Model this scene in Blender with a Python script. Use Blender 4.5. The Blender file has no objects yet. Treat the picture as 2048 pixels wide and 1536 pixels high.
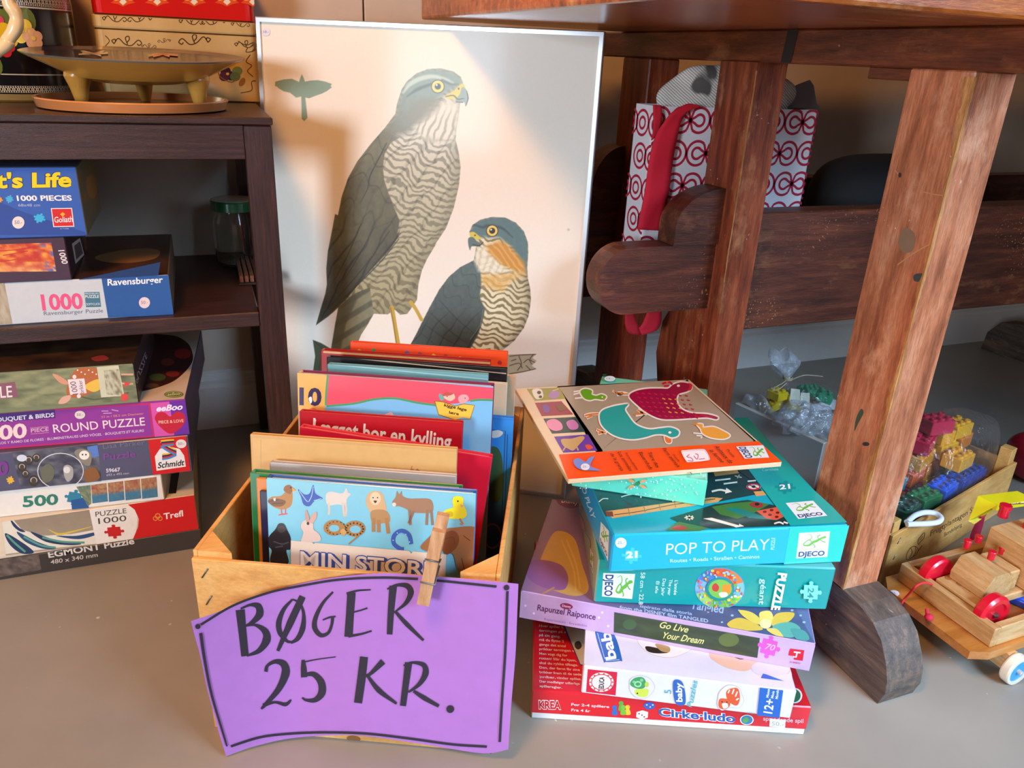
import bpy, bmesh, math, random
import numpy as np
from mathutils import Vector, Matrix

random.seed(7)
rng = np.random.default_rng(7)
S = bpy.context.scene
COL = S.collection

# ---------------------------------------------------------------- camera, light, exposure
FPX, PITCH, ROLL, YAW, EYE = 1555.76, 0.399715, -0.0477715, 0.383996, 0.72


def cam_axes():
    cy, sy = math.cos(YAW), math.sin(YAW)
    f = np.array([sy * math.cos(PITCH), cy * math.cos(PITCH), -math.sin(PITCH)])
    r = np.array([cy, -sy, 0.0])
    d = np.cross(f, r)
    c, s = math.cos(ROLL), math.sin(ROLL)
    return c * r + s * d, -s * r + c * d, f


RT, DN, FW = cam_axes()
CAM = np.array([0.0, 0.0, EYE])
cd = bpy.data.cameras.new('camera')
cd.sensor_fit = 'HORIZONTAL'
cd.sensor_width = 36.0
cd.lens = FPX / 2048 * 36.0
cd.clip_start = 0.02
cam = bpy.data.objects.new('camera', cd)
COL.objects.link(cam)
cam.matrix_world = Matrix(((RT[0], -DN[0], -FW[0], 0), (RT[1], -DN[1], -FW[1], 0), (RT[2], -DN[2], -FW[2], EYE), (0, 0, 0, 1)))
S.camera = cam

W = bpy.data.worlds.new('world')
S.world = W
W.use_nodes = True
W.node_tree.nodes['Background'].inputs[0].default_value = (1.0, 0.84, 0.70, 1)
W.node_tree.nodes['Background'].inputs[1].default_value = 0.075


def area(name, loc, target, sx, sy, power, col, spread=180):
    l = bpy.data.lights.new(name, 'AREA')
    l.shape = 'RECTANGLE'
    l.size, l.size_y = sx, sy
    l.energy = power
    l.color = col
    l.spread = math.radians(spread)
    o = bpy.data.objects.new(name, l)
    COL.objects.link(o)
    o.location = loc
    o.rotation_euler = (Vector(target) - Vector(loc)).to_track_quat('-Z', 'Y').to_euler()
    return o


area('window_light_left', (-2.05, -1.1, 0.88), (0.4, 1.1, 0.4), 0.6, 0.65, 70, (0.76, 0.87, 1.0))
area('window_light_front', (1.05, -0.95, 1.25), (0.74, 0.42, 0.05), 0.6, 0.7, 8.4, (0.46, 0.71, 1.0), 62)
area('doorway_light_right', (1.7, -0.9, 1.1), (0.7, 0.5, 0.0), 0.8, 0.8, 3.5, (0.56, 0.76, 1.0), 70)
area('ceiling_lamp_warm', (-0.40, 0.2, 1.80), (0.0, 0.95, 0.1), 0.3, 0.3, 24, (1.0, 0.45, 0.12))

S.view_settings.view_transform = 'Standard'
S.view_settings.look = 'None'
S.view_settings.gamma = 1.0
S.view_settings.use_curve_mapping = False
S.view_settings.exposure = 0.0


# ---------------------------------------------------------------- photo-point helpers
def ray(px, py):
    return RT * ((px - 1024) / FPX) + DN * ((py - 768) / FPX) + FW


def on_plane(px, py, p0, n):
    d = ray(px, py)
    return CAM + d * (np.dot(np.asarray(p0, float) - CAM, n) / np.dot(d, n))


def at_z(px, py, z):
    return on_plane(px, py, (0, 0, z), np.array([0, 0, 1.0]))


def at_y(px, py, y):
    return on_plane(px, py, (0, y, 0), np.array([0, 1.0, 0]))


def at_x(px, py, x):
    return on_plane(px, py, (x, 0, 0), np.array([1.0, 0, 0]))


def proj(p):
    v = np.asarray(p, float) - CAM
    return 1024 + FPX * np.dot(RT, v) / np.dot(FW, v), 768 + FPX * np.dot(DN, v) / np.dot(FW, v)


class Zm:
    """a traced detail: its own units -> photograph points"""
    def __init__(self, ox, oy, s):
        self.o = (ox, oy, s)

    def __call__(self, x, y):
        return (self.o[0] + x * self.o[2], self.o[1] + y * self.o[2])

    def l(self, pts):
        return [self(*p) for p in pts]


zA = Zm(1020, 700, .3418)
zB = Zm(1020, 1040, .3418)
zC = Zm(0, 660, .33860)
zD = Zm(0, 300, .29297)
zE = Zm(0, 0, .27344)
zF = Zm(480, 0, .37109)
zG = Zm(560, 400, .3125)
zK = Zm(380, 660, .3418)
zS = Zm(360, 1020, .35156)
zR = Zm(1160, 0, .24414)
zQ = Zm(1160, 360, .27337)
zW = Zm(1740, 960, .15039)
zV = Zm(1740, 1120, .15039)
zL = Zm(1400, 640, .31905)
zP = Zm(0, 0, 1)


# ---------------------------------------------------------------- materials
def lin(c):
    if isinstance(c, str):
        c = c.lstrip('#')
        c = [int(c[i:i + 2], 16) for i in (0, 2, 4)]
    c = [v / 255.0 for v in c[:3]]
    return tuple(v / 12.92 if v <= .04045 else ((v + .055) / 1.055) ** 2.4 for v in c)


def lin_np(a):
    a = np.clip(np.asarray(a, float) / 255.0, 0, 1)
    return np.where(a <= .04045, a / 12.92, ((a + .055) / 1.055) ** 2.4)


def new_mat(name):
    m = bpy.data.materials.new(name)
    m.use_nodes = True
    nt = m.node_tree
    b = nt.nodes['Principled BSDF']
    return m, nt, b


def node(nt, t, **kw):
    n = nt.nodes.new(t)
    for k, v in kw.items():
        setattr(n, k, v)
    return n


def ramp(nt, stops):
    n = nt.nodes.new('ShaderNodeValToRGB')
    e = n.color_ramp.elements
    while len(e) < len(stops):
        e.new(0.5)
    for i, (p, c) in enumerate(stops):
        e[i].position = p
        e[i].color = (*c, 1) if len(c) == 3 else c
    return n


def noise(nt, scale, detail=3, rough=.5, vec=None, mscale=None, dim='3D'):
    n = nt.nodes.new('ShaderNodeTexNoise')
    n.inputs['Scale'].default_value = scale
    n.inputs['Detail'].default_value = detail
    n.inputs['Roughness'].default_value = rough
    if vec is not None:
        if mscale is not None:
            mp = nt.nodes.new('ShaderNodeMapping')
            mp.inputs['Scale'].default_value = mscale
            nt.links.new(vec, mp.inputs[0])
            vec = mp.outputs[0]
        nt.links.new(vec, n.inputs['Vector'])
    return n


def mix(nt, fac, a, b, mode='MIX'):
    n = nt.nodes.new('ShaderNodeMix')
    n.data_type = 'RGBA'
    n.blend_type = mode
    for s, v in ((n.inputs[0], fac), (n.inputs[6], a), (n.inputs[7], b)):
        if hasattr(v, 'links'):
            nt.links.new(v, s)
        elif isinstance(v, (int, float)):
            s.default_value = v
        else:
            s.default_value = (*v[:3], 1)
    return n.outputs[2]


def bump(nt, b, height, strength=.2, dist=.002):
    n = nt.nodes.new('ShaderNodeBump')
    n.inputs['Strength'].default_value = strength
    n.inputs['Distance'].default_value = dist
    nt.links.new(height, n.inputs['Height'])
    nt.links.new(n.outputs[0], b.inputs['Normal'])


def obj_coord(nt):
    return nt.nodes.new('ShaderNodeTexCoord').outputs['Object']


def card_mat(name, rough=.42, coat=.0, wear=.05, scale=90):
    """printed card, paper or painted plastic: the print is in the colour attribute"""
    m, nt, b = new_mat(name)
    a = node(nt, 'ShaderNodeAttribute', attribute_name='Col')
    n = noise(nt, scale, 3, .6, obj_coord(nt))
    r = ramp(nt, [(.35, (1 - wear,) * 3), (.65, (1, 1, 1))])
    nt.links.new(n.outputs[0], r.inputs[0])
    nt.links.new(mix(nt, 1.0, a.outputs[0], r.outputs[0], 'MULTIPLY'), b.inputs['Base Color'])
    b.inputs['Roughness'].default_value = rough
    b.inputs['Coat Weight'].default_value = coat
    b.inputs['Coat Roughness'].default_value = .12
    return m


def plain_mat(name, col, rough=.5, metal=0, wear=.08, scale=60, bmp=0, coat=0):
    m, nt, b = new_mat(name)
    c = lin(col)
    n = noise(nt, scale, 4, .6, obj_coord(nt))
    r = ramp(nt, [(.3, tuple(v * (1 - wear) for v in c)), (.7, tuple(min(1, v * (1 + wear * .5)) for v in c))])
    nt.links.new(n.outputs[0], r.inputs[0])
    nt.links.new(r.outputs[0], b.inputs['Base Color'])
    b.inputs['Roughness'].default_value = rough
    b.inputs['Metallic'].default_value = metal
    b.inputs['Coat Weight'].default_value = coat
    if bmp:
        bump(nt, b, n.outputs[0], bmp)
    return m


def wood_mat(name, c0, c1, c2, axis, scale=9, stretch=14, rough=.45, fine=.35, worn=None, speck=None, bmp=.25, coat=0):
    """grain runs along axis; worn = pale colour in scuffed patches; speck = colour of scattered chips"""
    m, nt, b = new_mat(name)
    oc = obj_coord(nt)
    sc = [1.0 * stretch] * 3
    sc['xyz'.index(axis)] = 1.0
    n1 = noise(nt, scale, 5, .6, oc, sc)
    n2 = noise(nt, scale * 5, 3, .7, oc, [v * 1.4 for v in sc])
    n3 = noise(nt, 5, 3, .5, oc)
    r = ramp(nt, [(.28, lin(c0)), (.5, lin(c1)), (.74, lin(c2))])
    nt.links.new(n1.outputs[0], r.inputs[0])
    r2 = ramp(nt, [(.38, (1 - fine,) * 3), (.6, (1, 1, 1))])
    nt.links.new(n2.outputs[0], r2.inputs[0])
    c = mix(nt, 1.0, r.outputs[0], r2.outputs[0], 'MULTIPLY')
    r3 = ramp(nt, [(.3, (.72, .72, .72)), (.7, (1.12, 1.12, 1.12))])
    nt.links.new(n3.outputs[0], r3.inputs[0])
    c = mix(nt, 1.0, c, r3.outputs[0], 'MULTIPLY')
    if worn:
        n4 = noise(nt, 7, 8, .72, oc, [v ** .35 for v in sc])
        r4 = ramp(nt, [(.56, (0, 0, 0)), (.72, (.7, .7, .7))])
        nt.links.new(n4.outputs[0], r4.inputs[0])
        c = mix(nt, r4.outputs[0], c, lin(worn))
    if speck:
        v = nt.nodes.new('ShaderNodeTexVoronoi')
        v.inputs['Scale'].default_value = speck[1]
        nt.links.new(oc, v.inputs['Vector'])
        r5 = ramp(nt, [(speck[2], (1, 1, 1)), (speck[2] + .05, (0, 0, 0))])
        n6 = noise(nt, 18, 2, .5, oc)
        ms = nt.nodes.new('ShaderNodeVectorMath')
        ms.operation = 'MULTIPLY_ADD'
        nt.links.new(n6.outputs['Color'], ms.inputs[0])
        ms.inputs[1].default_value = (.05, .05, .05)
        nt.links.new(oc, ms.inputs[2])
        nt.links.new(ms.outputs[0], v.inputs['Vector'])
        nt.links.new(v.outputs['Distance'], r5.inputs[0])
        n7 = noise(nt, speck[3], 2, .5, oc)
        r7 = ramp(nt, [(.54, (0, 0, 0)), (.66, (.85, .85, .85))])
        nt.links.new(n7.outputs[0], r7.inputs[0])
        c = mix(nt, mix(nt, 1.0, r5.outputs[0], r7.outputs[0], 'MULTIPLY'), c, lin(speck[0]))
    nt.links.new(c, b.inputs['Base Color'])
    b.inputs['Roughness'].default_value = rough
    b.inputs['Coat Weight'].default_value = coat
    b.inputs['Coat Roughness'].default_value = .25
    bump(nt, b, n2.outputs[0], bmp, .0015)
    return m


M = {}
M['card'] = card_mat('printed_card', .42, .15)
M['gloss'] = card_mat('glossy_printed_card', .26, .5, .03)
M['matte'] = card_mat('matte_print', .7, 0, .05)
M['paint'] = card_mat('painted_toy', .3, .3, .03)
M['plastic'] = card_mat('coloured_plastic', .28, .3, .03)
M['fabric'] = card_mat('woven_fabric', .8, 0, .08, 400)


# ---------------------------------------------------------------- mesh builder
class MB:
    def __init__(self):
        self.v, self.f, self.c, self.m, self.s = [], [], [], [], []

    def add(self, verts, faces, col=(1, 1, 1), mat=0, smooth=False):
        b = len(self.v)
        self.v.extend([tuple(map(float, p)) for p in verts])
        percorner = isinstance(col, list)
        for i, f in enumerate(faces):
            self.f.append([b + k for k in f])
            self.c.append(col[i] if percorner else col)
            self.m.append(mat)
            self.s.append(smooth)

    def box(self, O, ex, ey, ez, w, d, h, cols, bev=.0012, mat=0, seg=1):
        """box from its front-left-bottom corner; cols: one colour or dict of face colours"""
        bm = bmesh.new()
        bmesh.ops.create_cube(bm, size=1.0)
        for v in bm.verts:
            v.co = Vector(((v.co.x + .5) * w, (v.co.y + .5) * d, (v.co.z + .5) * h))
        if bev:
            bmesh.ops.bevel(bm, geom=list(bm.edges), offset=min(bev, .3 * min(w, d, h)), segments=seg, affect='EDGES', profile=.6)
        bm.normal_update()
        O, ex, ey, ez = (np.asarray(a, float) for a in (O, ex, ey, ez))
        vs = [O + ex * v.co.x + ey * v.co.y + ez * v.co.z for v in bm.verts]
        bm.verts.index_update()
        fs, cc = [], []
        for f in bm.faces:
            fs.append([v.index for v in f.verts])
            n = f.normal
            k = max(range(3), key=lambda i: abs(n[i]))
            nm = (('left', 'right'), ('front', 'back'), ('bottom', 'top'))[k][n[k] > 0]
            c = cols.get(nm, cols.get('all')) if isinstance(cols, dict) else cols
            cc.append(lin(c))
        bm.free()
        self.add(vs, fs, cc, mat)

    def abox(self, x0, y0, z0, x1, y1, z1, col='ffffff', bev=.002, mat=0, seg=1):
        self.box((x0, y0, z0), (1, 0, 0), (0, 1, 0), (0, 0, 1), x1 - x0, y1 - y0, z1 - z0, col, bev, mat, seg)

    def prism(self, pts, ext, col='ffffff', mat=0, smooth=False):
        """closed 3-D outline pushed along ext"""
        n = len(pts)
        a = [np.asarray(p, float) for p in pts]
        e = np.asarray(ext, float)
        vs = a + [p + e for p in a]
        fs = [list(range(n))[::-1], list(range(n, 2 * n))] + [[i, (i + 1) % n, n + (i + 1) % n, n + i] for i in range(n)]
        self.add(vs, fs, lin(col), mat, False)

    def tube(self, pts, r, seg=10, col='ffffff', mat=0, cap=True, squash=1.0):
        P = [np.asarray(p, float) for p in pts]
        n = len(P)
        rs = r if isinstance(r, (list, tuple)) else [r] * n
        vs, fs = [], []
        up = np.array([0, 0, 1.0])
        last = None
        for i in range(n):
            t = P[min(i + 1, n - 1)] - P[max(i - 1, 0)]
            t = t / (np.linalg.norm(t) + 1e-12)
            a = np.cross(t, up if abs(t[2]) < .95 else np.array([1.0, 0, 0]))
            if last is not None:
                a = last - t * np.dot(last, t)
            a = a / (np.linalg.norm(a) + 1e-12)
            last = a
            b2 = np.cross(t, a)
            for k in range(seg):
                th = 2 * math.pi * k / seg
                vs.append(P[i] + rs[i] * (math.cos(th) * a + squash * math.sin(th) * b2))
        for i in range(n - 1):
            for k in range(seg):
                k2 = (k + 1) % seg
                fs.append([i * seg + k, i * seg + k2, (i + 1) * seg + k2, (i + 1) * seg + k])
        self.add(vs, fs, lin(col), mat, True)
        if cap:
            self.add(vs[:seg], [list(range(seg))[::-1]], lin(col), mat)
            self.add(vs[-seg:], [list(range(seg))], lin(col), mat)

    def lathe(self, prof, O, seg=48, cols='ffffff', axis=(0, 0, 1), mat=0, smooth=True):
        """prof: (radius, height) list; cols one colour or one per band"""
        O = np.asarray(O, float)
        az = np.asarray(axis, float)
        az = az / np.linalg.norm(az)
        ax = np.cross(az, (0, 1.0, 0) if abs(az[1]) < .9 else (1.0, 0, 0))
        ax = ax / np.linalg.norm(ax)
        ay = np.cross(az, ax)
        n = len(prof)
        vs = []
        for r, h in prof:
            for k in range(seg):
                th = 2 * math.pi * k / seg
                vs.append(O + az * h + ax * (r * math.cos(th)) + ay * (r * math.sin(th)))
        for i in range(n - 1):
            c = cols if isinstance(cols, str) else cols[i]
            b = [vs[i * seg + k] for k in range(seg)] + [vs[(i + 1) * seg + k] for k in range(seg)]
            self.add(b, [[k, (k + 1) % seg, seg + (k + 1) % seg, seg + k] for k in range(seg)], lin(c), mat, smooth)
        for i, flip in ((0, True), (n - 1, False)):
            if prof[i][0] > 1e-5:
                ring = vs[i * seg:(i + 1) * seg]
                c = cols if isinstance(cols, str) else cols[0 if i == 0 else -1]
                self.add(ring, [list(range(seg))[::-1] if flip else list(range(seg))], lin(c), mat)

    def sheet(self, P, cols='ffffff', mat=0, smooth=True):
        """P[j][i] grid of points"""
        P = np.asarray(P, float)
        nj, ni = P.shape[:2]
        vs = P.reshape(-1, 3)
        fs = [[j * ni + i, j * ni + i + 1, (j + 1) * ni + i + 1, (j + 1) * ni + i] for j in range(nj - 1) for i in range(ni - 1)]
        self.add(vs, fs, lin(cols), mat, smooth)

    def build(self, name, mats, parent=None, org=None, solid=0, subdiv=0):
        if not isinstance(mats, (list, tuple)):
            mats = [mats]
        V = np.array(self.v, dtype=float).reshape(-1, 3)
        if parent is not None:
            o0 = np.array(parent['_org'][:])
        else:
            o0 = np.array(org if org is not None else (V[:, 0].mean(), V[:, 1].mean(), V[:, 2].min()))
        me = bpy.data.meshes.new(name)
        me.from_pydata((V - o0).tolist(), [], self.f)
        for mm in mats:
            me.materials.append(mm)
        me.polygons.foreach_set('material_index', self.m)
        me.polygons.foreach_set('use_smooth', self.s)
        at = me.color_attributes.new('Col', 'FLOAT_COLOR', 'CORNER')
        buf = []
        for f, c in zip(self.f, self.c):
            if isinstance(c[0], (tuple, list)) or (hasattr(c[0], '__len__')):
                for q in c:
                    buf.extend((q[0], q[1], q[2], 1.0))
            else:
                buf.extend((c[0], c[1], c[2], 1.0) * len(f))
        at.data.foreach_set('color', buf)
        me.update()
        o = bpy.data.objects.new(name, me)
        COL.objects.link(o)
        if parent is not None:
            o.parent = parent
        else:
            o.location = o0
        o['_org'] = [float(x) for x in o0]
        if solid:
            md = o.modifiers.new('thickness', 'SOLIDIFY')
            md.thickness = solid
            md.offset = 0
        if subdiv:
            md = o.modifiers.new('smooth', 'SUBSURF')
            md.levels = md.render_levels = subdiv
        return o


def thing(name, label, cat, loc, group=None):
    o = bpy.data.objects.new(name, None)
    COL.objects.link(o)
    o.location = [float(x) for x in loc]
    o.empty_display_size = .02
    o['_org'] = [float(x) for x in loc]
    return tag(o, label, cat, group)


def tag(o, label, cat, group=None, kind=None):
    o['label'] = label
    o['category'] = cat
    if group:
        o['group'] = group
    if kind:
        o['kind'] = kind
    return o


def struct(o, label=None):
    o['kind'] = 'structure'
    if label:
        o['label'] = label
    return o


# ---------------------------------------------------------------- prints on flat faces
def smooth_closed(pts, n=6):
    P = np.asarray(pts, float)
    m = len(P)
    out = []
    for i in range(m):
        p0, p1, p2, p3 = P[i - 1], P[i], P[(i + 1) % m], P[(i + 2) % m]
        for k in range(n):
            t = k / n
            out.append(.5 * ((2 * p1) + (-p0 + p2) * t + (2 * p0 - 5 * p1 + 4 * p2 - p3) * t * t + (-p0 + 3 * p1 - 3 * p2 + p3) * t ** 3))
    return out


def smooth_open(pts, n=6):
    P = np.asarray(pts, float)
    if len(P) < 3:
        return [P[0] + (P[-1] - P[0]) * k / n for k in range(n + 1)]
    Q = np.vstack([2 * P[0] - P[1], P, 2 * P[-1] - P[-2]])
    out = []
    for i in range(1, len(Q) - 2):
        p0, p1, p2, p3 = Q[i - 1], Q[i], Q[i + 1], Q[i + 2]
        for k in range(n):
            t = k / n
            out.append(.5 * ((2 * p1) + (-p0 + p2) * t + (2 * p0 - 5 * p1 + 4 * p2 - p3) * t * t + (-p0 + 3 * p1 - 3 * p2 + p3) * t ** 3))
    out.append(P[-1])
    return out


_TXT = {}


def text_mesh(s, bold=0.0, font_shear=0.0):
    key = (s, bold, font_shear)
    if key not in _TXT:
        cu = bpy.data.curves.new('t', 'FONT')
        cu.body = s
        cu.offset = bold
        cu.shear = font_shear
        cu.resolution_u = 3
        ob = bpy.data.objects.new('t', cu)
        me = bpy.data.meshes.new_from_object(ob)
        V = np.array([v.co[:2] for v in me.vertices]).reshape(-1, 2)
        Fc = [list(p.vertices) for p in me.polygons]
        bpy.data.objects.remove(ob)
        bpy.data.curves.remove(cu)
        bpy.data.meshes.remove(me)
        if len(V):
            V[:, 0] -= V[:, 0].min()
            V[:, 0] /= max(V[:, 0].max(), 1e-6)
        _TXT[key] = (V, Fc)
    return _TXT[key]


def clip_rect(poly, W_, H_):
    def cut(P, ax, val, sign):
        out = []
        for i in range(len(P)):
            a, b = P[i], P[(i + 1) % len(P)]
            ia, ib = sign * (a[ax] - val) >= 0, sign * (b[ax] - val) >= 0
            if ia:
                out.append(a)
            if ia != ib:
                t = (val - a[ax]) / (b[ax] - a[ax])
                out.append((a[0] + (b[0] - a[0]) * t, a[1] + (b[1] - a[1]) * t))
        return out
    for ax, val, sg in ((0, 0, 1), (0, W_, -1), (1, 0, 1), (1, H_, -1)):
        if len(poly) < 3:
            return []
        poly = cut(poly, ax, val, sg)
    return poly


class Face:
    """a flat printed face. Shapes are given as photograph points (through a Zm) and land on the face's plane."""
    STEP = 2.2e-5

    def __init__(self, mb, O, eu, ev, W_, H_, z=None, mat=0):
        self.mb, self.O = mb, np.asarray(O, float)
        self.eu, self.ev = np.asarray(eu, float), np.asarray(ev, float)
        self.n = np.cross(self.eu, self.ev)
        self.W, self.H, self.k, self.z, self.mat = W_, H_, 6, z or zP, mat
        self.margin = .0

    def uv(self, p, raw=False):
        if not raw:
            p = self.z(*p)
        q = on_plane(p[0], p[1], self.O, self.n) - self.O
        return (float(np.dot(q, self.eu)), float(np.dot(q, self.ev)))

    def put(self, polys, col):
        """polys in (u, v)"""
        self.k += 1
        off = self.n * (self.k * self.STEP)
        vs, fs = [], []
        for P in polys:
            P = clip_rect([tuple(q) for q in P], self.W, self.H)
            if len(P) < 3:
                continue
            b = len(vs)
            vs.extend([self.O + self.eu * u + self.ev * v + off for u, v in P])
            fs.append(list(range(b, b + len(P))))
        if fs:
            c = lin(col)
            # make every polygon face outwards
            g = []
            for f in fs:
                a = sum(np.dot(np.cross(vs[f[i]] - vs[f[0]], vs[f[(i + 1) % len(f)]] - vs[f[0]]), self.n) for i in range(len(f)))
                g.append(f if a > 0 else f[::-1])
            self.mb.add(vs, g, c, self.mat)

    def poly(self, pts, col):
        self.put([[self.uv(p) for p in pts]], col)

    def blob(self, pts, col, outline=None, ow=0):
        sp = smooth_closed(pts)
        if outline:
            self.stroke(list(sp) + [sp[0]], ow, outline, sm=False)
        self.put([[self.uv(p) for p in sp]], col)

    def ell(self, c, rx, ry, col, rot=0, n=22):
        cr, sr = math.cos(rot), math.sin(rot)
        P = []
        for k in range(n):
            a = 2 * math.pi * k / n
            x, y = rx * math.cos(a), ry * math.sin(a)
            P.append((c[0] + x * cr - y * sr, c[1] + x * sr + y * cr))
        self.put([[self.uv(p) for p in P]], col)

    def ring(self, c, r, w, col, ry=None, n=28):
        ry = ry or r
        self.stroke([(c[0] + r * math.cos(2 * math.pi * k / n), c[1] + ry * math.sin(2 * math.pi * k / n)) for k in range(n + 1)], w, col, sm=False)

    def stroke(self, pts, w, col, sm=True):
        self.put(self.stroke_polys(pts, w, sm), col)

    def stroke_polys(self, pts, w, sm=True):
        n0 = len(pts)
        ws = list(w) if isinstance(w, (list, tuple)) else [w] * n0
        P = np.asarray(smooth_open(pts, 6) if sm and n0 > 2 else pts, float)
        m = len(P)
        wi = np.interp(np.linspace(0, n0 - 1, m), range(n0), ws)
        L, R_ = [], []
        for i in range(m):
            t = P[min(i + 1, m - 1)] - P[max(i - 1, 0)]
            t = t / (np.linalg.norm(t) + 1e-9)
            nn = np.array([-t[1], t[0]]) * wi[i] / 2
            L.append(self.uv(P[i] + nn))
            R_.append(self.uv(P[i] - nn))
        return [[L[i], L[i + 1], R_[i + 1], R_[i]] for i in range(m - 1)]

    def strokes(self, many, w, col, sm=True):
        out = []
        for s in many:
            out.extend(self.stroke_polys(s, w, sm))
        self.put(out, col)

    def text(self, s, p0, p1, top, col, bold=0.0, outline=None, ob=.03, shear=0.0):
        """s runs from p0 to p1 along its baseline; top = the cap-height point above p0 (photo points)"""
        a, b, t = (np.array(self.uv(p)) for p in (p0, p1, top))
        eu, ev = b - a, (t - a) / .72
        for bd, c in (((bold + ob, outline), (bold, col)) if outline else ((bold, col),)):
            V, Fc = text_mesh(s, bd, shear)
            if not len(V):
                return
            Q = [a + eu * x + ev * y for x, y in V]
            self.put([[tuple(Q[i]) for i in f] for f in Fc], c)

    def uvrect(self, u0, v0, u1, v1, col):
        self.put([[(u0, v0), (u1, v0), (u1, v1), (u0, v1)]], col)

    def fill(self, col):
        self.uvrect(0, 0, self.W, self.H, col)

    def grid(self, quad, nx, ny, fn):
        """soft-edged picture: quad = four corners (tl, tr, br, bl); fn(s, t) -> colours 0-255, s right, t down"""
        self.k += 1
        off = self.n * (self.k * self.STEP)
        q = [np.array(self.uv(p)) for p in quad]
        s, t = np.meshgrid(np.linspace(0, 1, nx + 1), np.linspace(0, 1, ny + 1))
        c = lin_np(fn(s, t))
        UV = ((1 - s) * (1 - t))[..., None] * q[0] + (s * (1 - t))[..., None] * q[1] + (s * t)[..., None] * q[2] + ((1 - s) * t)[..., None] * q[3]
        UV[..., 0] = np.clip(UV[..., 0], 0, self.W)
        UV[..., 1] = np.clip(UV[..., 1], 0, self.H)
        P = self.O + UV[..., 0:1] * self.eu + UV[..., 1:2] * self.ev + off
        vs = P.reshape(-1, 3)
        cc = c.reshape(-1, 3)
        fs, fc = [], []
        for j in range(ny):
            for i in range(nx):
                a = j * (nx + 1) + i
                f = [a, a + nx + 1, a + nx + 2, a + 1]
                fs.append(f)
                fc.append([tuple(cc[k]) for k in f])
        self.mb.add(vs, fs, fc, self.mat)

    def jigsaw(self, c, r, col, rot=0.0, sy=1.0):
        P = []
        for k in range(4):
            a = rot + k * math.pi / 2
            for dx, dy in ((-1, -1), (-.35, -1), (-.22, -1.12), (-.34, -1.35), (-.12, -1.55), (.12, -1.55), (.34, -1.35), (.22, -1.12), (.35, -1)):
                x, y = dx * .62 * r, dy * .62 * r
                P.append((c[0] + x * math.cos(a) - y * math.sin(a), c[1] + (x * math.sin(a) + y * math.cos(a)) * sy))
        self.put([[self.uv(p) for p in P]], col)

    def gecko(self, quad, col='6cb33e'):
        """small lizard inside quad (tl, tr, br, bl)"""
        q = [np.array(p, float) for p in quad]

        def m(s, t):
            return tuple((1 - s) * (1 - t) * q[0] + s * (1 - t) * q[1] + s * t * q[2] + (1 - s) * t * q[3])
        h = np.linalg.norm(q[3] - q[0])
        self.stroke([m(.08, .1), m(.3, .02), m(.38, .3), m(.2, .5), m(.1, .75), m(.3, .8), m(.45, .6), m(.6, .5), m(.75, .35), m(.85, .3)],
                    [h * .02, h * .04, h * .05, h * .06, h * .08, h * .13, h * .17, h * .17, h * .12, h * .15], col)
        self.ell(m(.88, .28), h * .11, h * .08, col)
        for a, b, c in (((.4, .65), (.35, .45), (.25, .42)), ((.45, .7), (.55, .9), (.5, .97)), ((.68, .45), (.6, .2), (.7, .12)), ((.72, .45), (.85, .6), (.93, .62))):
            self.stroke([m(*a), m(*b), m(*c)], h * .06, col)


class Crate:
    """an oriented box with printable faces, standing at photo points"""
    def __init__(self, O, ang, w, d, h):
        self.O = np.asarray(O, float)
        c, s = math.cos(ang), math.sin(ang)
        self.ex, self.ey, self.ez = np.array([c, s, 0]), np.array([-s, c, 0]), np.array([0, 0, 1.0])
        self.w, self.d, self.h = w, d, h

    def pt(self, x, y, z):
        return self.O + self.ex * x + self.ey * y + self.ez * z

    def mesh(self, mb, cols, bev=.0012, mat=0):
        mb.box(self.O, self.ex, self.ey, self.ez, self.w, self.d, self.h, cols, bev, mat)

    def face(self, mb, which, z=None, mat=0):
        if which == 'front':
            return Face(mb, self.O, self.ex, self.ez, self.w, self.h, z, mat)
        if which == 'right':
            return Face(mb, self.pt(self.w, 0, 0), self.ey, self.ez, self.d, self.h, z, mat)
        if which == 'left':
            return Face(mb, self.pt(0, self.d, 0), -self.ey, self.ez, self.d, self.h, z, mat)
        return Face(mb, self.pt(0, 0, self.h), self.ex, self.ey, self.w, self.d, z, mat)


def fnoise(s, t, seed=0, freq=6, octv=4):
    """cheap smooth value noise on arrays"""
    r = np.random.default_rng(seed)
    out = np.zeros_like(s)
    amp = 1.0
    tot = 0
    for o in range(octv):
        n = int(freq * 2 ** o) + 2
        g = r.random((n + 1, n + 1))
        x, y = s * (n - 1), t * (n - 1)
        i, j = np.clip(x.astype(int), 0, n - 1), np.clip(y.astype(int), 0, n - 1)
        fx, fy = x - i, y - j
        fx, fy = fx * fx * (3 - 2 * fx), fy * fy * (3 - 2 * fy)
        out += amp * ((g[j, i] * (1 - fx) + g[j, i + 1] * fx) * (1 - fy) + (g[j + 1, i] * (1 - fx) + g[j + 1, i + 1] * fx) * fy)
        tot += amp
        amp *= .5
    return out / tot


def lerp(a, b, f):
    a, b = np.asarray(a, float), np.asarray(b, float)
    return a + (b - a) * np.clip(f, 0, 1)[..., None]


def sticker(face, mb_parent_obj, c, r, txt='50.-', ry=None, ink='4a4a9a', bg='e8e4e0', name='price_sticker', label='round white price sticker'):
    """a stuck-on price dot: a part of its own"""
    mb = MB()
    f = Face(mb, face.O + face.n * (face.k * face.STEP + 2e-4), face.eu, face.ev, face.W, face.H, face.z)
    f.ell(c, r, ry or r, bg)
    ry = ry or r
    f.text(txt, (c[0] - .62 * r, c[1] + .25 * ry), (c[0] + .62 * r, c[1] + .2 * ry), (c[0] - .6 * r, c[1] - .35 * ry), ink)
    o = mb.build(name, M['matte'], mb_parent_obj)
    o['label'] = label
    return o

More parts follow.
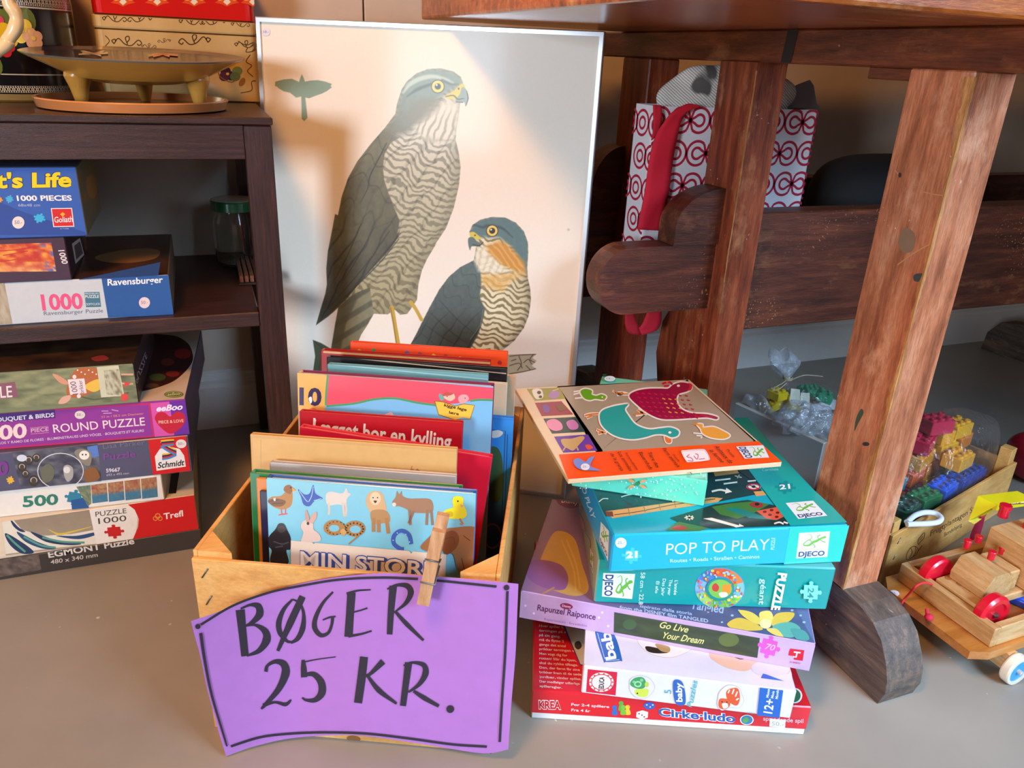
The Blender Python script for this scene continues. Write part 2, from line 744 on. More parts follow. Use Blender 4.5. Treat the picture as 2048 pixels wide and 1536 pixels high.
# ---------------------------------------------------------------- floor, wall, skirting
WALL_Y = 1.54


def floor_mat():
    m, nt, b = new_mat('grey_floor_paint')
    oc = obj_coord(nt)
    n = noise(nt, 3, 5, .6, oc)
    r = ramp(nt, [(.3, lin((140, 132, 121))), (.7, lin((160, 151, 138)))])
    nt.links.new(n.outputs[0], r.inputs[0])
    v = node(nt, 'ShaderNodeTexVoronoi')
    v.inputs['Scale'].default_value = 34
    n2 = noise(nt, 30, 2, .5, oc)
    vv = node(nt, 'ShaderNodeVectorMath', operation='MULTIPLY_ADD')
    nt.links.new(n2.outputs['Color'], vv.inputs[0])
    vv.inputs[1].default_value = (.03, .03, .03)
    nt.links.new(oc, vv.inputs[2])
    nt.links.new(vv.outputs[0], v.inputs['Vector'])
    r2 = ramp(nt, [(.045, (.8, .8, .8)), (.075, (0, 0, 0))])
    nt.links.new(v.outputs['Distance'], r2.inputs[0])
    nm = noise(nt, 4, 2, .5, oc)
    rm = ramp(nt, [(.5, (0, 0, 0)), (.6, (1, 1, 1))])
    nt.links.new(nm.outputs[0], rm.inputs[0])
    f = mix(nt, 1.0, r2.outputs[0], rm.outputs[0], 'MULTIPLY')
    nt.links.new(mix(nt, f, r.outputs[0], lin((215, 212, 205))), b.inputs['Base Color'])
    b.inputs['Roughness'].default_value = .42
    n3 = noise(nt, 60, 4, .6, oc)
    mx = mix(nt, .5, n3.outputs[0], f)
    bump(nt, b, mx, .12, .002)
    return m


M['floor'] = floor_mat()
mb = MB()
mb.abox(-2.0, -1.6, -.06, 3.6, WALL_Y + .06, 0, 'ffffff', 0)
struct(mb.build('floor', M['floor'], org=(0, 0, 0)))

M['wall'] = plain_mat('painted_plaster', (206, 184, 164), .75, 0, .06, 25, .15)
mb = MB()
mb.abox(-2.0, WALL_Y, 0, .30, WALL_Y + .06, 2.3, 'ffffff', .0015)
mb.abox(.303, WALL_Y, 0, 3.6, WALL_Y + .06, 2.3, 'ffffff', .0015)
struct(mb.build('wall_back', M['wall'], org=(0, WALL_Y, 0)))
M['skirt'] = plain_mat('white_skirting_paint', (222, 214, 206), .5, 0, .05, 20)
mb = MB()
prof = [(WALL_Y, 0), (WALL_Y - .018, 0), (WALL_Y - .018, .088), (WALL_Y - .012, .094), (WALL_Y - .013, .101), (WALL_Y - .007, .108), (WALL_Y - .007, .114), (WALL_Y, .118)]
mb.prism([(-2.0, y, z) for y, z in prof], (5.6, 0, 0))
struct(mb.build('baseboard_back', M['skirt'], org=(0, WALL_Y, 0)))

# ---------------------------------------------------------------- dark brown shelf unit
WEN = dict(c0=(38, 20, 17), c1=(62, 34, 29), c2=(86, 50, 43), rough=.36, fine=.4, bmp=.3, coat=.15)
M['wenge_x'] = wood_mat('dark_wenge_x', axis='x', scale=11, stretch=22, **WEN)
M['wenge_z'] = wood_mat('dark_wenge_z', axis='z', scale=11, stretch=22, **WEN)
M['wenge_y'] = wood_mat('dark_wenge_y', axis='y', scale=11, stretch=22, **WEN)
SX0, SX1, SY0, SY1 = -.66, .095, 1.15, 1.525
SHELF = thing('shelf_unit', 'low dark brown wooden shelf unit holding puzzle boxes and tins against the wall', 'shelf', (SX0, SY0, 0))
mb = MB()
mb.abox(SX0, SY0 - .003, .618, SX1 + .002, SY1, .628, bev=.0015)
mb.build('top_board', M['wenge_x'], SHELF)
mb = MB()
mb.abox(SX0 + .036, SY0, .573, SX1 - .0365, SY0 + .018, .6175, bev=.001)
mb.build('front_rail', M['wenge_x'], SHELF)
mb = MB()
mb.abox(SX1 - .02, SY0 + .037, .573, SX1 - .004, SY1 - .036, .6175, bev=.001)
mb.build('side_rail', M['wenge_y'], SHELF)
for x in (SX1 - .036, SX0):
    for y in (SY0, SY1 - .036):
        mb = MB()
        mb.abox(x, y, 0, x + .036, y + .036, .6175, bev=.0015)
        mb.build('leg', M['wenge_z'], SHELF)
mb = MB()
mb.abox(SX0 + .036, SY0 + .002, .333, SX1 - .0362, SY1 - .002, .355, bev=.0015)
mb.build('lower_shelf', M['wenge_x'], SHELF)

# ---------------------------------------------------------------- workbench
BW = dict(c0=(84, 32, 14), c1=(146, 64, 34), c2=(188, 98, 58), rough=.42, fine=.3, worn=(200, 138, 92), speck=((225, 215, 200), 70, .05, 9), bmp=.4, coat=.08)
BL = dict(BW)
BL.update(c0=(134, 68, 40), c1=(204, 120, 80), c2=(232, 160, 120), worn=(238, 184, 146))  # front-leg copy of the bench wood, its lit brightness put into the colour
M['bench_leg_lit'] = wood_mat('bench_leg_wood_lit', axis='z', scale=8, stretch=7, **BL)
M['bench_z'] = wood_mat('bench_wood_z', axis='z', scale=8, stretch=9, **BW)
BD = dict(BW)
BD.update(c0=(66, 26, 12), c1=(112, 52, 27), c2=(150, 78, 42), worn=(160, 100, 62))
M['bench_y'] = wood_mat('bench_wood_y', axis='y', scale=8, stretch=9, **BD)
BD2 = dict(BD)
BD2.update(c0=(52, 20, 11), c1=(90, 40, 23), c2=(122, 60, 36), speck=((200, 150, 96), 170, .16, 5))  # stretcher copy darkened: shade under the table top is painted into the wood
M['bench_x_shaded'] = wood_mat('bench_wood_x_shaded', axis='x', scale=8, stretch=9, **BD2)
BT = dict(BW)
BT.update(c0=(120, 52, 14), c1=(186, 92, 30), c2=(222, 130, 58), rough=.25, worn=(226, 170, 110), coat=.6)
M['bench_top'] = wood_mat('bench_top_varnish', axis='x', scale=8, stretch=9, **BT)
BF = dict(BW)
BF.update(c0=(66, 56, 50), c1=(104, 88, 78), c2=(146, 116, 94), worn=(176, 138, 108), rough=.6, coat=0)
M['bench_foot'] = wood_mat('bench_foot_worn', axis='y', scale=8, stretch=9, **BF)
M['raw'] = wood_mat('raw_wood_edge', (150, 90, 40), (205, 135, 72), (232, 175, 112), 'z', 14, 10, .65)
M['black'] = plain_mat('black_stain', (38, 32, 30), .7)

BX0, BX1 = .715, .773
BENCH = thing('workbench', 'heavy old red-brown wooden carpenter workbench with wedged tenons on the right', 'workbench', (BX0, .51, 0))


def yz(pts, x0):
    return [(x0, y, z) for y, z in pts]


def raw_edge(mb, x, y, z0, z1, wl, wf, seed):
    """chipped pale corner: irregular strips on the left face (plane x) and on the front face (plane y)"""
    r = random.Random(seed)
    n = 150
    zs = [z0 + (z1 - z0) * i / n for i in range(n + 1)]
    a, b = [], []
    p = q = .4
    for i in range(n + 1):
        p = min(1.0, max(.12, p + r.uniform(-.16, .16)))
        q = min(1.0, max(.15, q + r.uniform(-.2, .2)))
        a.append(wl * (p + r.uniform(-.07, .07)) * (.75 + .25 * math.sin(i * .07 + seed)))
        b.append(wf * q)
    e = .0007
    vs, fs = [], []
    for i in range(n + 1):
        vs += [(x - e, y + a[i], zs[i]), (x - e, y - e, zs[i]), (x + b[i], y - e, zs[i])]
    for i in range(n):
        k = 3 * i
        fs += [[k, k + 1, k + 4, k + 3], [k + 1, k + 2, k + 5, k + 4]]
    mb.add(vs, fs, (1, 1, 1), 1)


# table top
mb = MB()
mb.abox(.354, .526, .766, 2.35, 1.34, .832, bev=.004, seg=2)
mb.build('table_top', M['bench_top'], BENCH)


def trestle(x0, x1, full=True):
    mb = MB()
    foot = [(.512, 0), (.506, .022), (.508, .04), (.516, .060), (.530, .083), (.548, .097), (.574, .105), (.605, .107), (1.36, .107), (1.44, .09), (1.47, .05), (1.475, 0)]
    mb.prism(yz(foot, x0), (x1 - x0, 0, 0))
    mb.build('foot', M['bench_foot'], BENCH)
    mb = MB()
    mb.abox(x0, .602, .104, x1, .682, .7255, bev=.0015)
    raw_edge(mb, x0, .602, .107, .72, .013, .004, 3)
    if full:
        # old stains on the outer face
        g = Face(mb, (x0, .682, .104), (0, -1, 0), (0, 0, 1), .08, .62, zP, 2)
        g.blob([(1827, 552), (1834, 547), (1848, 548), (1851, 557), (1842, 563), (1829, 562)], '3a3c3c')
        g.blob([(1722, 818), (1727, 826), (1716, 848), (1709, 862), (1712, 838)], '3e4632')
        g.blob([(1800, 470), (1812, 455), (1830, 470), (1826, 500), (1808, 505), (1797, 490)], '8c6a50')
        g.strokes([[(1795, 530), (1830, 505), (1880, 478)], [(1848, 384), (1865, 388), (1893, 392)], [(1790, 340), (1800, 352)]], 2.2, 'c88a5c')
        g.ell((1732, 888), 7, 4, '2a2422')
        g.ell((1800, 350), 3, 5, '3a2a22')
    mb.build('leg', [M['bench_leg_lit'], M['raw'], M['matte']], BENCH)
    mb = MB()
    mb.prism(yz([(.941, .104), (.941, .7255), (1.026, .7255), (1.026, .375), (1.06, .36), (1.092, .31), (1.100, .25), (1.085, .20), (1.08, .104)], x0), (.05, 0, 0))
    raw_edge(mb, x0, .941, .42, .715, .0025, .0012, 8)
    mb.build('leg', [M['bench_z'], M['raw']], BENCH)
    mb = MB()
    mb.abox(x0, 1.226, .104, x1, 1.319, .7255, bev=.002)
    mb.build('leg', M['bench_z'], BENCH)
    mb = MB()
    mb.abox(x0, .50, .7255, x1, 1.43, .7657, bev=.002)
    # dark joint across the rail
    y0 = .884
    mb.add([(x0 - .0006, y0 + .010, .7262), (x0 - .0006, y0 - .010, .7262), (x0 - .0006, y0 - .014, .7650), (x0 - .0006, y0 + .006, .7650)], [[0, 1, 2, 3]], (1, 1, 1), 1)
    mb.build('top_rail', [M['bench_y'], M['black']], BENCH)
    mb = MB()
    mb.abox(x0 + .004, .683, .713, x1 - .004, .745, .7255, bev=.001)
    mb.build('block', M['bench_y'], BENCH)


trestle(BX0, BX1)
trestle(2.05, 2.108, False)


def stretcher(yf, th, z0, z1, tz0, tz1, tx, wx, wz, nm='stretcher'):
    mb = MB()
    mb.abox(.765, yf, z0, 2.05, yf + th, z1, bev=.002)
    r = (tz1 - tz0) / 2
    zc = (tz0 + tz1) / 2
    rx = r * .95
    pts = [(.765, tz1), (tx + rx, tz1)] + [(tx + rx - rx * math.sin(a), zc + r * math.cos(a)) for a in np.linspace(.15, math.pi - .15, 14)] + [(tx + rx, tz0), (.765, tz0)]
    mb.prism([(x, yf, z) for x, z in pts][::-1], (0, th, 0))
    mb.build(nm, M['bench_x_shaded'], BENCH)
    mb = MB()
    pts = [(wx, tz1), (wx, tz1 + .026)] + [(.716 - (.716 - wx) * math.cos(a), tz1 + .026 + (wz - tz1 - .026) * math.sin(a)) for a in np.linspace(.12, math.pi / 2, 10)] + [(.716, tz1)]
    mb.prism([(x, yf - .004, z + .0008) for x, z in pts], (0, th + .004, 0))
    mb.build('wedge', M['bench_x_shaded'], BENCH)


stretcher(.973, .042, .328, .516, .370, .471, .521, .637, .553)
stretcher(1.285, .042, .328, .519, .300, .476, .56, .655, .578)
mb = MB()
mb.abox(.775, 1.0155, .375, 2.04, 1.2845, .389, bev=.001)
mb.build('tray_board', M['bench_x_shaded'], BENCH)

# ---------------------------------------------------------------- things on top of the shelf unit
def rrect(x0, y0, x1, y1, r, n=6):
    out = []
    for cx, cy, a0 in ((x1 - r, y0 + r, -90), (x1 - r, y1 - r, 0), (x0 + r, y1 - r, 90), (x0 + r, y0 + r, 180)):
        for k in range(n + 1):
            a = math.radians(a0 + 90 * k / n)
            out.append((cx + r * math.cos(a), cy + r * math.sin(a)))
    return out


def tin_bands(mb, x0, y0, x1, y1, r, bands, mat=0):
    """bands: (z, inset, colour of the band above)"""
    rings = []
    for z, ins, c in bands:
        rings.append([(x, y, z) for x, y in rrect(x0 + ins, y0 + ins, x1 - ins, y1 - ins, max(r - ins, .004))])
    n = len(rings[0])
    for i in range(len(rings) - 1):
        mb.add(rings[i] + rings[i + 1], [[k, (k + 1) % n, n + (k + 1) % n, n + k] for k in range(n)], lin(bands[i][2]), mat, False)
    mb.add(rings[-1], [list(range(n))], lin(bands[-1][2]), mat)
    mb.add(rings[0], [list(range(n))[::-1]], lin(bands[0][2]), mat)


def scroll(f, c, s, flip=1, col='5a4224', w=5):
    """a curling tendril"""
    x, y = c
    f.strokes([[(x - 60 * s * flip, y + 6 * s), (x - 40 * s * flip, y - 18 * s), (x - 10 * s * flip, y + 8 * s), (x + 20 * s * flip, y + 14 * s), (x + 50 * s * flip, y - 10 * s), (x + 66 * s * flip, y + 4 * s), (x + 54 * s * flip, y + 14 * s), (x + 46 * s * flip, y + 6 * s)],
               [(x - 60 * s * flip, y + 6 * s), (x - 70 * s * flip, y - 8 * s), (x - 56 * s * flip, y - 14 * s), (x - 52 * s * flip, y - 4 * s)],
               [(x + 2 * s, y + 10 * s), (x - 8 * s, y - 20 * s), (x + 6 * s, y - 28 * s), (x + 10 * s, y - 14 * s), (x, y)]], w * s, col)


M['tin'] = card_mat('lacquered_tin', .22, .5, .04)
M['tin'].node_tree.nodes['Principled BSDF'].inputs['Metallic'].default_value = .25
TX0, TX1, TY0, TY1 = -.131, .106, 1.432, 1.522
T = thing('biscuit_tin', 'cream and gold lidded tin with black scrollwork and pansies, under a red tin', 'tin', ((TX0 + TX1) / 2, TY0, .628))
mb = MB()
tin_bands(mb, TX0, TY0, TX1, TY1, .012, [(.6282, .003, 'a07838'), (.630, .0, 'd8b478'), (.7285, .0, '6a4a24'), (.7305, .002, '6a4a24')])
f = Face(mb, (TX0, TY0, .628), (1, 0, 0), (0, 0, 1), TX1 - TX0, .1, zE)
for c, s, fl in (((930, 310), 1.6, 1), ((1420, 300), 1.7, -1), ((1090, 340), .8, 1), ((1200, 300), .7, -1), ((1800, 330), 1.2, 1)):
    scroll(f, c, s, fl)
f.strokes([[(1740, 300), (1800, 330), (1860, 310), (1850, 370), (1800, 380), (1810, 350)], [(1830, 400), (1800, 450), (1840, 480), (1810, 520), (1850, 560)], [(1760, 680), (1840, 660), (1840, 600), (1870, 590)], [(770, 260), (800, 300), (770, 340), (800, 350)]], 6, '5a4224')
for c, col in (((1650, 520), '4a2038'), ((1690, 555), '3a2a50'), ((1640, 560), '5a2a48'), ((1715, 480), 'e8b020'), ((1690, 465), 'e0a018'), ((1735, 520), '7a8a50'), ((1720, 560), '66784a')):
    f.ell(c, 38, 34, col)
f.ell((1665, 540), 12, 10, 'e8c040')
f.strokes([[(1590, 500), (1610, 560), (1690, 600), (1750, 570)]], 7, '8a6a30')
f.ell((1770, 600), 20, 34, 'a06a28', .5)
mb.build('body', M['tin'], T)
mb = MB()
tin_bands(mb, TX0 - .001, TY0 - .001, TX1 + .001, TY1 + .001, .013, [(.7307, .001, 'e0c084'), (.733, 0, 'dcb87c'), (.7480, 0, 'd8b478'), (.7490, .002, 'c09a58')])
f = Face(mb, (TX0, TY0 - .001, .731), (1, 0, 0), (0, 0, 1), TX1 - TX0, .017, zE)
for c, s, fl in (((840, 140), 1.3, 1), ((1020, 140), 1.3, -1), ((1400, 160), 1.3, 1), ((1560, 160), 1.3, -1), ((1760, 180), 1.0, 1)):
    scroll(f, c, s, fl)
mb.build('lid', M['tin'], T)

mb = MB()
tin_bands(mb, TX0 + .002, TY0 + .001, TX1 - .001, TY1 - .001, .014, [(.7493, .002, '6a2a18'), (.7515, .0, 'dc1a14'), (.82, .0, 'dc1a14')])
f = Face(mb, (TX0, TY0 + .001, .7495), (1, 0, 0), (0, 0, 1), TX1 - TX0, .07, zE)
for x in (900, 1150, 1420, 1660, 1850):
    f.poly([(x - 90, 20), (x - 40, -10), (x, -40), (x + 40, -10), (x + 90, 20), (x + 40, 30), (x, 48), (x - 40, 30)], 'f05a1c')
    f.poly([(x - 28, 14), (x, -14), (x + 28, 14), (x, 38)], 'f6ead0')
    f.ell((x - 50, -25), 40, 28, 'f6ead0')
    f.ell((x + 55, -25), 40, 28, 'f6d8a0')
tag(mb.build('biscuit_tin', M['tin']), 'bright red tin with orange and white flowers stacked on the cream tin', 'tin')


def cyl_stroke(mb, c, r, pts, w, col, mat=0):
    vs, fs = [], []
    for i, (th, z) in enumerate(pts):
        a, b = pts[max(0, i - 1)], pts[min(len(pts) - 1, i + 1)]
        t = np.array([(b[0] - a[0]) * r, b[1] - a[1]])
        t /= np.linalg.norm(t) + 1e-9
        for sg in (1, -1):
            dth, dz = -t[1] * sg * w / 2 / r, t[0] * sg * w / 2
            vs.append((c[0] + r * math.cos(th + dth), c[1] + r * math.sin(th + dth), z + dz))
    for i in range(len(pts) - 1):
        fs.append([2 * i, 2 * i + 1, 2 * i + 3, 2 * i + 2])
    mb.add(vs, fs, lin(col), mat)


def cyl_disc(mb, c, r, th, z, rr, col, n=14, sq=1.0):
    vs = [(c[0] + r * math.cos(th + rr * math.cos(2 * math.pi * k / n) / r), c[1] + r * math.sin(th + rr * math.cos(2 * math.pi * k / n) / r), z + sq * rr * math.sin(2 * math.pi * k / n)) for k in range(n)]
    mb.add(vs, [list(range(n))], lin(col))


BC, BR = (-.252, 1.426), .098
T = thing('biscuit_tin', 'round black tin with painted red and yellow flowers and silver lattice bands', 'tin', (*BC, .628))
mb = MB()
mb.lathe([(BR - .004, .0002), (BR, .003), (BR, .011), (BR, .023), (BR, .036), (BR, .0375), (BR, .122), (BR, .124), (BR - .001, .138), (BR - .001, .150)], (*BC, .628), 64,
         ['b08a40', '8a7a50', '0c0c10', '0c0c10', 'c8c4b8', '0e0c10', 'c8c4b8', '0e0c10', '0c0c10'])
for z0, z1 in ((.641, .650), (.753, .765)):
    for k in range(40):
        th = math.radians(215 + k * 3.4)
        for d in (0, 1.4):
            t2 = th + math.radians(d)
            cyl_stroke(mb, BC, BR + .0005, [(t2, z0), (t2 + .045, z1)], .0007, 'd8d2c0')
            cyl_stroke(mb, BC, BR + .0006, [(t2 + .045, z0), (t2, z1)], .0007, 'd8d2c0')
fl = [(-113, .700, .017, 'd01818'), (-104, .722, .015, 'c41420'), (-97, .694, .018, 'd8201c'), (-90, .718, .014, 'b81020'), (-84, .731, .012, 'e04a68'), (-80, .70, .012, 'cc2030'), (-74, .716, .014, 'ecc020'), (-66, .722, .015, 'f0d040'), (-58, .712, .012, 'e8b080')]
leaf = [(-108, .672, .012), (-94, .667, .011), (-90, .676, .012), (-78, .733, .011), (-70, .738, .012), (-60, .735, .012)]
for d, z, r in leaf:
    cyl_disc(mb, BC, BR + .0004, math.radians(d), z, r, '6a7a34', sq=1.3)
for i, (d, z, r, c) in enumerate(fl):
    th = math.radians(d)
    for k in range(5):
        a = 2 * math.pi * k / 5 + i
        cyl_disc(mb, BC, BR + .0006 + .00004 * (i * 5 + k), th + .6 * r * math.cos(a) / BR, z + .6 * r * math.sin(a), r * .55, c)
    cyl_disc(mb, BC, BR + .003, th, z, r * .25, 'f0d060')
mb.build('body', M['tin'], T)
mb = MB()
mb.lathe([(BR - .001, .1502), (BR + .002, .151), (BR + .002, .156), (BR - .001, .157), (BR - .001, .20), (BR - .01, .203)], (*BC, .628), 64, ['d8b050', 'e0b858', 'd0a848', '6a5a20', '6a5a20'])
for k in range(9):
    th = math.radians(-75 + k * 7)
    cyl_disc(mb, BC, BR + .0006, th, .800, .009, 'c01a18')
    for q in range(3):
        cyl_stroke(mb, BC, BR + .001, [(th - .05, .793 + .006 * q), (th, .800 + .006 * q), (th + .05, .793 + .006 * q)], .0015, 'f0ece0')
mb.build('lid', M['tin'], T)

# footed bowl standing in a terracotta saucer
SC = (-.077, 1.272)
mb = MB()
mb.lathe([(.112, .0002), (.121, .002), (.1245, .013), (.1235, .0145), (.1195, .0145), (.117, .005), (.0, .0045)], (*SC, .628), 72, ['b06c3c', 'c07c48', 'c8844e', 'c8844e', 'a86430', '4a3020'])
tag(mb.build('saucer', M['gloss']), 'shallow terracotta saucer under the footed bowl', 'saucer')
DC = (-.066, 1.262)
T = thing('footed_bowl', 'wide shallow ochre bowl on three feet with dark flowered inside', 'bowl', (*DC, .6326))
mb = MB()
TILT = math.radians(2.6)
mb.lathe([(.0, -.033), (.06, -.033), (.085, -.0265), (.115, -.012), (.139, -.0005), (.1405, .0015), (.1385, .002), (.125, -.0015), (.06, -.0035), (.0, -.004)], (*DC, .6975), 72,
         ['c88c34', 'd4983e', 'e0a44a', 'dca24c', '6a6a60', '4a4c58', '2a2c3a', '24242e', '22222c'], (0, -math.sin(TILT), math.cos(TILT)))
ty = np.array([0, math.cos(TILT), math.sin(TILT)])
f = Face(mb, np.array([DC[0] - .15, DC[1], .6953]) - .15 * ty, (1, 0, 0), ty, .3, .3, zE)
f.strokes([[(575, 398), (680, 392)], [(590, 370), (690, 394)], [(690, 394), (765, 372)], [(690, 394), (790, 388)], [(690, 394), (740, 408)], [(600, 388), (690, 394)]], 11, 'efe0c4', False)
f.strokes([[(1085, 408), (1180, 392)], [(1160, 368), (1190, 395)], [(1190, 395), (1220, 366)], [(1190, 395), (1300, 405)], [(1190, 395), (1120, 412)], [(1190, 395), (1240, 412)]], 13, 'e8784a', False)
f.strokes([[(1560, 412), (1600, 398)], [(1590, 412), (1630, 400)]], 9, 'e8e4dc', False)
mb.build('dish', M['gloss'], T)
for a in (200, 340, 90):
    mb = MB()
    c = (DC[0] + .078 * math.cos(math.radians(a)), DC[1] + .078 * math.sin(math.radians(a)))
    mb.lathe([(.006, .6331), (.0085, .640), (.012, .655), (.017, .669), (.016, .676)], (*c, 0), 20, 'd0923e')
    mb.build('foot', M['gloss'], T)

mb = MB()
pts = [at_y(*zE(x, y), 1.185) for x, y in ((85, -120), (62, -40), (70, 30), (108, 90), (122, 150), (108, 215), (62, 285), (15, 345))]
pts += [np.array([-.262, 1.185, .668]), np.array([-.275, 1.185, .638])]
sp = smooth_open(pts, 6)
mb.tube(sp, [.0078 + .0004 * math.sin(i * .5) for i in range(len(sp))], 12, 'e0c89c')
tag(mb.build('twisted_stick', M['gloss']), 'twisted ivory-coloured stick in front of the black tin, at the photo edge', 'ornament')

# ---------------------------------------------------------------- puzzle boxes on the lower shelf
PUZ = 'puzzle boxes on the left shelf'


def from_right(xr, yf, z, ang, w, d, h):
    a = math.radians(ang)
    return Crate((xr - w * math.cos(a), yf - w * math.sin(a), z), a, w, d, h)


# worn box with its lid corner lifted, lowest on the shelf
B = from_right(-.058, 1.168, .3553, 0, .37, .27, .058)
T = thing('puzzle_box', 'white and blue puzzle box with pink 1000, lowest on the shelf', 'puzzle box', B.O + np.array([.2, 0, 0]), PUZ)
mb = MB()
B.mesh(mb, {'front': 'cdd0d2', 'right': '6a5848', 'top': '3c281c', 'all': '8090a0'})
f = B.face(mb, 'front', zD)
f.poly([(690, 860), (1150, 850), (1190, 1125), (738, 1145)], '2e5c9a')
f.grid([(-80, 905), (28, 900), (85, 1185), (-80, 1195)], 16, 10, lambda s, t: lerp((150, 130, 100), (210, 200, 180), fnoise(s, t, 3, 8)))
f.text('Ravensburger', (735, 925), (1112, 905), (733, 880), 'f4f4f4', .02)
f.text('1000', (290, 1092), (570, 1080), (275, 985), 'ea5a86', .03)
f.text('Ravensburger Puzzle', (300, 1128), (705, 1108), (297, 1100), '6a7684')
f.poly([(575, 970), (678, 968), (690, 1070), (588, 1073)], '4a7a8c')
f.text('PREMIUM', (580, 985), (672, 984), (579, 974), 'e0e8ea')
f.text('PUZZLE', (582, 1010), (676, 1008), (581, 990), 'e0e8ea', .02)
f.text('SOFTCLICK', (590, 1060), (684, 1058), (589, 1044), 'e0e8ea')
sticker(f, T, (986, 1042), 38, '50.-', None, '9a4a5a', 'e8d0d0')
f = B.face(mb, 'top', zD)
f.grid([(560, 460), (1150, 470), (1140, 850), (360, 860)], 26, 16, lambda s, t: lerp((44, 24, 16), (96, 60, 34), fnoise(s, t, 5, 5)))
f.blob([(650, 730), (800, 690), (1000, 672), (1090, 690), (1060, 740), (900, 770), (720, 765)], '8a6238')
mb.build('lid', M['card'], T)
mb = MB()
# lifted front lip of the lid
a, b, c = (B.pt(u, -.0012, v) for u, v in ((.258, .058), (.357, .0585), (.362, .077)))
mb.prism([a, b, c], (0, .0015, 0), '1f3a66')
mb.build('lifted_corner', M['card'], T)

B2 = from_right(-.178, 1.166, .4137, 0, .27, .19, .0585)
T = thing('puzzle_box', 'dark purple puzzle box with a fiery picture, in the middle of the shelf pile', 'puzzle box', B2.O + np.array([.15, 0, 0]), PUZ)
mb = MB()
B2.mesh(mb, {'front': '4a3446', 'right': '3a2630', 'top': '33222c', 'all': '33222c'})
f = B2.face(mb, 'front', zD)
pal = np.array([(214, 70, 40), (238, 150, 60), (246, 206, 120), (90, 110, 170), (170, 40, 40)], float)


def fire(s, t):
    a = fnoise(s, t, 11, 6)
    c = lerp((196, 58, 46), (244, 168, 70), np.clip((a - .35) * 3, 0, 1))
    c = c + (np.array((250, 225, 150.)) - c) * np.clip((t - .55) * 2 * fnoise(s, t, 13, 9), 0, 1)[..., None]
    return c + (np.array((90, 110, 180.)) - c) * (np.clip((s - .7) * 4, 0, 1) * (fnoise(s, t, 17, 7) > .52))[..., None]


f.grid([(-40, 645), (350, 632), (385, 828), (-40, 832)], 34, 16, fire)
f.strokes([[(-20, 690), (120, 680), (240, 660)], [(20, 720), (190, 690)], [(0, 760), (110, 748)]], 6, 'c03028')
f.text('1000', (398, 685), (425, 778), (440, 682), 'f0e4e0', .015)
f = B2.face(mb, 'right', zD)
f.poly([(490, 640), (545, 600), (575, 715), (515, 778)], 'c8c0b8')
f.poly([(505, 655), (545, 622), (566, 705), (520, 750)], '5a5458')
f.grid([(560, 590), (620, 560), (650, 660), (590, 720)], 10, 8, lambda s, t: lerp((70, 40, 30), (140, 80, 50), fnoise(s, t, 23, 5)))
mb.build('lid', M['card'], T)

B3 = from_right(-.150, 1.164, .4727, 0, .27, .19, .090)
T = thing('puzzle_box', 'blue puzzle box with yellow lettering on top of the shelf pile', 'puzzle box', B3.O + np.array([.15, 0, 0]), PUZ)
mb = MB()
B3.mesh(mb, {'front': '3a62b4', 'right': '66684a', 'top': '3a4a6a', 'all': '3a5aa0'})
f = B3.face(mb, 'front', zD)
f.poly([(-60, 330), (150, 420), (580, 560), (590, 580), (-60, 580)], '33509e')
f.text("Cat's Life", (-248, 262), (488, 248), (-252, 160), 'f6d61a', .035, '1a2a5a', .02)
f.text('1000 PIECES', (118, 346), (492, 344), (112, 310), 'f4f2f0', .03)
f.text('68x48 cm', (125, 385), (275, 385), (123, 366), 'a8b4d4', .01)
f.jigsaw((65, 335), 30, '4cb0e0', .3)
f.jigsaw((-5, 340), 26, 'f0a030', .1)
f.jigsaw((270, 465), 45, '42b6e4', .4, .8)
f.poly([(347, 397), (492, 395), (508, 523), (364, 526)], 'f0e0e0')
f.poly([(354, 403), (486, 401), (501, 517), (370, 520)], 'd42a2a')
f.text('Goliath', (372, 495), (497, 490), (370, 455), 'f6f0ee', .01)
f.poly([(428, 424), (446, 438), (428, 454), (410, 438)], 'f0b030')
f.text('# 71308', (412, 540), (470, 540), (411, 532), 'c8d0e4')
sticker(f, T, (125, 495), 42, '50.-', None, '5a5a8a', 'e6dcd8')
f = B3.face(mb, 'right', zD)
f.grid([(520, 160), (705, 60), (740, 390), (585, 530)], 18, 22, lambda s, t: lerp((86, 92, 84), (156, 112, 46), fnoise(s, t, 31, 5)))
f.blob([(590, 200), (630, 170), (660, 260), (640, 330), (600, 300)], 'a8762c')
f.blob([(680, 110), (705, 90), (715, 190), (690, 220)], '7a90a0')
mb.build('lid', M['card'], T)

# jar and strips behind the leg
M['glass'], nt, b = new_mat('jar_glass')
b.inputs['Base Color'].default_value = (.95, 1, .97, 1)
b.inputs['Transmission Weight'].default_value = 1
b.inputs['Roughness'].default_value = .03
b.inputs['IOR'].default_value = 1.45
JC = (.048, 1.452)
T = thing('glass_jar', 'glass jar with green screw lid at the back of the shelf by the leg', 'jar', (*JC, .3553))
mb = MB()
mb.lathe([(.0, .0), (.033, .0), (.039, .005), (.040, .03), (.040, .075), (.036, .088), (.034, .093), (.034, .100), (.032, .100), (.032, .092), (.038, .074), (.038, .03), (.036, .006), (.0, .004)], (*JC, .3555), 40)
mb.build('jar_body', M['glass'], T)
mb = MB()
mb.lathe([(.036, .0945), (.0395, .0955), (.040, .110), (.0385, .1125), (.036, .113), (.0, .113)], (*JC, .3555), 40, ['0c3a22', '14502e', '14502e', 'b0a890', 'b8ae98'])
f = Face(mb, (JC[0] - .04, JC[1] - .04, .3555 + .1132), (1, 0, 0), (0, 1, 0), .08, .08, zD)
f.strokes([[(1500, 302), (1600, 306)], [(1620, 300), (1680, 304)]], 5, 'b04030', False)
mb.build('lid', M['gloss'], T)
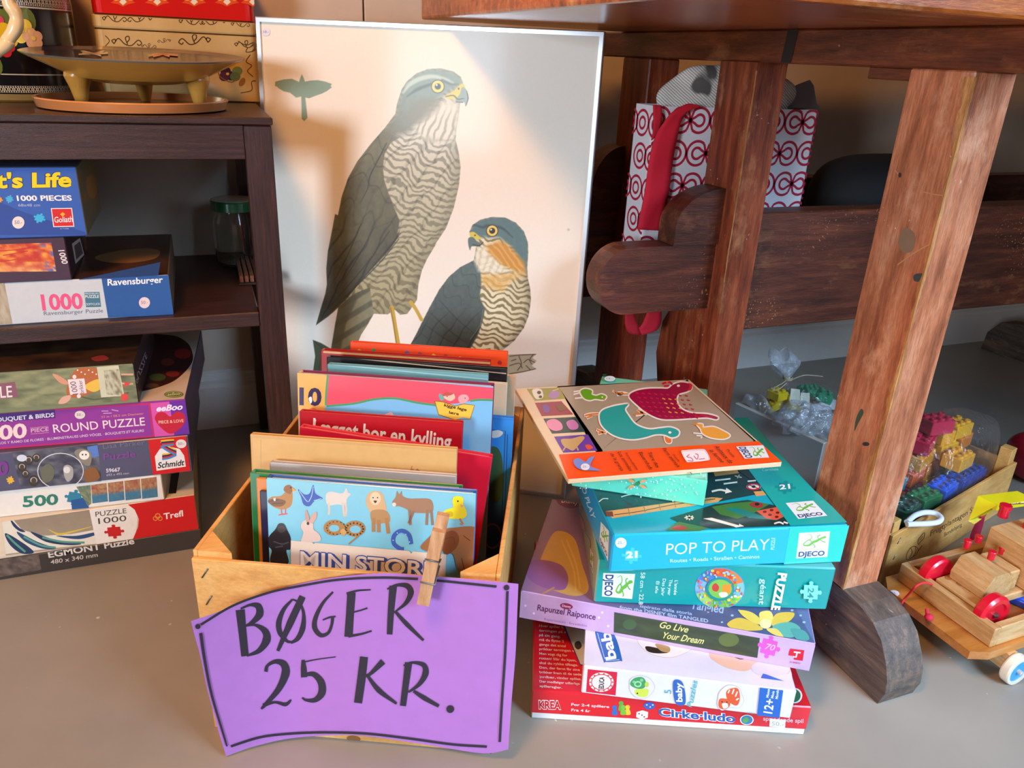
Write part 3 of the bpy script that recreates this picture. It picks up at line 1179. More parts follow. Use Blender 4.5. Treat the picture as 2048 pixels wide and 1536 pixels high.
M['strip_wood'] = wood_mat('brown_strip_wood', (96, 58, 40), (134, 84, 60), (160, 106, 78), 'y', 20, 12, .5)
for k in range(6):
    x = .0405 + k * .0082
    mb = MB()
    mb.abox(x, 1.306, .3582, x + .0062, 1.44, .3690, 'ffffff', .0008)
    o = tag(mb.build('wooden_strip', M['strip_wood']), 'thin brown wooden strip in the row beside the jar', 'strip', 'thin brown wooden strips beside the jar')
mb = MB()
mb.abox(.038, 1.300, .3553, .090, 1.330, .3578, '18140f', .0006)
tag(mb.build('strip_holder', M['black']), 'black holder under the front ends of the brown strips', 'holder')

# ---------------------------------------------------------------- puzzle boxes piled on the floor
FP = 'puzzle boxes piled on the floor under the shelf'


def box_thing(B, label, cols, art, group=FP, bev=.0012, mat='card', cat='puzzle box', name='puzzle_box'):
    T = thing(name, label, cat, B.pt(B.w / 2, B.d / 2, 0), group)
    mb = MB()
    B.mesh(mb, cols, bev)
    art(B, mb, T)
    mb.build('lid', M[mat], T)
    return T


def art_eg(B, mb, T):
    f = B.face(mb, 'front', zC)
    f.grid([(-60, 1345), (225, 1310), (245, 1415), (-60, 1470)], 24, 8, lambda s, t: lerp((50, 42, 38), (140, 122, 110), fnoise(s, t, 41, 9)))
    f.text('EGMONT Puzzle', (288, 1345), (795, 1262), (280, 1308), 'd8d0c8', .025)
    f.text('480 x 340 mm', (300, 1383), (578, 1338), (297, 1358), 'c8bcb0', .01)


box_thing(from_right(-.057, 1.10, .0004, 0, .40, .27, .0335), 'black flat puzzle box at the bottom of the floor pile', {'front': '3a3430', 'right': '5a5044', 'all': '3a3430'}, art_eg)


def art_trefl(B, mb, T):
    f = B.face(mb, 'front', zC)
    f.grid([(-80, 1115), (525, 1050), (570, 1268), (-80, 1345)], 40, 14, lambda s, t: lerp((140, 124, 104), (178, 160, 134), t * .6 + .4 * fnoise(s, t, 51, 8)))
    for pts in ([(-60, 1110), (70, 1110), (130, 1180), (260, 1215), (420, 1205), (560, 1180), (568, 1262), (300, 1290), (-60, 1335)],):
        f.poly(pts, 'e4dac6')
    for k, pts in enumerate(([(60, 1115), (110, 1165), (150, 1190), (120, 1190), (80, 1160)], [(100, 1190), (220, 1250), (330, 1290), (250, 1290), (150, 1250)], [(180, 1190), (330, 1240), (480, 1262), (400, 1270), (270, 1250)], [(330, 1215), (450, 1215), (558, 1195), (560, 1212), (460, 1235)], [(30, 1200), (110, 1240), (200, 1310), (130, 1320), (60, 1270)])):
        f.blob(pts, '2a4a74' if k % 2 else '25385a')
    f.strokes([[(40, 1210), (90, 1260), (150, 1310)], [(140, 1220), (240, 1270), (330, 1285)], [(250, 1225), (370, 1250), (500, 1255)]], 12, '5a9a84')
    f.strokes([[(290, 1180), (350, 1205), (430, 1190), (540, 1160)]], [4, 14, 10, 4], 'd8b84a')
    f.poly([(-60, 1115), (10, 1118), (35, 1335), (-60, 1345)], 'e0cdb0')
    f.poly([(525, 1050), (780, 1022), (815, 1090), (810, 1160), (795, 1232), (570, 1265)], 'eae0d4')
    f.poly([(750, 1026), (1145, 975), (1172, 1180), (785, 1234), (815, 1165), (820, 1115), (795, 1060)], 'cc1418')
    f.text('PUZZLE', (565, 1102), (748, 1080), (562, 1072), '4a4440', .005)
    f.text('1000', (582, 1145), (748, 1126), (578, 1110), '4a4440', .005)
    f.jigsaw((675, 1190), 62, 'c41c20', -.1, .7)
    f.text('Trefl', (968, 1118), (1082, 1098), (965, 1082), 'f2ece8', .02)
    f.ring((932, 1098), 14, 6, 'e88a3a')
    f.ring((918, 1112), 12, 5, 'e88a3a')
    f.ring((946, 1112), 12, 5, 'e88a3a')
    f = B.face(mb, 'top', zC)
    f.poly([(1010, 850), (1060, 840), (1040, 965), (995, 968)], '1a1a1a')
    f = B.face(mb, 'right', zC)
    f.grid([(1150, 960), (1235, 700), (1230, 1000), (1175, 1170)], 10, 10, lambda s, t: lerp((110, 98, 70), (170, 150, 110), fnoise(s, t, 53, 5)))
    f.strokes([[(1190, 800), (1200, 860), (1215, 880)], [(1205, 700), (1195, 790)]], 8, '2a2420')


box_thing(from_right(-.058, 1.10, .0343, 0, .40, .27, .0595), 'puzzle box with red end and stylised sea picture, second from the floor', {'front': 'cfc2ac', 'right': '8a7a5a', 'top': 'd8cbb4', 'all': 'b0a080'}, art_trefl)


def art_500(B, mb, T):
    f = B.face(mb, 'front', zC)
    f.text('500', (135, 1045), (345, 1028), (132, 982), '2e7a66', .03)
    f.jigsaw((440, 990), 62, '2f7f98', .2, .8)
    f.poly([(420, 1005), (520, 985), (525, 1050), (425, 1060)], '24568e')
    for k in range(4):
        x0 = 538 + k * 98
        f.grid([(x0, 915 - k * 12), (x0 + 92, 903 - k * 12), (x0 + 100, 1012 - k * 9), (x0 + 8, 1024 - k * 9)], 14, 14,
               lambda s, t, k=k: lerp(lerp((176, 150, 96), (150, 60, 60), fnoise(s, t, 60 + k, 9) * 1.6 - .4), (40, 120, 160), np.clip((t - .45) * 5, 0, 1) * (.6 + .4 * fnoise(s, t, 70 + k, 9))))
    f.grid([(450, 925), (535, 915), (540, 1025), (520, 1040)], 8, 8, lambda s, t: lerp((40, 90, 110), (180, 160, 90), fnoise(s, t, 66, 7)))
    f = B.face(mb, 'top', zC)


box_thing(from_right(-.099, 1.098, .0942, -4, .36, .25, .0420), 'white puzzle box with green number and canal pictures, third from the floor', {'front': 'e6dfd4', 'right': 'cfc0a8', 'all': 'd8cdbc'}, art_500)


def art_schmidt(B, mb, T):
    f = B.face(mb, 'front', zC)
    f.grid([(70, 715), (575, 665), (600, 895), (120, 930)], 50, 22, lambda s, t: lerp((58, 58, 74), (128, 130, 134), np.clip(fnoise(s, t, 81, 8) * 1.6 - .4, 0, 1)))
    f.poly([(515, 690), (575, 680), (585, 745), (525, 755)], '5a7ec0')
    for c, r in (((170, 770), 26), ((215, 755), 24), ((130, 810), 26), ((150, 850), 22), ((200, 890), 30)):
        f.ell(c, r, r * 1.1, '3c3630')
        f.ell((c[0], c[1] - 4), r * .7, r * .6, 'b8aa98')
        f.ell((c[0], c[1]), r * .5, r * .6, '4a4038')
    f.ring((358, 832), 135, 5, 'd8d8d8', 105)
    f.blob([(375, 810), (400, 795), (430, 815), (430, 870), (400, 895), (380, 860)], 'a8a49c')
    f.ell((395, 825), 20, 20, 'dcd8d0')
    f.blob([(240, 830), (280, 790), (320, 820), (310, 880), (260, 900)], '6a6a58')
    f.blob([(440, 720), (490, 700), (540, 730), (530, 800), (480, 780)], '8c8272')
    f.ell((498, 738), 30, 27, 'ece4d4')
    f.ell((488, 735), 5, 5, '3a2a20')
    f.ell((508, 735), 5, 5, '3a2a20')
    f.blob([(500, 830), (560, 810), (590, 870), (540, 895), (505, 890)], '8a5a34')
    f.ell((130, 755), 30, 20, 'd4dae0')
    f.jigsaw((62, 885), 26, 'e0b040', .3)
    f.text('1000', (-180, 880), (52, 850), (-185, 800), '7a3a8a', .04)
    f.text('Lisa Parker', (610, 700), (855, 675), (608, 670), '7c7488')
    f.text('Puzzle', (612, 768), (802, 748), (610, 728), '7c4a8c', .02)
    f.text('59667', (628, 840), (712, 832), (626, 818), 'dcd8dc', .03)
    f.text('693 x 493 mm', (630, 862), (762, 850), (629, 848), 'c8c4cc')
    f.poly([(875, 648), (1098, 625), (1125, 830), (905, 855)], 'd01a1e')
    f.poly([(925, 830), (915, 745), (945, 700), (1000, 688), (1060, 700), (1088, 740), (1098, 805)], 'ece6e2')
    for k, c in enumerate(('e8b82c', '1a2a5a', 'c8302c', '3a8ac8')):
        f.strokes([[(950 + k * 3, 655 + k * 9), (990, 650 + k * 10), (1028, 648 + k * 9)], [(950, 660 + k * 9), (1000, 690 + k * 9), (1042, 708 + k * 9)], [(1042, 710 + k * 9), (1000, 728 + k * 9), (958, 735 + k * 9)]], 10, c)
    f.text('Schmidt', (932, 815), (1090, 796), (930, 780), '1c1a1c', .02, None, .03, .2)
    sticker(f, T, (1070, 672), 31, '50.-', 26, '5a4a6a', 'e2d6d0')


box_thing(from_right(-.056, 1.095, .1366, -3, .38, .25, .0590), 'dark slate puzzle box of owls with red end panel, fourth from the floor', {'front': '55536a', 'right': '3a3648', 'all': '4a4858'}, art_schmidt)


def art_ee(B, mb, T):
    f = B.face(mb, 'front', zC)
    f.fill('8c2f86')
    f.poly([(-80, 490), (888, 430), (912, 632), (-80, 712)], 'c8285c')
    f.poly([(-80, 498), (878, 440), (902, 624), (-80, 700)], '8f3490')
    f.poly([(-80, 500), (325, 470), (328, 520), (-80, 550)], '4c2470')
    f.text('BOUQUET & BIRDS', (-45, 545), (320, 512), (-47, 520), 'e8dce4', .025)
    f.text('500', (-85, 655), (160, 632), (-90, 570), 'ecd0c8', .03)
    f.text('PIECE', (183, 605), (288, 595), (182, 582), 'd8a8b8', .02)
    f.strokes([[(178, 578), (285, 568)], [(182, 614), (290, 605)]], 3, 'd8889c', False)
    f.text('ROUND PUZZLE', (318, 606), (858, 562), (310, 556), 'eed6d0', .005)
    f.text('PAJAROS Y RAMO DE FLORES · BLUMENSTRAUSS UND VÖGEL · BOUQUETS ET FLEURS', (-60, 680), (850, 600), (-61, 665), 'dcc4d4', .01)
    f.text('23 in / 58.5 cm Diameter', (598, 520), (850, 498), (597, 507), 'd88a7c', .01)
    f.strokes([[(600, 478), (640, 478)], [(660, 470), (700, 478)], [(610, 492), (660, 490)]], 5, 'c8a0c0', False)
    f.poly([(888, 432), (1000, 422), (1030, 622), (915, 634)], 'd452a2')
    f.poly([(1000, 422), (1095, 414), (1128, 612), (1030, 622)], '6a2a98')
    f.blob([(1008, 612), (950, 575), (915, 525), (930, 490), (970, 485), (1005, 510), (1040, 482), (1080, 490), (1095, 530), (1070, 575)], 'c01c34')
    f.text('PIECE & LOVE', (938, 553), (1085, 543), (936, 535), 'ecc8a8', .01)
    f.text('eeBoo', (925, 480), (1080, 468), (922, 445), 'f0e4ec', .03, None, .03, .3)
    sticker(f, T, (472, 501), 31, '50.-', 24, '6a4a6a', 'dccfc4')
    f = B.face(mb, 'top', zC)
    f.blob([(1135, 130), (1135, 190), (1080, 260), (1000, 315), (850, 360), (700, 370), (600, 200), (760, 40), (1000, 30), (1100, 70)], '3a1a18')
    for c, rx, ry, col in (((1080, 140), 50, 30, '8a1c1c'), ((990, 190), 40, 22, '6a2a1c'), ((930, 280), 50, 22, '3a4a2c'), ((1020, 260), 40, 18, '7a2420'), ((900, 330), 40, 14, '58402a')):
        f.ell(c, rx, ry, col)
    f.ell((1027, 381), 57, 19, '5a6a1c')
    f.ring((1027, 381), 48, 3, 'c8c890', 14)
    f.text('eeBoo', (990, 389), (1064, 384), (990, 372), 'd8d8a0', .02)
    f = B.face(mb, 'right', zC)
    f.grid([(1105, 420), (1185, 60), (1200, 300), (1128, 620)], 8, 8, lambda s, t: lerp((46, 36, 60), (90, 70, 84), fnoise(s, t, 91, 4)))  # right end printed dark, the shade on it is in these colours


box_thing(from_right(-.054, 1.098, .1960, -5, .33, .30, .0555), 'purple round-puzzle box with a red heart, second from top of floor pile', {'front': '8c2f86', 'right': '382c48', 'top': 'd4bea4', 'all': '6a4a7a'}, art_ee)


def art_rb(B, mb, T):
    f = B.face(mb, 'front', zC)
    f.grid([(-80, 265), (785, 203), (815, 415), (-80, 470)], 70, 22, lambda s, t: lerp((84, 92, 66), (152, 152, 112), np.clip(fnoise(s, t, 101, 9) * 1.5 - .1 - .5 * np.clip(s - .75, 0, 1), 0, 1)))
    f.poly([(-80, 325), (88, 305), (108, 395), (-80, 418)], '8c5868')
    f.text('PUZZLE', (-195, 415), (74, 395), (-202, 345), 'e8dcd8', .01)
    f.strokes([[(370, 420), (420, 380), (560, 410), (680, 380)], [(560, 300), (640, 390), (760, 370)], [(690, 270), (790, 262)], [(700, 320), (790, 318)]], 8, '5a5a44')
    f.blob([(395, 340), (440, 240), (510, 220), (590, 240), (600, 320), (540, 370), (450, 400), (400, 380)], 'b8663a')
    f.blob([(310, 262), (340, 265), (395, 300), (400, 322), (355, 312)], 'd89878')
    f.blob([(345, 432), (370, 395), (415, 385), (412, 412), (380, 434)], 'e0a890')
    f.blob([(500, 330), (580, 290), (600, 340), (550, 365)], 'e8b84a')
    f.strokes([[(455 + 22 * i, 235 + 12 * (i % 3)), (462 + 22 * i, 238 + 12 * (i % 3))] for i in range(6)], 8, 'f0e4d0', False)
    f.strokes([[(715, 262), (788, 262)], [(718, 315), (788, 318)]], 11, 'd8a080', False)
    f.poly([(400, 292), (498, 285), (512, 372), (415, 383)], 'ead8d4')
    f.ell((440, 276), 12, 12, 'ead8d4')
    f.ell((466, 390), 12, 12, 'ead8d4')
    f.text('1000', (462, 378), (446, 302), (428, 382), '6a4a5c')
    f.text('brikker', (497, 372), (484, 295), (472, 375), '6a4a5c')
    f.poly([(572, 218), (700, 208), (735, 388), (598, 398)], 'ccc8a8')
    f.grid([(612, 238), (704, 230), (725, 388), (630, 380)], 16, 14, lambda s, t: lerp((196, 192, 160), (116, 100, 76), np.clip(fnoise(s, t, 107, 7) * 2 - .7, 0, 1)))
    f.blob([(715, 385), (750, 375), (755, 410), (725, 418)], 'd84a44')
    f.poly([(735, 305), (775, 310), (735, 340)], 'd84a44')
    f = B.face(mb, 'right', zC)
    f.text('PUZZLE', (795, 290), (858, 130), (810, 320), 'a898a4')
    f = B.face(mb, 'top', zC)
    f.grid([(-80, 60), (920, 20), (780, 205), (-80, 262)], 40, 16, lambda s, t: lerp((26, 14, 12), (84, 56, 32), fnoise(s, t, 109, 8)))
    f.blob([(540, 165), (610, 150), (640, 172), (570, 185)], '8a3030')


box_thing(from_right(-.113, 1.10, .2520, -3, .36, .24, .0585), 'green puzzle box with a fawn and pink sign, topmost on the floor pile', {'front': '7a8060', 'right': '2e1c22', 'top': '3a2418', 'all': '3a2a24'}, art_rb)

# ---------------------------------------------------------------- framed bird poster
PTL, PTR = at_y(510, 35, 1.38), at_y(1210, 60, 1.10)
pz = float(PTL[2] + PTR[2]) / 2
pu = np.array([PTR[0] - PTL[0], PTR[1] - PTL[1], 0])
PWID = float(np.linalg.norm(pu))
pu /= PWID
LEAN = math.radians(3.0)
ph = np.cross(pu, (0, 0, 1.0))                     # towards the viewer
pv = np.array([0, 0, math.cos(LEAN)]) - ph * math.sin(LEAN)
pn = np.cross(pu, pv)
PHEI = pz / math.cos(LEAN)
P0 = np.array([PTL[0], PTL[1], pz]) - pv * PHEI      # bottom left corner
POSTER = thing('framed_poster', 'large aluminium framed poster of two painted hawks leaning beside the shelf', 'framed poster', P0 + pu * PWID / 2)


def pp(u, v, w=0):
    return P0 + pu * u + pv * v + pn * w


M['alu'] = plain_mat('brushed_aluminium', (206, 208, 212), .32, .75, .05, 40)
FW_ = .0072
mb = MB()
outer = [(0, 0), (PWID, 0), (PWID, PHEI), (0, PHEI)]
inner = [(FW_, FW_), (PWID - FW_, FW_), (PWID - FW_, PHEI - FW_), (FW_, PHEI - FW_)]
rings = [[pp(u, v, -.020) for u, v in outer], [pp(u, v, -.0012) for u, v in outer],
         [pp(u + (.0014 if u == 0 else -.0014), v + (.0014 if v == 0 else -.0014), 0) for u, v in outer],
         [pp(u, v, 0) for u, v in inner], [pp(u, v, -.004) for u, v in inner], [pp(u, v, -.020) for u, v in inner]]
for i in range(len(rings)):
    a, b = rings[i], rings[(i + 1) % len(rings)]
    mb.add(a + b, [[k, (k + 1) % 4, 4 + (k + 1) % 4, 4 + k] for k in range(4)])
mb.build('frame', M['alu'], POSTER)
mb = MB()
mb.box(pp(FW_ + .0005, FW_ + .0005, -.012), pu, pn * -1, pv, PWID - 2 * FW_ - .001, .004, PHEI - 2 * FW_ - .001, '8a7a66', 0)
mb.build('backing', M['card'], POSTER)

NU, NV = 640, 860
uu, vv = np.meshgrid(np.linspace(FW_, PWID - FW_, NU), np.linspace(FW_, PHEI - FW_, NV))
WP = P0 + uu[..., None] * pu + vv[..., None] * pv - .0042 * pn
_r = WP - CAM
PX = 1024 + FPX * (_r @ RT) / (_r @ FW)
PY = 768 + FPX * (_r @ DN) / (_r @ FW)
IMG = np.zeros(PX.shape + (3,))
IMG[:] = (232, 224, 210)


def sdf(poly, pad=14):
    """signed distance in photo points, negative inside; only near the outline's box"""
    P = np.asarray(poly, float)
    out = np.full(PX.shape, 99.0)
    m = (PX > P[:, 0].min() - pad) & (PX < P[:, 0].max() + pad) & (PY > P[:, 1].min() - pad) & (PY < P[:, 1].max() + pad)
    x, y = PX[m], PY[m]
    d2 = np.full(x.shape, 1e9)
    ins = np.zeros(x.shape, bool)
    for i in range(len(P)):
        a, b = P[i], P[(i + 1) % len(P)]
        e = b - a
        L = e @ e + 1e-9
        t = np.clip(((x - a[0]) * e[0] + (y - a[1]) * e[1]) / L, 0, 1)
        d2 = np.minimum(d2, (x - a[0] - t * e[0]) ** 2 + (y - a[1] - t * e[1]) ** 2)
        c = (a[1] > y) != (b[1] > y)
        xi = a[0] + (y - a[1]) / (e[1] if abs(e[1]) > 1e-9 else 1e-9) * e[0]
        ins ^= c & (x < xi)
    d = np.sqrt(d2)
    out[m] = np.where(ins, -d, d)
    return out


def cover(d, soft=1.0):
    return np.clip(.5 - d / soft, 0, 1)


def paint(a, c):
    global IMG
    c = np.asarray(c, float)
    IMG = IMG * (1 - a[..., None]) + c * a[..., None]


def pshape(pts, c, soft=1.2, smooth=True, zm=None, alpha=1):
    if zm:
        pts = zm.l(pts)
    d = sdf(smooth_closed(pts, 5) if smooth else pts, 10 + soft * 3)
    paint(cover(d, soft) * alpha, c)
    return d


def pline(pts, w, c, zm=None, soft=1.0, alpha=1):
    """brush line: (points), width in photo points"""
    if zm:
        pts = zm.l(pts)
    P = np.asarray(smooth_open(pts, 5) if len(pts) > 2 else pts, float)
    ws = np.interp(np.linspace(0, 1, len(P)), np.linspace(0, 1, len(w) if hasattr(w, '__len__') else 2), w if hasattr(w, '__len__') else [w, w])
    m = (PX > P[:, 0].min() - 9) & (PX < P[:, 0].max() + 9) & (PY > P[:, 1].min() - 9) & (PY < P[:, 1].max() + 9)
    x, y = PX[m], PY[m]
    d = np.full(x.shape, 99.0)
    for i in range(len(P) - 1):
        a, e = P[i], P[i + 1] - P[i]
        t = np.clip(((x - a[0]) * e[0] + (y - a[1]) * e[1]) / (e @ e + 1e-9), 0, 1)
        d = np.minimum(d, np.hypot(x - a[0] - t * e[0], y - a[1] - t * e[1]) - (ws[i] + (ws[i + 1] - ws[i]) * t) / 2)
    al = np.zeros(PX.shape)
    al[m] = cover(d, soft) * alpha
    paint(al, c)


NS, NT = (PX - 480) / 760.0, PY / 900.0
NS, NT = np.clip(NS, 0, 1), np.clip(NT, 0, 1)
nA, nB, nC = fnoise(NS, NT, 201, 40, 3), fnoise(NS, NT, 202, 110, 2), fnoise(NS, NT, 203, 14, 3)

# silhouette, branch, leaves
pshape([(190, 440), (235, 428), (280, 424), (318, 442), (325, 420), (333, 400), (343, 420), (350, 440), (380, 434), (420, 432), (460, 440), (495, 452), (488, 465), (496, 470), (480, 482), (470, 490), (440, 505), (410, 515), (372, 530), (352, 525), (358, 580), (364, 635), (346, 653), (332, 640), (332, 580), (330, 520), (302, 526), (270, 500), (235, 492), (212, 478), (200, 468), (188, 462)], (128, 156, 138), 1.2, False, zF)
pshape([(210, 895), (262, 915), (322, 950), (285, 985), (300, 1040), (300, 1100), (212, 1095), (225, 1000)], (58, 66, 40), 1.5, False, zG)
pshape([(300, 1010), (700, 1040), (1100, 1010), (1440, 985), (1470, 1120), (1100, 1150), (700, 1180), (300, 1130)], (150, 142, 116), 1.5, False, zG)
pline([(225, 910), (270, 960), (250, 1080)], 1.6, (36, 42, 26), zG)
pshape([(1400, 990), (1520, 988), (1640, 985), (1615, 1010), (1642, 1030), (1612, 1060), (1640, 1082), (1520, 1110), (1400, 1130)], (172, 166, 140), 1.5, False, zG)
for q in ([(1470, 1000), (1540, 992), (1636, 988)], [(1470, 1112), (1560, 1098), (1636, 1080)], [(1530, 1000), (1545, 1050), (1520, 1090)], [(1560, 1040), (1590, 1020), (1610, 1050)], [(1470, 1060), (1530, 1045), (1550, 1075)], [(1575, 1060), (1600, 1085)], [(1620, 990), (1600, 1020), (1630, 1040)], [(1480, 1030), (1510, 1020)]):
    pline(q, 1.6, (70, 66, 52), zG)

# --- larger hawk
G = lambda *a: [zF(*p) for p in a]
Hh = lambda *a: [zG(*p) for p in a]
out1 = G((872, 480), (898, 440), (950, 396), (1010, 373), (1080, 368), (1150, 385), (1190, 415), (1203, 450), (1190, 500), (1186, 560), (1178, 630), (1166, 700), (1162, 750), (1178, 820), (1189, 900), (1180, 1000), (1152, 1120), (1110, 1230), (1050, 1320)) + \
    Hh((1000, 280), (940, 380), (908, 450), (886, 540), (876, 640), (842, 690), (815, 728), (770, 735), (735, 702), (690, 732), (640, 730), (600, 728), (560, 800), (520, 860), (480, 950), (470, 1000), (320, 1000), (335, 900), (352, 800), (372, 690), (310, 745), (230, 802), (262, 690), (290, 600), (300, 540), (296, 440), (306, 330), (332, 200), (352, 90)) + \
    G((528, 1160), (548, 1060), (582, 960), (632, 870), (700, 782), (780, 690), (838, 612), (846, 560))
d1 = sdf(out1, 12)
in1 = cover(d1, 1.4)
ax = (PX - 900) * -.42 + (PY - 400) * .907                         # along the body
cr = (PX - 900) * .907 + (PY - 400) * .42                           # across it
base = lerp((206, 208, 190), (158, 148, 106), np.clip((PY - 300) / 330, 0, 1))
base = base + (np.array((120, 120, 92.)) - base) * np.clip(1 - (-d1) / 26, 0, 1)[..., None] * .55
ph1 = ax / 13.2 + .42 * np.sin(cr / 9.5) + .5 * np.sin(cr / 31 + ax / 60) + (nA - .5) * 1.6
bars = np.clip(np.sin(2 * math.pi * ph1) * 1.7 + .1 + (nB - .5) * 1.6, 0, 1)
cells = np.clip(1.25 - np.abs(np.sin(cr / 11 + ax / 40 + nA * 2)) * 3.5, 0, 1) * .35
barc = lerp((110, 112, 92), (98, 88, 58), np.clip((PY - 380) / 250, 0, 1))
c = base + (barc - base) * np.clip(bars * .66 + cells, 0, 1)[..., None]
paint(in1, c)
# tail
tail = Hh((372, 690), (470, 600), (575, 560), (600, 728), (520, 860), (480, 950), (470, 1010), (318, 1010), (335, 900))
tb = np.clip(np.sin(2 * math.pi * ((PY - 560) * .75 + (PX - 700) * .45) / 24) * 1.6, 0, 1)
paint(cover(sdf(tail), 2) * in1, lerp((132, 128, 98), (84, 82, 60), tb * .8 + nB * .3))
paint(cover(sdf(Hh((372, 690), (470, 600), (500, 620), (420, 800), (380, 1000), (318, 1010), (335, 900))), 4) * in1 * .8, (78, 76, 54))
# head
capm = cover(sdf(G((840, 610), (846, 560), (872, 480), (900, 440), (950, 394), (1010, 370), (1080, 366), (1150, 383), (1195, 415), (1204, 460), (1150, 480), (1090, 520), (1020, 580), (990, 640), (900, 720), (800, 740), (700, 790), (780, 690))), 16) * in1
capc = lerp((122, 150, 138), (112, 112, 82), np.clip((PY - 170) / 100, 0, 1) + (nB - .5) * .3)
paint(capm, capc)
thr = cover(sdf(G((1110, 545), (1180, 548), (1184, 620), (1165, 700), (1160, 760), (1040, 760), (960, 730), (940, 690), (1000, 620), (1060, 570))), 18) * in1
st = np.clip(np.sin((PX * .95 + PY * .35) / 2.1 + nA * 5) * 1.2, 0, 1)
paint(thr, lerp((214, 214, 196), (136, 138, 112), st * .75 * np.clip((PY - 205) / 40, .1, 1)))
pline([(880, 500), (915, 455), (970, 425), (1040, 412), (1110, 428), (1150, 448)], [3, 9, 9, 6, 2], (184, 208, 196), zF, 4, .9)
pline([(900, 520), (960, 480), (1035, 452)], [2, 7, 5], (66, 76, 62), zF, 4, .8)
pline([(1090, 432), (1140, 455), (1175, 452)], [5, 4, 2], (70, 82, 70), zF, 4, .7)
pshape([(940, 560), (1000, 530), (1080, 540), (1050, 600), (960, 660), (900, 640)], (120, 118, 86), 14, True, zF, .7)
# wing
wing = G((860, 742), (812, 770), (780, 830), (770, 900), (776, 965), (800, 1040), (832, 1120), (860, 1190), (848, 1260)) + \
    Hh((768, 190), (752, 245), (700, 322), (600, 430), (505, 535), (420, 640), (330, 725), (228, 802), (262, 690), (290, 600), (300, 540), (296, 440), (306, 330), (332, 200), (352, 90)) + \
    G((528, 1160), (548, 1060), (582, 960), (632, 870), (700, 782), (770, 700))
dw = sdf(wing, 12)
wm = cover(dw, 2.2) * cover(d1, 1.4)
wax = (PX - 700) * -.36 + (PY - 500) * .93
wcr = (PX - 700) * .93 + (PY - 500) * .36
wc = lerp((112, 112, 84), (58, 54, 38), np.clip((PY - 290) / 330 + (nC - .5) * .5, 0, 1))
wc = wc * (.93 + .16 * nB[..., None])
fl_ = np.clip(np.abs(np.sin(wcr / 8.5 + .016 * wax + nC * 3)) * 4 - .35, 0, 1)
sc_ = np.clip(np.abs(np.sin(wax / 16 + .8 * np.sin(wcr / 7.0) + nC * 4)) * 5 - .2, 0, 1)
wc = wc * (1 - .34 * (1 - fl_) * np.clip((PY - 380) / 120, .25, 1) - .22 * (1 - sc_) * np.clip((560 - PY) / 200, 0, 1))[..., None]
paint(wm, wc)
pline([(790, 770), (745, 860), (700, 950), (690, 1010), (650, 1090)], [1.5, 2.4, 1], (46, 46, 32), zF)
for q in ([(760, 250), (640, 400), (480, 560), (330, 700)], [(770, 215), (600, 420), (420, 630)], [(700, 200), (560, 400), (400, 590), (280, 730)], [(600, 180), (480, 400), (340, 620)], [(520, 150), (420, 380), (320, 560)]):
    pline(q, [1.6, 2.2, 1.2], (44, 42, 28), zG, 1.5, .8)
# eye and beak
for r, col in ((13.6, (40, 46, 34)), (12, (212, 214, 84)), (6.2, (30, 30, 24))):
    e = zF(1066, 466)
    paint(cover(np.hypot(PX - e[0], PY - e[1]) - r, 1.2), col)
paint(cover(np.hypot(PX - zF(1060, 458)[0], PY - zF(1060, 458)[1]) - 2.0, 1), (235, 235, 220))
pshape([(1105, 520), (1150, 490), (1195, 450), (1215, 470), (1210, 505), (1180, 530), (1140, 535)], (206, 200, 60), 2, True, zF)
pshape([(1196, 470), (1216, 478), (1230, 510), (1229, 545), (1217, 574), (1208, 552), (1185, 552), (1160, 548), (1172, 525), (1186, 505)], (134, 162, 160), 1.4, True, zF)
pline([(1110, 520), (1150, 515), (1175, 535), (1205, 530)], [2, 3, 2], (84, 88, 44), zF)
pline([(1222, 490), (1229, 530), (1217, 570)], [1.5, 2.5, 1], (58, 74, 76), zF)
pline([(1165, 550), (1200, 552)], 2, (70, 84, 80), zF)
paint(cover(np.hypot(PX - zF(1178, 478)[0], PY - zF(1178, 478)[1]) - 2, 1), (60, 60, 30))
# legs
pline([(716, 690), (735, 800), (758, 940)], [9, 8, 9], (186, 152, 44), zG)
pline([(708, 690), (728, 800), (748, 940)], [1.5, 1.5, 1.5], (120, 92, 26), zG)
pline([(838, 655), (870, 700), (905, 765)], [8, 7, 7], (190, 156, 50), zG)

# --- smaller hawk
out2 = Hh((1212, 205), (1232, 160), (1282, 126), (1360, 108), (1442, 113), (1510, 146), (1560, 200), (1586, 270), (1588, 340), (1582, 430), (1586, 500), (1600, 560), (1606, 640), (1592, 740), (1560, 820), (1500, 900), (1440, 950), (1390, 985), (1190, 1000), (815, 960), (868, 865), (910, 780), (960, 682), (1020, 572), (1080, 492), (1150, 432), (1240, 386), (1248, 345), (1255, 300), (1225, 250))
d2_ = sdf(out2, 12)
in2 = cover(d2_, 1.4)
b2 = lerp((222, 214, 176), (188, 178, 140), np.clip((PX - 1000) / 70, 0, 1))
ph2 = ((PY - 560) * .93 - (PX - 1020) * .30) / 11.0 + .4 * np.sin((PX + .3 * PY) / 7.5) + (nA - .5) * 1.5
bars2 = np.clip(np.sin(2 * math.pi * ph2) * 1.8 + (nB - .5) * 1.4, 0, 1)
b2 = b2 + (np.array((112, 100, 64.)) - b2) * (bars2 * .85)[..., None]
b2 = b2 * (1 - .25 * np.clip(1 - (-d2_) / 14, 0, 1))[..., None]
paint(in2, b2)
org = cover(sdf(Hh((1262, 470), (1330, 470), (1450, 470), (1570, 440), (1586, 470), (1480, 520), (1420, 590), (1330, 560), (1290, 540))), 14) * in2
paint(org * .8, lerp((204, 150, 66), (226, 196, 130), nB))
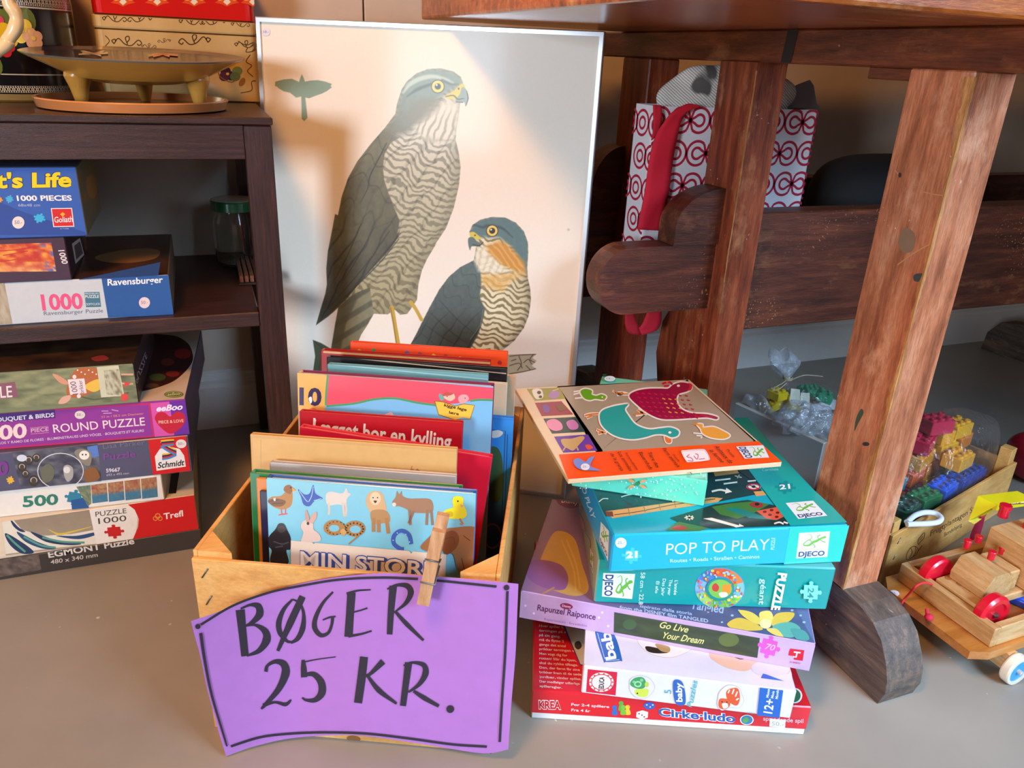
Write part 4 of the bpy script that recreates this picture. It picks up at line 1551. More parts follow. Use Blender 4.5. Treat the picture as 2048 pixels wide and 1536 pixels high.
# wing
wing2 = Hh((1240, 384), (1282, 440), (1288, 540), (1278, 620), (1312, 700), (1295, 780), (1268, 860), (1225, 940), (1190, 1000), (815, 960), (868, 865), (910, 780), (960, 682), (1020, 572), (1080, 492), (1150, 432))
m2 = cover(sdf(wing2), 3) * in2
w2a, w2c = (PX - 900) * -.6 + (PY - 600) * .8, (PX - 900) * .8 + (PY - 600) * .6
s2 = np.clip(np.abs(np.sin(w2a / 9 + .9 * np.sin(w2c / 6.5) + nC * 2)) * 5 - .1, 0, 1)
f2 = np.clip(np.abs(np.sin(w2c / 8 + nC * 3)) * 4 - .2, 0, 1)
wc2 = lerp((86, 104, 100), (62, 70, 64), np.clip((PY - 540) / 140, 0, 1)) * (.93 + .14 * nB[..., None])
wc2 = wc2 * (1 - .2 * (1 - s2) * np.clip((640 - PY) / 60, 0, 1) - .3 * (1 - f2) * np.clip((PY - 610) / 50, 0, 1))[..., None]
paint(m2, wc2)
for q in ([(930, 800), (1060, 890), (1180, 950)], [(960, 720), (1090, 840), (1200, 920)], [(900, 850), (1000, 930)], [(1020, 640), (1130, 760), (1250, 860)]):
    pline(q, [1, 2, 1], (40, 46, 42), zG, 1.5, .7)
pline([(1300, 700), (1280, 800), (1220, 890)], 1.6, (140, 150, 140), zG, 1.5, .5)
# head
cap2 = cover(sdf(Hh((1208, 225), (1232, 160), (1282, 124), (1360, 106), (1442, 111), (1512, 144), (1562, 200), (1590, 270), (1590, 340), (1584, 470), (1560, 440), (1520, 360), (1470, 290), (1400, 240), (1330, 240), (1260, 235))), 10) * in2
paint(cap2, lerp((92, 122, 122), (78, 104, 108), nC) * (.95 + .1 * nB[..., None]))
chk = cover(sdf(Hh((1310, 300), (1400, 262), (1450, 280), (1510, 340), (1562, 400), (1572, 460), (1500, 450), (1420, 420), (1350, 360))), 10) * in2
paint(chk, lerp((196, 138, 50), (224, 176, 92), np.clip(np.sin((PX * .8 - PY * .6) / 1.8 + nA * 6), 0, 1) * .6))
tw = cover(sdf(Hh((1256, 305), (1310, 290), (1340, 350), (1420, 420), (1480, 455), (1380, 470), (1270, 455), (1242, 385))), 9) * in2
paint(tw * .9, lerp((228, 224, 204), (196, 180, 140), st * .5))
pline([(1245, 160), (1300, 175), (1330, 165), (1420, 180), (1490, 240)], [3, 5, 6, 5, 2], (54, 72, 76), zG, 3, .85)
for r, col in ((12.2, (40, 40, 34)), (10.6, (228, 196, 92)), (6.0, (34, 28, 22))):
    e = zG(1358, 197)
    paint(cover(np.hypot(PX - e[0], PY - e[1]) - r, 1.2), col)
paint(cover(np.hypot(PX - zG(1351, 190)[0], PY - zG(1351, 190)[1]) - 1.8, 1), (240, 235, 220))
pshape([(1214, 212), (1238, 204), (1268, 225), (1285, 250), (1250, 250), (1222, 245)], (206, 190, 66), 1.6, True, zG)
pshape([(1206, 245), (1235, 238), (1258, 262), (1280, 275), (1276, 295), (1240, 296), (1224, 300), (1216, 322), (1205, 285)], (88, 108, 108), 1.4, True, zG)
pline([(1235, 285), (1275, 292), (1300, 270)], [2, 3, 1.5], (60, 66, 56), zG)
paint(cover(np.hypot(PX - zG(1248, 226)[0], PY - zG(1248, 226)[1]) - 1.6, 1), (60, 50, 30))
# a foxed spot
paint(cover(np.hypot(PX - zG(1846, 190)[0], PY - zG(1846, 190)[1]) - 2.5, 2) * .5, (150, 145, 130))

LINC = lin_np(IMG)
me = bpy.data.meshes.new('print')
V = (WP - np.array(POSTER['_org'][:])).reshape(-1, 3)
me.vertices.add(len(V))
me.vertices.foreach_set('co', V.astype(np.float32).ravel())
jj, ii = np.meshgrid(np.arange(NV - 1), np.arange(NU - 1), indexing='ij')
a = (jj * NU + ii).ravel()
Q = np.stack([a, a + 1, a + NU + 1, a + NU], 1).astype(np.int32)
me.loops.add(Q.size)
me.loops.foreach_set('vertex_index', Q.ravel())
me.polygons.add(len(Q))
me.polygons.foreach_set('loop_start', np.arange(0, Q.size, 4, dtype=np.int32))
me.polygons.foreach_set('loop_total', np.full(len(Q), 4, dtype=np.int32))
me.update()
me.validate()
at = me.color_attributes.new('Col', 'FLOAT_COLOR', 'POINT')
at.data.foreach_set('color', np.concatenate([LINC.reshape(-1, 3), np.ones((len(V), 1))], 1).astype(np.float32).ravel())
M['poster'] = card_mat('poster_print', .5, .12, .02, 200)
me.materials.append(M['poster'])
o = bpy.data.objects.new('print', me)
COL.objects.link(o)
o.parent = POSTER
mb = MB()
f = Face(mb, pp(0, 0, -.0038), pu, pv, PWID, PHEI, zP)
mb2 = MB()
sticker(f, POSTER, (532, 64), 8.5, '10.-', 8, '3a4a9a', 'dcdcea')

# ---------------------------------------------------------------- wooden crate of children's books
M['crate'] = wood_mat('pale_crate_wood', (210, 144, 72), (236, 174, 96), (246, 196, 122), 'x', 7, 7, .55, .12, bmp=.15)
CR = Crate((-.05, .73, 0), math.atan2(-.424, .906), .318, .42, .235)
CT = thing('wooden_crate', 'pale wooden fruit crate full of upright picture books, behind the purple sign', 'crate', CR.pt(.16, .2, 0))
PT = .005


def cbox(x0, y0, z0, x1, y1, z1, name, parent=CT, mat='crate', bev=.0008):
    mb = MB()
    mb.box(CR.pt(x0, y0, z0), CR.ex, CR.ey, CR.ez, x1 - x0, y1 - y0, z1 - z0, 'ffffff', bev)
    return mb.build(name, M[mat], parent)


fp = cbox(0, 0, 0.0, .318, PT, .231, 'front_panel')
cbox(0, .415, 0, .318, .42, .235, 'back_panel')
cbox(0, PT + .0002, 0, PT, .4148, .238, 'side_panel')
cbox(.313, PT + .0002, 0, .318, .4148, .238, 'side_panel')
cbox(PT + .0002, PT + .0002, .002, .3128, .4148, .007, 'bottom_board')
for x, y, sx, sy in ((PT, PT, 1, 1), (.313, PT, -1, 1), (PT, .415, 1, -1), (.313, .415, -1, -1)):
    mb = MB()
    e = .0003
    tri = [CR.pt(x + e * sx, y + e * sy, .0075), CR.pt(x + .036 * sx, y + e * sy, .0075), CR.pt(x + e * sx, y + .036 * sy, .0075)]
    mb.prism(tri if sx * sy > 0 else tri[::-1], (0, 0, .2305))
    mb.build('corner_post', M['crate'], CT)
M['staple'] = plain_mat('steel_staple', (130, 124, 116), .35, .9)
for a, b in (((125, 385), (158, 335)), ((150, 538), (180, 488)), ((1765, 1395), (1780, 1345))):
    mb = MB()
    p, q = (on_plane(*zS(*t), CR.pt(0, -.0006, 0), CR.ey) for t in (a, b))
    mb.tube([p + CR.ey * .002, p, q, q + CR.ey * .002], .0008, 6)
    o = mb.build('staple', M['staple'], CT)
    bpy.context.view_layer.update()
    o.parent = fp
# dark seam and knot low on the front panel
mb = MB()
f = Face(mb, CR.O, CR.ex, CR.ez, .318, .235, zS)
f.ell((988, 1300), 40, 17, '8a5a2c', .1)
o = mb.build('front_panel_knot', M['card'], CT)
o.parent = fp
o.name = 'knot'

BOOKS = "children's books standing in the wooden crate"
LEAN_B = .035 / .30


def book(label, u0, u1, ztop, vtop, th, cover, art=None, spine=None, pages='e4d8c0', tilt=0.0, mat='gloss', rnd=.0015, z0=.0085, back=None):
    """upright picture book, spine on the left, leaning a little towards the back of the crate"""
    n = math.hypot(1, LEAN_B)
    ez0 = (CR.ez + CR.ey * LEAN_B) / n
    ey = (CR.ey - CR.ez * LEAN_B) / n
    c, s = math.cos(tilt), math.sin(tilt)
    ex = CR.ex * c + ez0 * s
    ez = ez0 * c - CR.ex * s
    w = (u1 - u0) / c
    top_l = CR.pt(u0, vtop, ztop)
    if tilt < 0:
        hgt = (ztop - z0 + (u1 - u0) * math.tan(tilt)) * n / c
    else:
        hgt = (ztop - z0) * n / c
    O = top_l - ez * hgt
    T = thing('picture_book', label, 'book', O + ex * w / 2, BOOKS)
    mb = MB()
    bt = .0022
    sp = spine or cover
    mb.box(O, ex, ey, ez, w, bt, hgt, {'all': cover, 'left': sp}, .0008)
    mb.box(O + ey * (th - bt), ex, ey, ez, w, bt, hgt, {'all': back or cover, 'left': sp}, .0008)
    mb.box(O + ey * .0004 - ex * .0008, ex, ey, ez, .0035, th - .0008, hgt, {'all': sp}, rnd)
    if art:
        f = Face(mb, O, ex, ez, w, hgt, zK)
        art(f)
    mb.build('cover', M[mat], T)
    mb = MB()
    mb.box(O + ex * .003 + ey * (bt + .0002) + ez * .003, ex, ey, ez, w - .007, th - 2 * bt - .0004, hgt - .006, pages, .0003)
    mb.build('page_block', M['matte'], T)
    return T


def art_min(f):
    f.grid([(435, 870), (1670, 965), (1650, 1440), (435, 1400)], 20, 10, lambda s, t: lerp((134, 196, 210), (110, 184, 206), t))
    # duck
    f.blob([(455, 1000), (480, 975), (530, 970), (560, 945), (585, 925), (600, 950), (600, 1000), (585, 1035), (540, 1050), (490, 1035)], 'b07a3c')
    f.blob([(455, 1000), (500, 985), (560, 1000), (540, 1030), (490, 1030)], '7a4e28')
    f.blob([(550, 940), (555, 915), (580, 905), (600, 918), (622, 940), (598, 945), (585, 960)], '8e5a2a')
    f.poly([(598, 920), (624, 942), (600, 946)], 'e0a040')
    f.strokes([[(465, 1002), (520, 992)], [(480, 1015), (545, 1012)]], 4, '4a3020')
    f.poly([(488, 985), (502, 982), (500, 1000), (492, 1000)], 'e8e4dc')
    f.strokes([[(535, 1048), (538, 1075)], [(560, 1045), (560, 1072)], [(518, 1082), (548, 1076)], [(542, 1078), (572, 1074)]], 7, 'd8503c', False)
    f.ell((590, 922), 4, 4, '1a1410')
    # web foot mark
    f.blob([(632, 930), (668, 960), (700, 955), (722, 905), (735, 955), (778, 985), (730, 1000), (700, 1030), (665, 1020), (650, 975)], '3c56a8')
    f.strokes([[(640, 940), (675, 990), (690, 1005)], [(722, 915), (712, 970), (695, 1005)], [(770, 985), (725, 998)]], 4, 'a8cce0')
    # wolf, lion, donkey
    f.blob([(795, 990), (800, 955), (830, 945), (890, 955), (915, 925), (925, 950), (942, 960), (920, 985), (910, 1020), (860, 1020), (810, 1025)], 'd6cabc')
    f.strokes([[(812, 1010), (815, 1055), (812, 1080)], [(895, 1010), (900, 1060), (905, 1092)], [(910, 1010), (915, 1050), (912, 1090)]], 13, 'd2c0b0')
    f.blob([(1030, 1000), (1045, 955), (1085, 940), (1125, 955), (1140, 1000), (1150, 1050), (1120, 1075), (1075, 1075), (1045, 1050)], 'd2a878')
    f.ell((1085, 985), 32, 38, 'e0c4a0')
    f.blob([(1060, 1060), (1130, 1050), (1165, 1075), (1170, 1120), (1130, 1130), (1070, 1130)], 'b08458')
    f.strokes([[(1075, 1100), (1075, 1180)], [(1105, 1110), (1105, 1182)], [(1150, 1100), (1162, 1190)]], 22, 'a87848')
    f.ell((1072, 980), 4, 4, '2a1a10')
    f.ell((1098, 980), 4, 4, '2a1a10')
    f.blob([(1075, 998), (1095, 998), (1085, 1012)], '4a2c20')
    f.blob([(1185, 1005), (1205, 975), (1212, 940), (1225, 960), (1240, 940), (1245, 970), (1290, 985), (1390, 985), (1420, 1010), (1420, 1060), (1380, 1070), (1300, 1065), (1265, 1045), (1225, 1030), (1195, 1030)], 'a0785c')
    f.strokes([[(1285, 1050), (1290, 1140)], [(1310, 1055), (1280, 1130)], [(1390, 1050), (1385, 1140)], [(1412, 1050), (1420, 1140)]], 15, '94705a')
    f.ell((1195, 1020), 12, 12, 'd8ccc0')
    # duckling
    f.blob([(1535, 1000), (1545, 975), (1575, 970), (1600, 985), (1600, 1020), (1618, 1060), (1612, 1095), (1560, 1105), (1500, 1095), (1480, 1070), (1500, 1050), (1540, 1035)], 'e8d428')
    f.poly([(1578, 1018), (1605, 1024), (1590, 1038)], 'e89a70')
    f.ell((1568, 1000), 5, 5, '20180c')
    f.strokes([[(1500, 1095), (1480, 1125), (1495, 1128)], [(1580, 1100), (1598, 1132), (1582, 1132)]], 8, 'c87850')
    f.blob([(1490, 1070), (1530, 1060), (1540, 1085), (1505, 1095)], 'c8b020')
    # gorilla, rabbit, snake, horseshoe, elephant
    f.blob([(500, 1165), (520, 1132), (550, 1132), (568, 1165), (590, 1215), (588, 1280), (565, 1290), (575, 1365), (475, 1360), (480, 1290), (460, 1260), (462, 1210)], '221e22')
    f.ell((537, 1165), 24, 20, '3a3434')
    f.strokes([[(490, 1235), (540, 1250), (580, 1240)], [(500, 1270), (545, 1262)]], 7, '46403e')
    f.blob([(650, 1150), (660, 1120), (685, 1110), (720, 1130), (725, 1165), (755, 1190), (765, 1230), (700, 1240), (652, 1235), (665, 1185)], 'd8bcae')
    f.blob([(683, 1120), (676, 1080), (682, 1050), (698, 1090), (700, 1122)], 'c09484')
    f.blob([(700, 1122), (715, 1080), (740, 1062), (742, 1095), (720, 1128)], 'caa090')
    f.ell((692, 1130), 8, 9, '2a1c1a')
    f.ell((845, 1155), 62, 46, 'a8763c')
    f.ell((845, 1158), 30, 20, '76b8ca')
    f.ell((965, 1160), 62, 46, 'a8763c')
    f.ell((968, 1164), 32, 22, '76b8ca')
    f.strokes([[(795 + 62 - 52 * math.cos(a), 1156 - 34 * math.sin(a)), (795 + 62 - 58 * math.cos(a), 1156 - 40 * math.sin(a))] for a in np.linspace(0, 6.28, 16)] + [[(965 + 44 * math.cos(a), 1162 + 30 * math.sin(a)), (965 + 56 * math.cos(a), 1162 + 40 * math.sin(a))] for a in np.linspace(0, 6.28, 16)], 9, '3c2c1c', False)
    f.stroke([(990, 1200), (960, 1225), (930, 1250)], 8, 'a8763c')
    f.blob([(880, 1175), (900, 1160), (915, 1180), (900, 1205)], 'c89a58')
    f.stroke([(1295, 1250), (1280, 1195), (1235, 1172), (1195, 1200), (1192, 1245), (1225, 1275), (1250, 1280)], 22, '3a5cae')
    f.strokes([[(1285, 1235), (1286, 1240)], [(1262, 1192), (1266, 1194)], [(1212, 1186), (1216, 1184)], [(1190, 1225), (1190, 1230)]], 7, 'c8dce8', False)
    f.blob([(1350, 1270), (1400, 1210), (1450, 1170), (1540, 1155), (1680, 1160), (1680, 1330), (1640, 1440), (1590, 1445), (1560, 1380), (1540, 1310), (1480, 1290), (1420, 1300)], '9a6440')
    f.blob([(1470, 1200), (1540, 1170), (1575, 1210), (1560, 1270), (1500, 1312), (1470, 1260)], '7c4628')
    f.strokes([[(1490, 1220), (1540, 1210), (1550, 1250)], [(1600, 1200), (1640, 1230)], [(1590, 1330), (1610, 1420)]], 5, '6a3c24')
    # title patch
    f.poly([(592, 1228), (718, 1240), (726, 1250), (735, 1242), (1285, 1290), (1296, 1305), (1308, 1292), (1500, 1310), (1495, 1440), (592, 1408)], 'dcc8b4')
    for dx, dy, c in ((16, 8, '38509a'), (8, 4, '38509a'), (0, 0, 'efe2d2')):
        f.text('MIN STORE', (645 + dx, 1378 + dy), (1440 + dx, 1445 + dy), (645 + dx, 1285 + dy), c, .045)
    f.text('MIN STORE', (645, 1378), (1440, 1445), (645, 1285), '38509a', .045)
    f.text('MIN STORE', (648, 1376), (1437, 1443), (648, 1288), 'efe2d2', .018)


book('light blue picture book covered in animals, front of the crate', .066, .286, .303, .05, .012, '7cbccf', art_min, '1f5a8a', back='2f6ab0')
book('navy picture book peeking out left behind the animal book', .052, .24, .278, .0635, .004, '24224a', None, '221f44')
book('orange picture book edge between green book and animal book', .047, .262, .290, .0692, .0048, 'e08a3a', None, 'd8843a')
book('dark green picture book just behind the animal book', .038, .268, .2925, .0755, .012, '1c7a48', None, '2a9a66')
book('thin silver-grey picture book in front of the cream one', .049, .258, .2905, .104, .0085, 'b8b2ae', None, 'a49c98')


def art_cream(f):
    f.grid([(368, 630), (1560, 715), (1560, 900), (368, 860)], 24, 8, lambda s, t: lerp((216, 170, 104), (202, 152, 88), fnoise(s, t, 301, 5) * .8 * t + .1))
    f.stroke([(415, 640), (415, 860)], 5, 'c49a58')
    for x, y, c in ((1240, 830, '8a3a30'), (1265, 832, 'a04438'), (1300, 822, 'c86a3a'), (1335, 828, 'b82a28'), (1380, 838, 'b86a5a')):
        f.ell((x, y), 13, 10, c)
    f.strokes([[(1290, 825), (1300, 795)], [(1315, 825), (1335, 812)]], 5, '9a7a3a')


book('cream yellow picture book standing taller than the animal book', .022, .256, .3145, .122, .0085, 'cfa062', art_cream, 'e0ac5c', mat='card')
book('glossy plain crimson picture book tilted down to the right', .066, .293, .309, .160, .012, 'd01c3a', None, 'd8223c', tilt=-math.atan(.021 / .227))


def art_kyl(f):
    f.text('I ægget bor en kylling', (718, 610), (1525, 700), (722, 512), 'e2d4c0', .02)
    f.strokes([[(720, 612), (733, 524)]], 12, 'e2d4c0', False)


book('dark red picture book lettered I ægget bor en kylling', .056, .2535, .3145, .190, .010, 'b01420', art_kyl, 'c01a2a')


def art_ten(f):
    f.poly([(620, 235), (800, 255), (790, 480), (620, 470)], 'e6aa54')
    f.poly([(812, 255), (1800, 340), (1800, 420), (1700, 410), (1640, 415), (1560, 430), (1440, 440), (1330, 425), (1200, 400), (1080, 405), (960, 430), (800, 445)], 'ea5062')
    f.poly([(800, 445), (960, 430), (1080, 405), (1200, 400), (1330, 425), (1440, 440), (1560, 430), (1640, 415), (1800, 415), (1800, 900), (790, 900)], '7cb6da')
    f.strokes([[(808, 255), (798, 360), (795, 440)], [(800, 445), (960, 430), (1080, 405), (1200, 400), (1330, 425), (1440, 440)], [(1640, 415), (1700, 408), (1800, 412)]], 12, '4a9a62')
    f.text('10', (640, 435), (770, 440), (640, 335), '2c2450', .035)
    f.blob([(695, 400), (710, 390), (715, 415), (705, 430)], 'f0e8dc')
    f.blob([(690, 470), (720, 455), (750, 475)], 'd8603a')
    f.poly([(1432, 415), (1480, 420), (1530, 435), (1552, 445), (1600, 432), (1665, 440), (1640, 520), (1600, 510), (1550, 525), (1500, 510), (1455, 495)], 'f0be48')
    f.strokes([[(1432, 415), (1480, 420), (1552, 445), (1600, 432), (1665, 440), (1640, 520), (1550, 525), (1455, 495), (1432, 415)]], 4, '7a5a20', False)
    f.text('kigge lege', (1485, 445), (1617, 475), (1491, 428), '3a2c1a', .03)
    f.text('lære', (1515, 488), (1572, 498), (1518, 472), '3a2c1a', .03)
    f.blob([(1485, 395), (1490, 370), (1520, 362), (1545, 375), (1550, 400), (1520, 415)], 'f0b8a0')
    f.blob([(1475, 385), (1500, 362), (1540, 368), (1530, 380), (1500, 385)], 'c05048')
    f.blob([(1570, 395), (1590, 378), (1620, 380), (1632, 405), (1600, 430), (1575, 420)], 'eaa0a0')
    f.blob([(1455, 385), (1465, 372), (1490, 400), (1470, 412)], '6aa89a')
    f.ell((1505, 388), 3, 3, '2a1a1a')
    f.ell((1610, 398), 3, 3, '2a1a1a')
    f.blob([(1060, 500), (1130, 495), (1180, 480), (1180, 520)], 'e8c0c0')


book('picture book numbered 10 in red, blue and orange', .045, .286, .3505, .222, .0165, '7cb6da', art_ten, 'e8b060', back='7a2050')


def art_blue(f):
    f.grid([(1500, 520), (1900, 530), (1850, 1350), (1500, 1300)], 10, 20, lambda s, t: lerp((44, 132, 206), (40, 70, 130), np.clip((t - .3) * 1.6, 0, 1)))
    f.strokes([[(1700, 575), (1845, 590), (1815, 1340)], [(1700, 600), (1858, 612), (1832, 1340)]], 4, '1c3a6a', False)
    f.blob([(1760, 600), (1800, 585), (1832, 600), (1810, 625), (1770, 630)], 'd8d0c4')
    f.blob([(1740, 700), (1800, 690), (1830, 780), (1820, 980), (1760, 1000), (1730, 850)], '3a5a3a')
    f.ring((1770, 1205), 50, 10, '8a6a3a', 70)


book('bright blue picture book with a picture frame, at right edge', .11, .3115, .3005, .2415, .010, '2c7cc8', art_blue, '2a6ab0')
book('teal grey picture book behind the book numbered 10', .072, .276, .3505, .2565, .011, '6ea0a4', lambda f: f.stroke([(830, 200), (1750, 290)], 7, '98c4c6', False), '5a8a90')
book('cream picture book at the right behind the blue one', .11, .2995, .333, .2735, .009, 'd6c4a6', None, 'c8b494', mat='card')
book('black picture book behind the teal grey one', .062, .2975, .3475, .2885, .011, '1c1b20', lambda f: f.strokes([[(820, 150), (1850, 255)]], 6, 'b8a88c', False), '242228')
book('tan picture book with rounded edge at the right rear', .12, .3085, .331, .3055, .009, 'c8a884', None, 'b8946c', mat='card')
book('dark red picture book with worn tan edges near the back', .043, .2725, .3425, .3245, .013, '9a1418', lambda f: f.strokes([[(780, 128), (1760, 195)]], 12, 'c49a64', False), 'a81a1c', pages='d0a870')


def art_or(f):
    for x, y, c in ((1075, 118, '4a8a5a'), (1270, 132, '5a5a9a'), (1345, 140, '9a4a5a'), (1425, 150, 'e0b030'), (1495, 152, 'b03a3a'), (1580, 165, 'e0a02a'), (1812, 190, 'a02a30'), (990, 122, 'e0a02a')):
        f.blob([(x - 12, y), (x - 2, y - 12), (x + 13, y - 2), (x + 8, y + 12), (x - 6, y + 10)], c)


book('orange-red picture book with coloured spots, rearmost in the crate', .074, .293, .3445, .358, .010, 'e04a1e', art_or, 'd8441c')

# ---------------------------------------------------------------- purple paper sign
TOP = [(62, 632), (230, 575), (400, 500), (600, 440), (850, 388), (1150, 360), (1400, 375), (1680, 396), (1925, 420)]
BOT = [(262, 1400), (330, 1375), (420, 1345), (620, 1300), (850, 1282), (1050, 1285), (1400, 1335), (1720, 1384), (1868, 1362)]
LEF = [(62, 632), (90, 740), (120, 850), (150, 1000), (190, 1150), (225, 1280), (262, 1400)]
RIG = [(1925, 420), (1918, 600), (1910, 800), (1898, 950), (1885, 1100), (1876, 1230), (1868, 1362)]


def arc(P, n):
    P = np.asarray(smooth_open(P, 8), float)
    s = np.concatenate([[0], np.cumsum(np.linalg.norm(np.diff(P, axis=0), axis=1))])
    q = np.linspace(0, s[-1], n)
    return np.stack([np.interp(q, s, P[:, 0]), np.interp(q, s, P[:, 1])], 1)


def sign_v(x, y):
    """how far the sheet stands off the crate front (crate depth coordinate), by traced position"""
    l = np.clip((760 - x) / 700.0, 0, 1)
    b = np.clip((y - 900) / 480.0, 0, 1)
    return -.0035 - .050 * l ** 1.5 - .004 * b - .0015 * np.sin(x / 130.0) - .006 * np.clip((x - 1600) / 325, 0, 1) ** 2 * b


def sign_pt(x, y, off=0.0):
    v = sign_v(x, y) - off
    return on_plane(*zS(x, y), CR.pt(0, v, 0), CR.ey)


NI, NJ = 72, 40
ta, ba, la, ra = arc(TOP, NI), arc(BOT, NI), arc(LEF, NJ), arc(RIG, NJ)
G_ = []
for j in range(NJ):
    t = j / (NJ - 1)
    row = []
    for i in range(NI):
        s = i / (NI - 1)
        p = (1 - t) * ta[i] + t * ba[i] + (1 - s) * la[j] + s * ra[j] - ((1 - s) * (1 - t) * ta[0] + s * (1 - t) * ta[-1] + (1 - s) * t * ba[0] + s * t * ba[-1])
        row.append(sign_pt(p[0], p[1]))
    G_.append(row)
G_ = np.array(G_)
G_[..., 2] = np.maximum(G_[..., 2], .0012)
SIGN = thing('paper_sign', 'purple paper sign hand-lettered BØGER 25 KR. in front of the crate', 'sign', (float(G_[..., 0].mean()), float(G_[..., 1].mean()), float(G_[..., 2].min())))
M['paper'] = card_mat('purple_paper', .75, 0, .05, 50)
mb = MB()
mb.sheet(G_, 'b074c0')
so = mb.build('sheet', M['paper'], SIGN)
mb = MB()
_k = [0]


def ink(pts, w, sm=True):
    """marker stroke lying on the curved sheet"""
    n0 = len(pts)
    ws = list(w) if isinstance(w, (list, tuple)) else [w] * n0
    P = np.asarray(smooth_open(pts, 8) if sm and n0 > 2 else smooth_open(pts, 8), float)
    m = len(P)
    wi = np.interp(np.linspace(0, n0 - 1, m), range(n0), ws) * 1.12
    _k[0] += 1
    off = .0004 + .00002 * _k[0]
    vs, fs = [], []
    for i in range(m):
        t = P[min(i + 1, m - 1)] - P[max(i - 1, 0)]
        t = t / (np.linalg.norm(t) + 1e-9)
        nn = np.array([-t[1], t[0]]) * wi[i] / 2
        a, b = P[i] + nn, P[i] - nn
        vs += [sign_pt(a[0], a[1], off), sign_pt(b[0], b[1], off)]
    for i in range(m - 1):
        fs.append([2 * i, 2 * i + 1, 2 * i + 3, 2 * i + 2])
    mb.add(vs, fs, lin('2a2430'))


def dot(x, y, r):
    _k[0] += 1
    vs = [sign_pt(x + r * math.cos(k * .35), y + r * math.sin(k * .35), .0004 + .00002 * _k[0]) for k in range(18)]
    mb.add(vs, [list(range(18))], lin('2a2430'))


ink([(342, 568), (356, 700), (370, 832)], [46, 40, 38])
ink([(345, 562), (400, 540), (445, 548), (452, 595), (410, 640), (368, 662)], [10, 14, 34, 38, 22, 8])
ink([(372, 660), (430, 655), (484, 690), (492, 740), (450, 800), (380, 830)], [8, 14, 34, 42, 26, 10])
ink([(640, 508), (590, 565), (562, 640), (570, 700), (608, 745), (642, 752)], [10, 20, 28, 26, 16, 10])
ink([(640, 508), (680, 530), (703, 590), (698, 670), (670, 730), (630, 757)], [8, 12, 16, 28, 24, 12])
ink([(697, 492), (628, 640), (556, 802)], [34, 36, 16], False)
ink([(870, 466), (812, 530), (772, 610), (766, 670), (800, 712), (842, 700), (862, 655), (868, 612)], [10, 16, 22, 26, 22, 16, 14, 16])
ink([(812, 626), (850, 611), (885, 606)], [8, 10, 8])
ink([(975, 470), (966, 600), (958, 722)], [42, 40, 42])
ink([(948, 478), (1010, 459), (1085, 454)], [16, 10, 7])
ink([(985, 582), (1030, 570), (1066, 558)], [8, 8, 9])
ink([(958, 718), (1030, 706), (1090, 688)], [16, 11, 9])
ink([(1212, 432), (1200, 570), (1192, 708)], [38, 32, 28])
ink([(1178, 450), (1230, 428), (1290, 432), (1312, 470), (1284, 530), (1225, 578)], [8, 14, 26, 30, 20, 8])
ink([(1222, 575), (1290, 650), (1385, 742)], [14, 22, 12])
ink([(488, 920), (498, 885), (545, 862), (590, 878), (600, 930), (560, 1020), (485, 1108), (462, 1132)], [18, 14, 22, 36, 42, 30, 18, 10])
ink([(472, 1112), (540, 1094), (600, 1106), (632, 1080)], [20, 12, 20, 9])
ink([(700, 853), (703, 900), (706, 952)], [16, 28, 32])
ink([(692, 868), (780, 850), (886, 836)], [8, 6, 5])
ink([(705, 938), (760, 935), (802, 980), (806, 1040), (770, 1080), (720, 1082), (694, 1068)], [16, 26, 36, 38, 26, 14, 8])
ink([(1046, 836), (1030, 970), (1012, 1098)], [40, 42, 40])
ink([(1155, 862), (1085, 930), (1052, 948)], [32, 18, 10])
ink([(1060, 935), (1130, 1025), (1232, 1102)], [12, 26, 12])
ink([(1300, 868), (1284, 990), (1268, 1115)], [36, 32, 30])
ink([(1272, 885), (1320, 868), (1385, 882), (1396, 930), (1362, 990), (1300, 1037)], [8, 12, 24, 32, 22, 10])
ink([(1328, 1030), (1390, 1070), (1472, 1116)], [14, 24, 16])
dot(1537, 1133, 22)
ink([(120, 652), (300, 545), (500, 472), (660, 437), (900, 397), (1150, 385), (1352, 393)], 12)
ink([(1450, 400), (1600, 415), (1800, 436)], 12)
dot(1857, 442, 16)
ink([(1862, 462), (1850, 800), (1830, 1100), (1818, 1320)], 12)
dot(102, 663, 15)
ink([(118, 700), (140, 850), (180, 1050), (248, 1280), (268, 1345)], [16, 14, 12, 10, 8])
ink([(290, 1345), (450, 1295), (600, 1275), (800, 1266), (1050, 1272), (1300, 1300), (1550, 1334), (1745, 1347)], 12)
mb.build('lettering', M['matte'], SIGN)

# ---------------------------------------------------------------- clothes peg
M['peg'] = wood_mat('clothes_peg_wood', (190, 130, 84), (214, 158, 110), (228, 178, 132), 'z', 22, 8, .6, .12)
pb = on_plane(845, 1213, CR.pt(0, -.020, 0), CR.ey)
ptp = on_plane(876, 1066, CR.pt(0, -.020, 0), CR.ey)
PEG = thing('clothes_peg', 'wooden clothes peg clipping the purple sign to the crate', 'clothes peg', pb)
L_ = float(np.linalg.norm(ptp - pb))
pz_ = (ptp - pb) / L_
px_ = np.cross(pz_, -CR.ey)
px_ = -px_ if np.dot(px_, CR.ex) < 0 else px_
px_ /= np.linalg.norm(px_)
py_ = np.cross(pz_, px_)
if np.dot(py_, CR.ey) < 0:
    py_ = -py_


def peg(prof, sgn, name):
    """prof: (along, depth) outline in the peg's side view"""
    m_ = MB()
    pts = [pb + pz_ * a * L_ + CR.ey * d - px_ * .0062 for a, d in prof]
    m_.prism(pts, px_ * .0124)
    return m_.build(name, M['peg'], PEG)


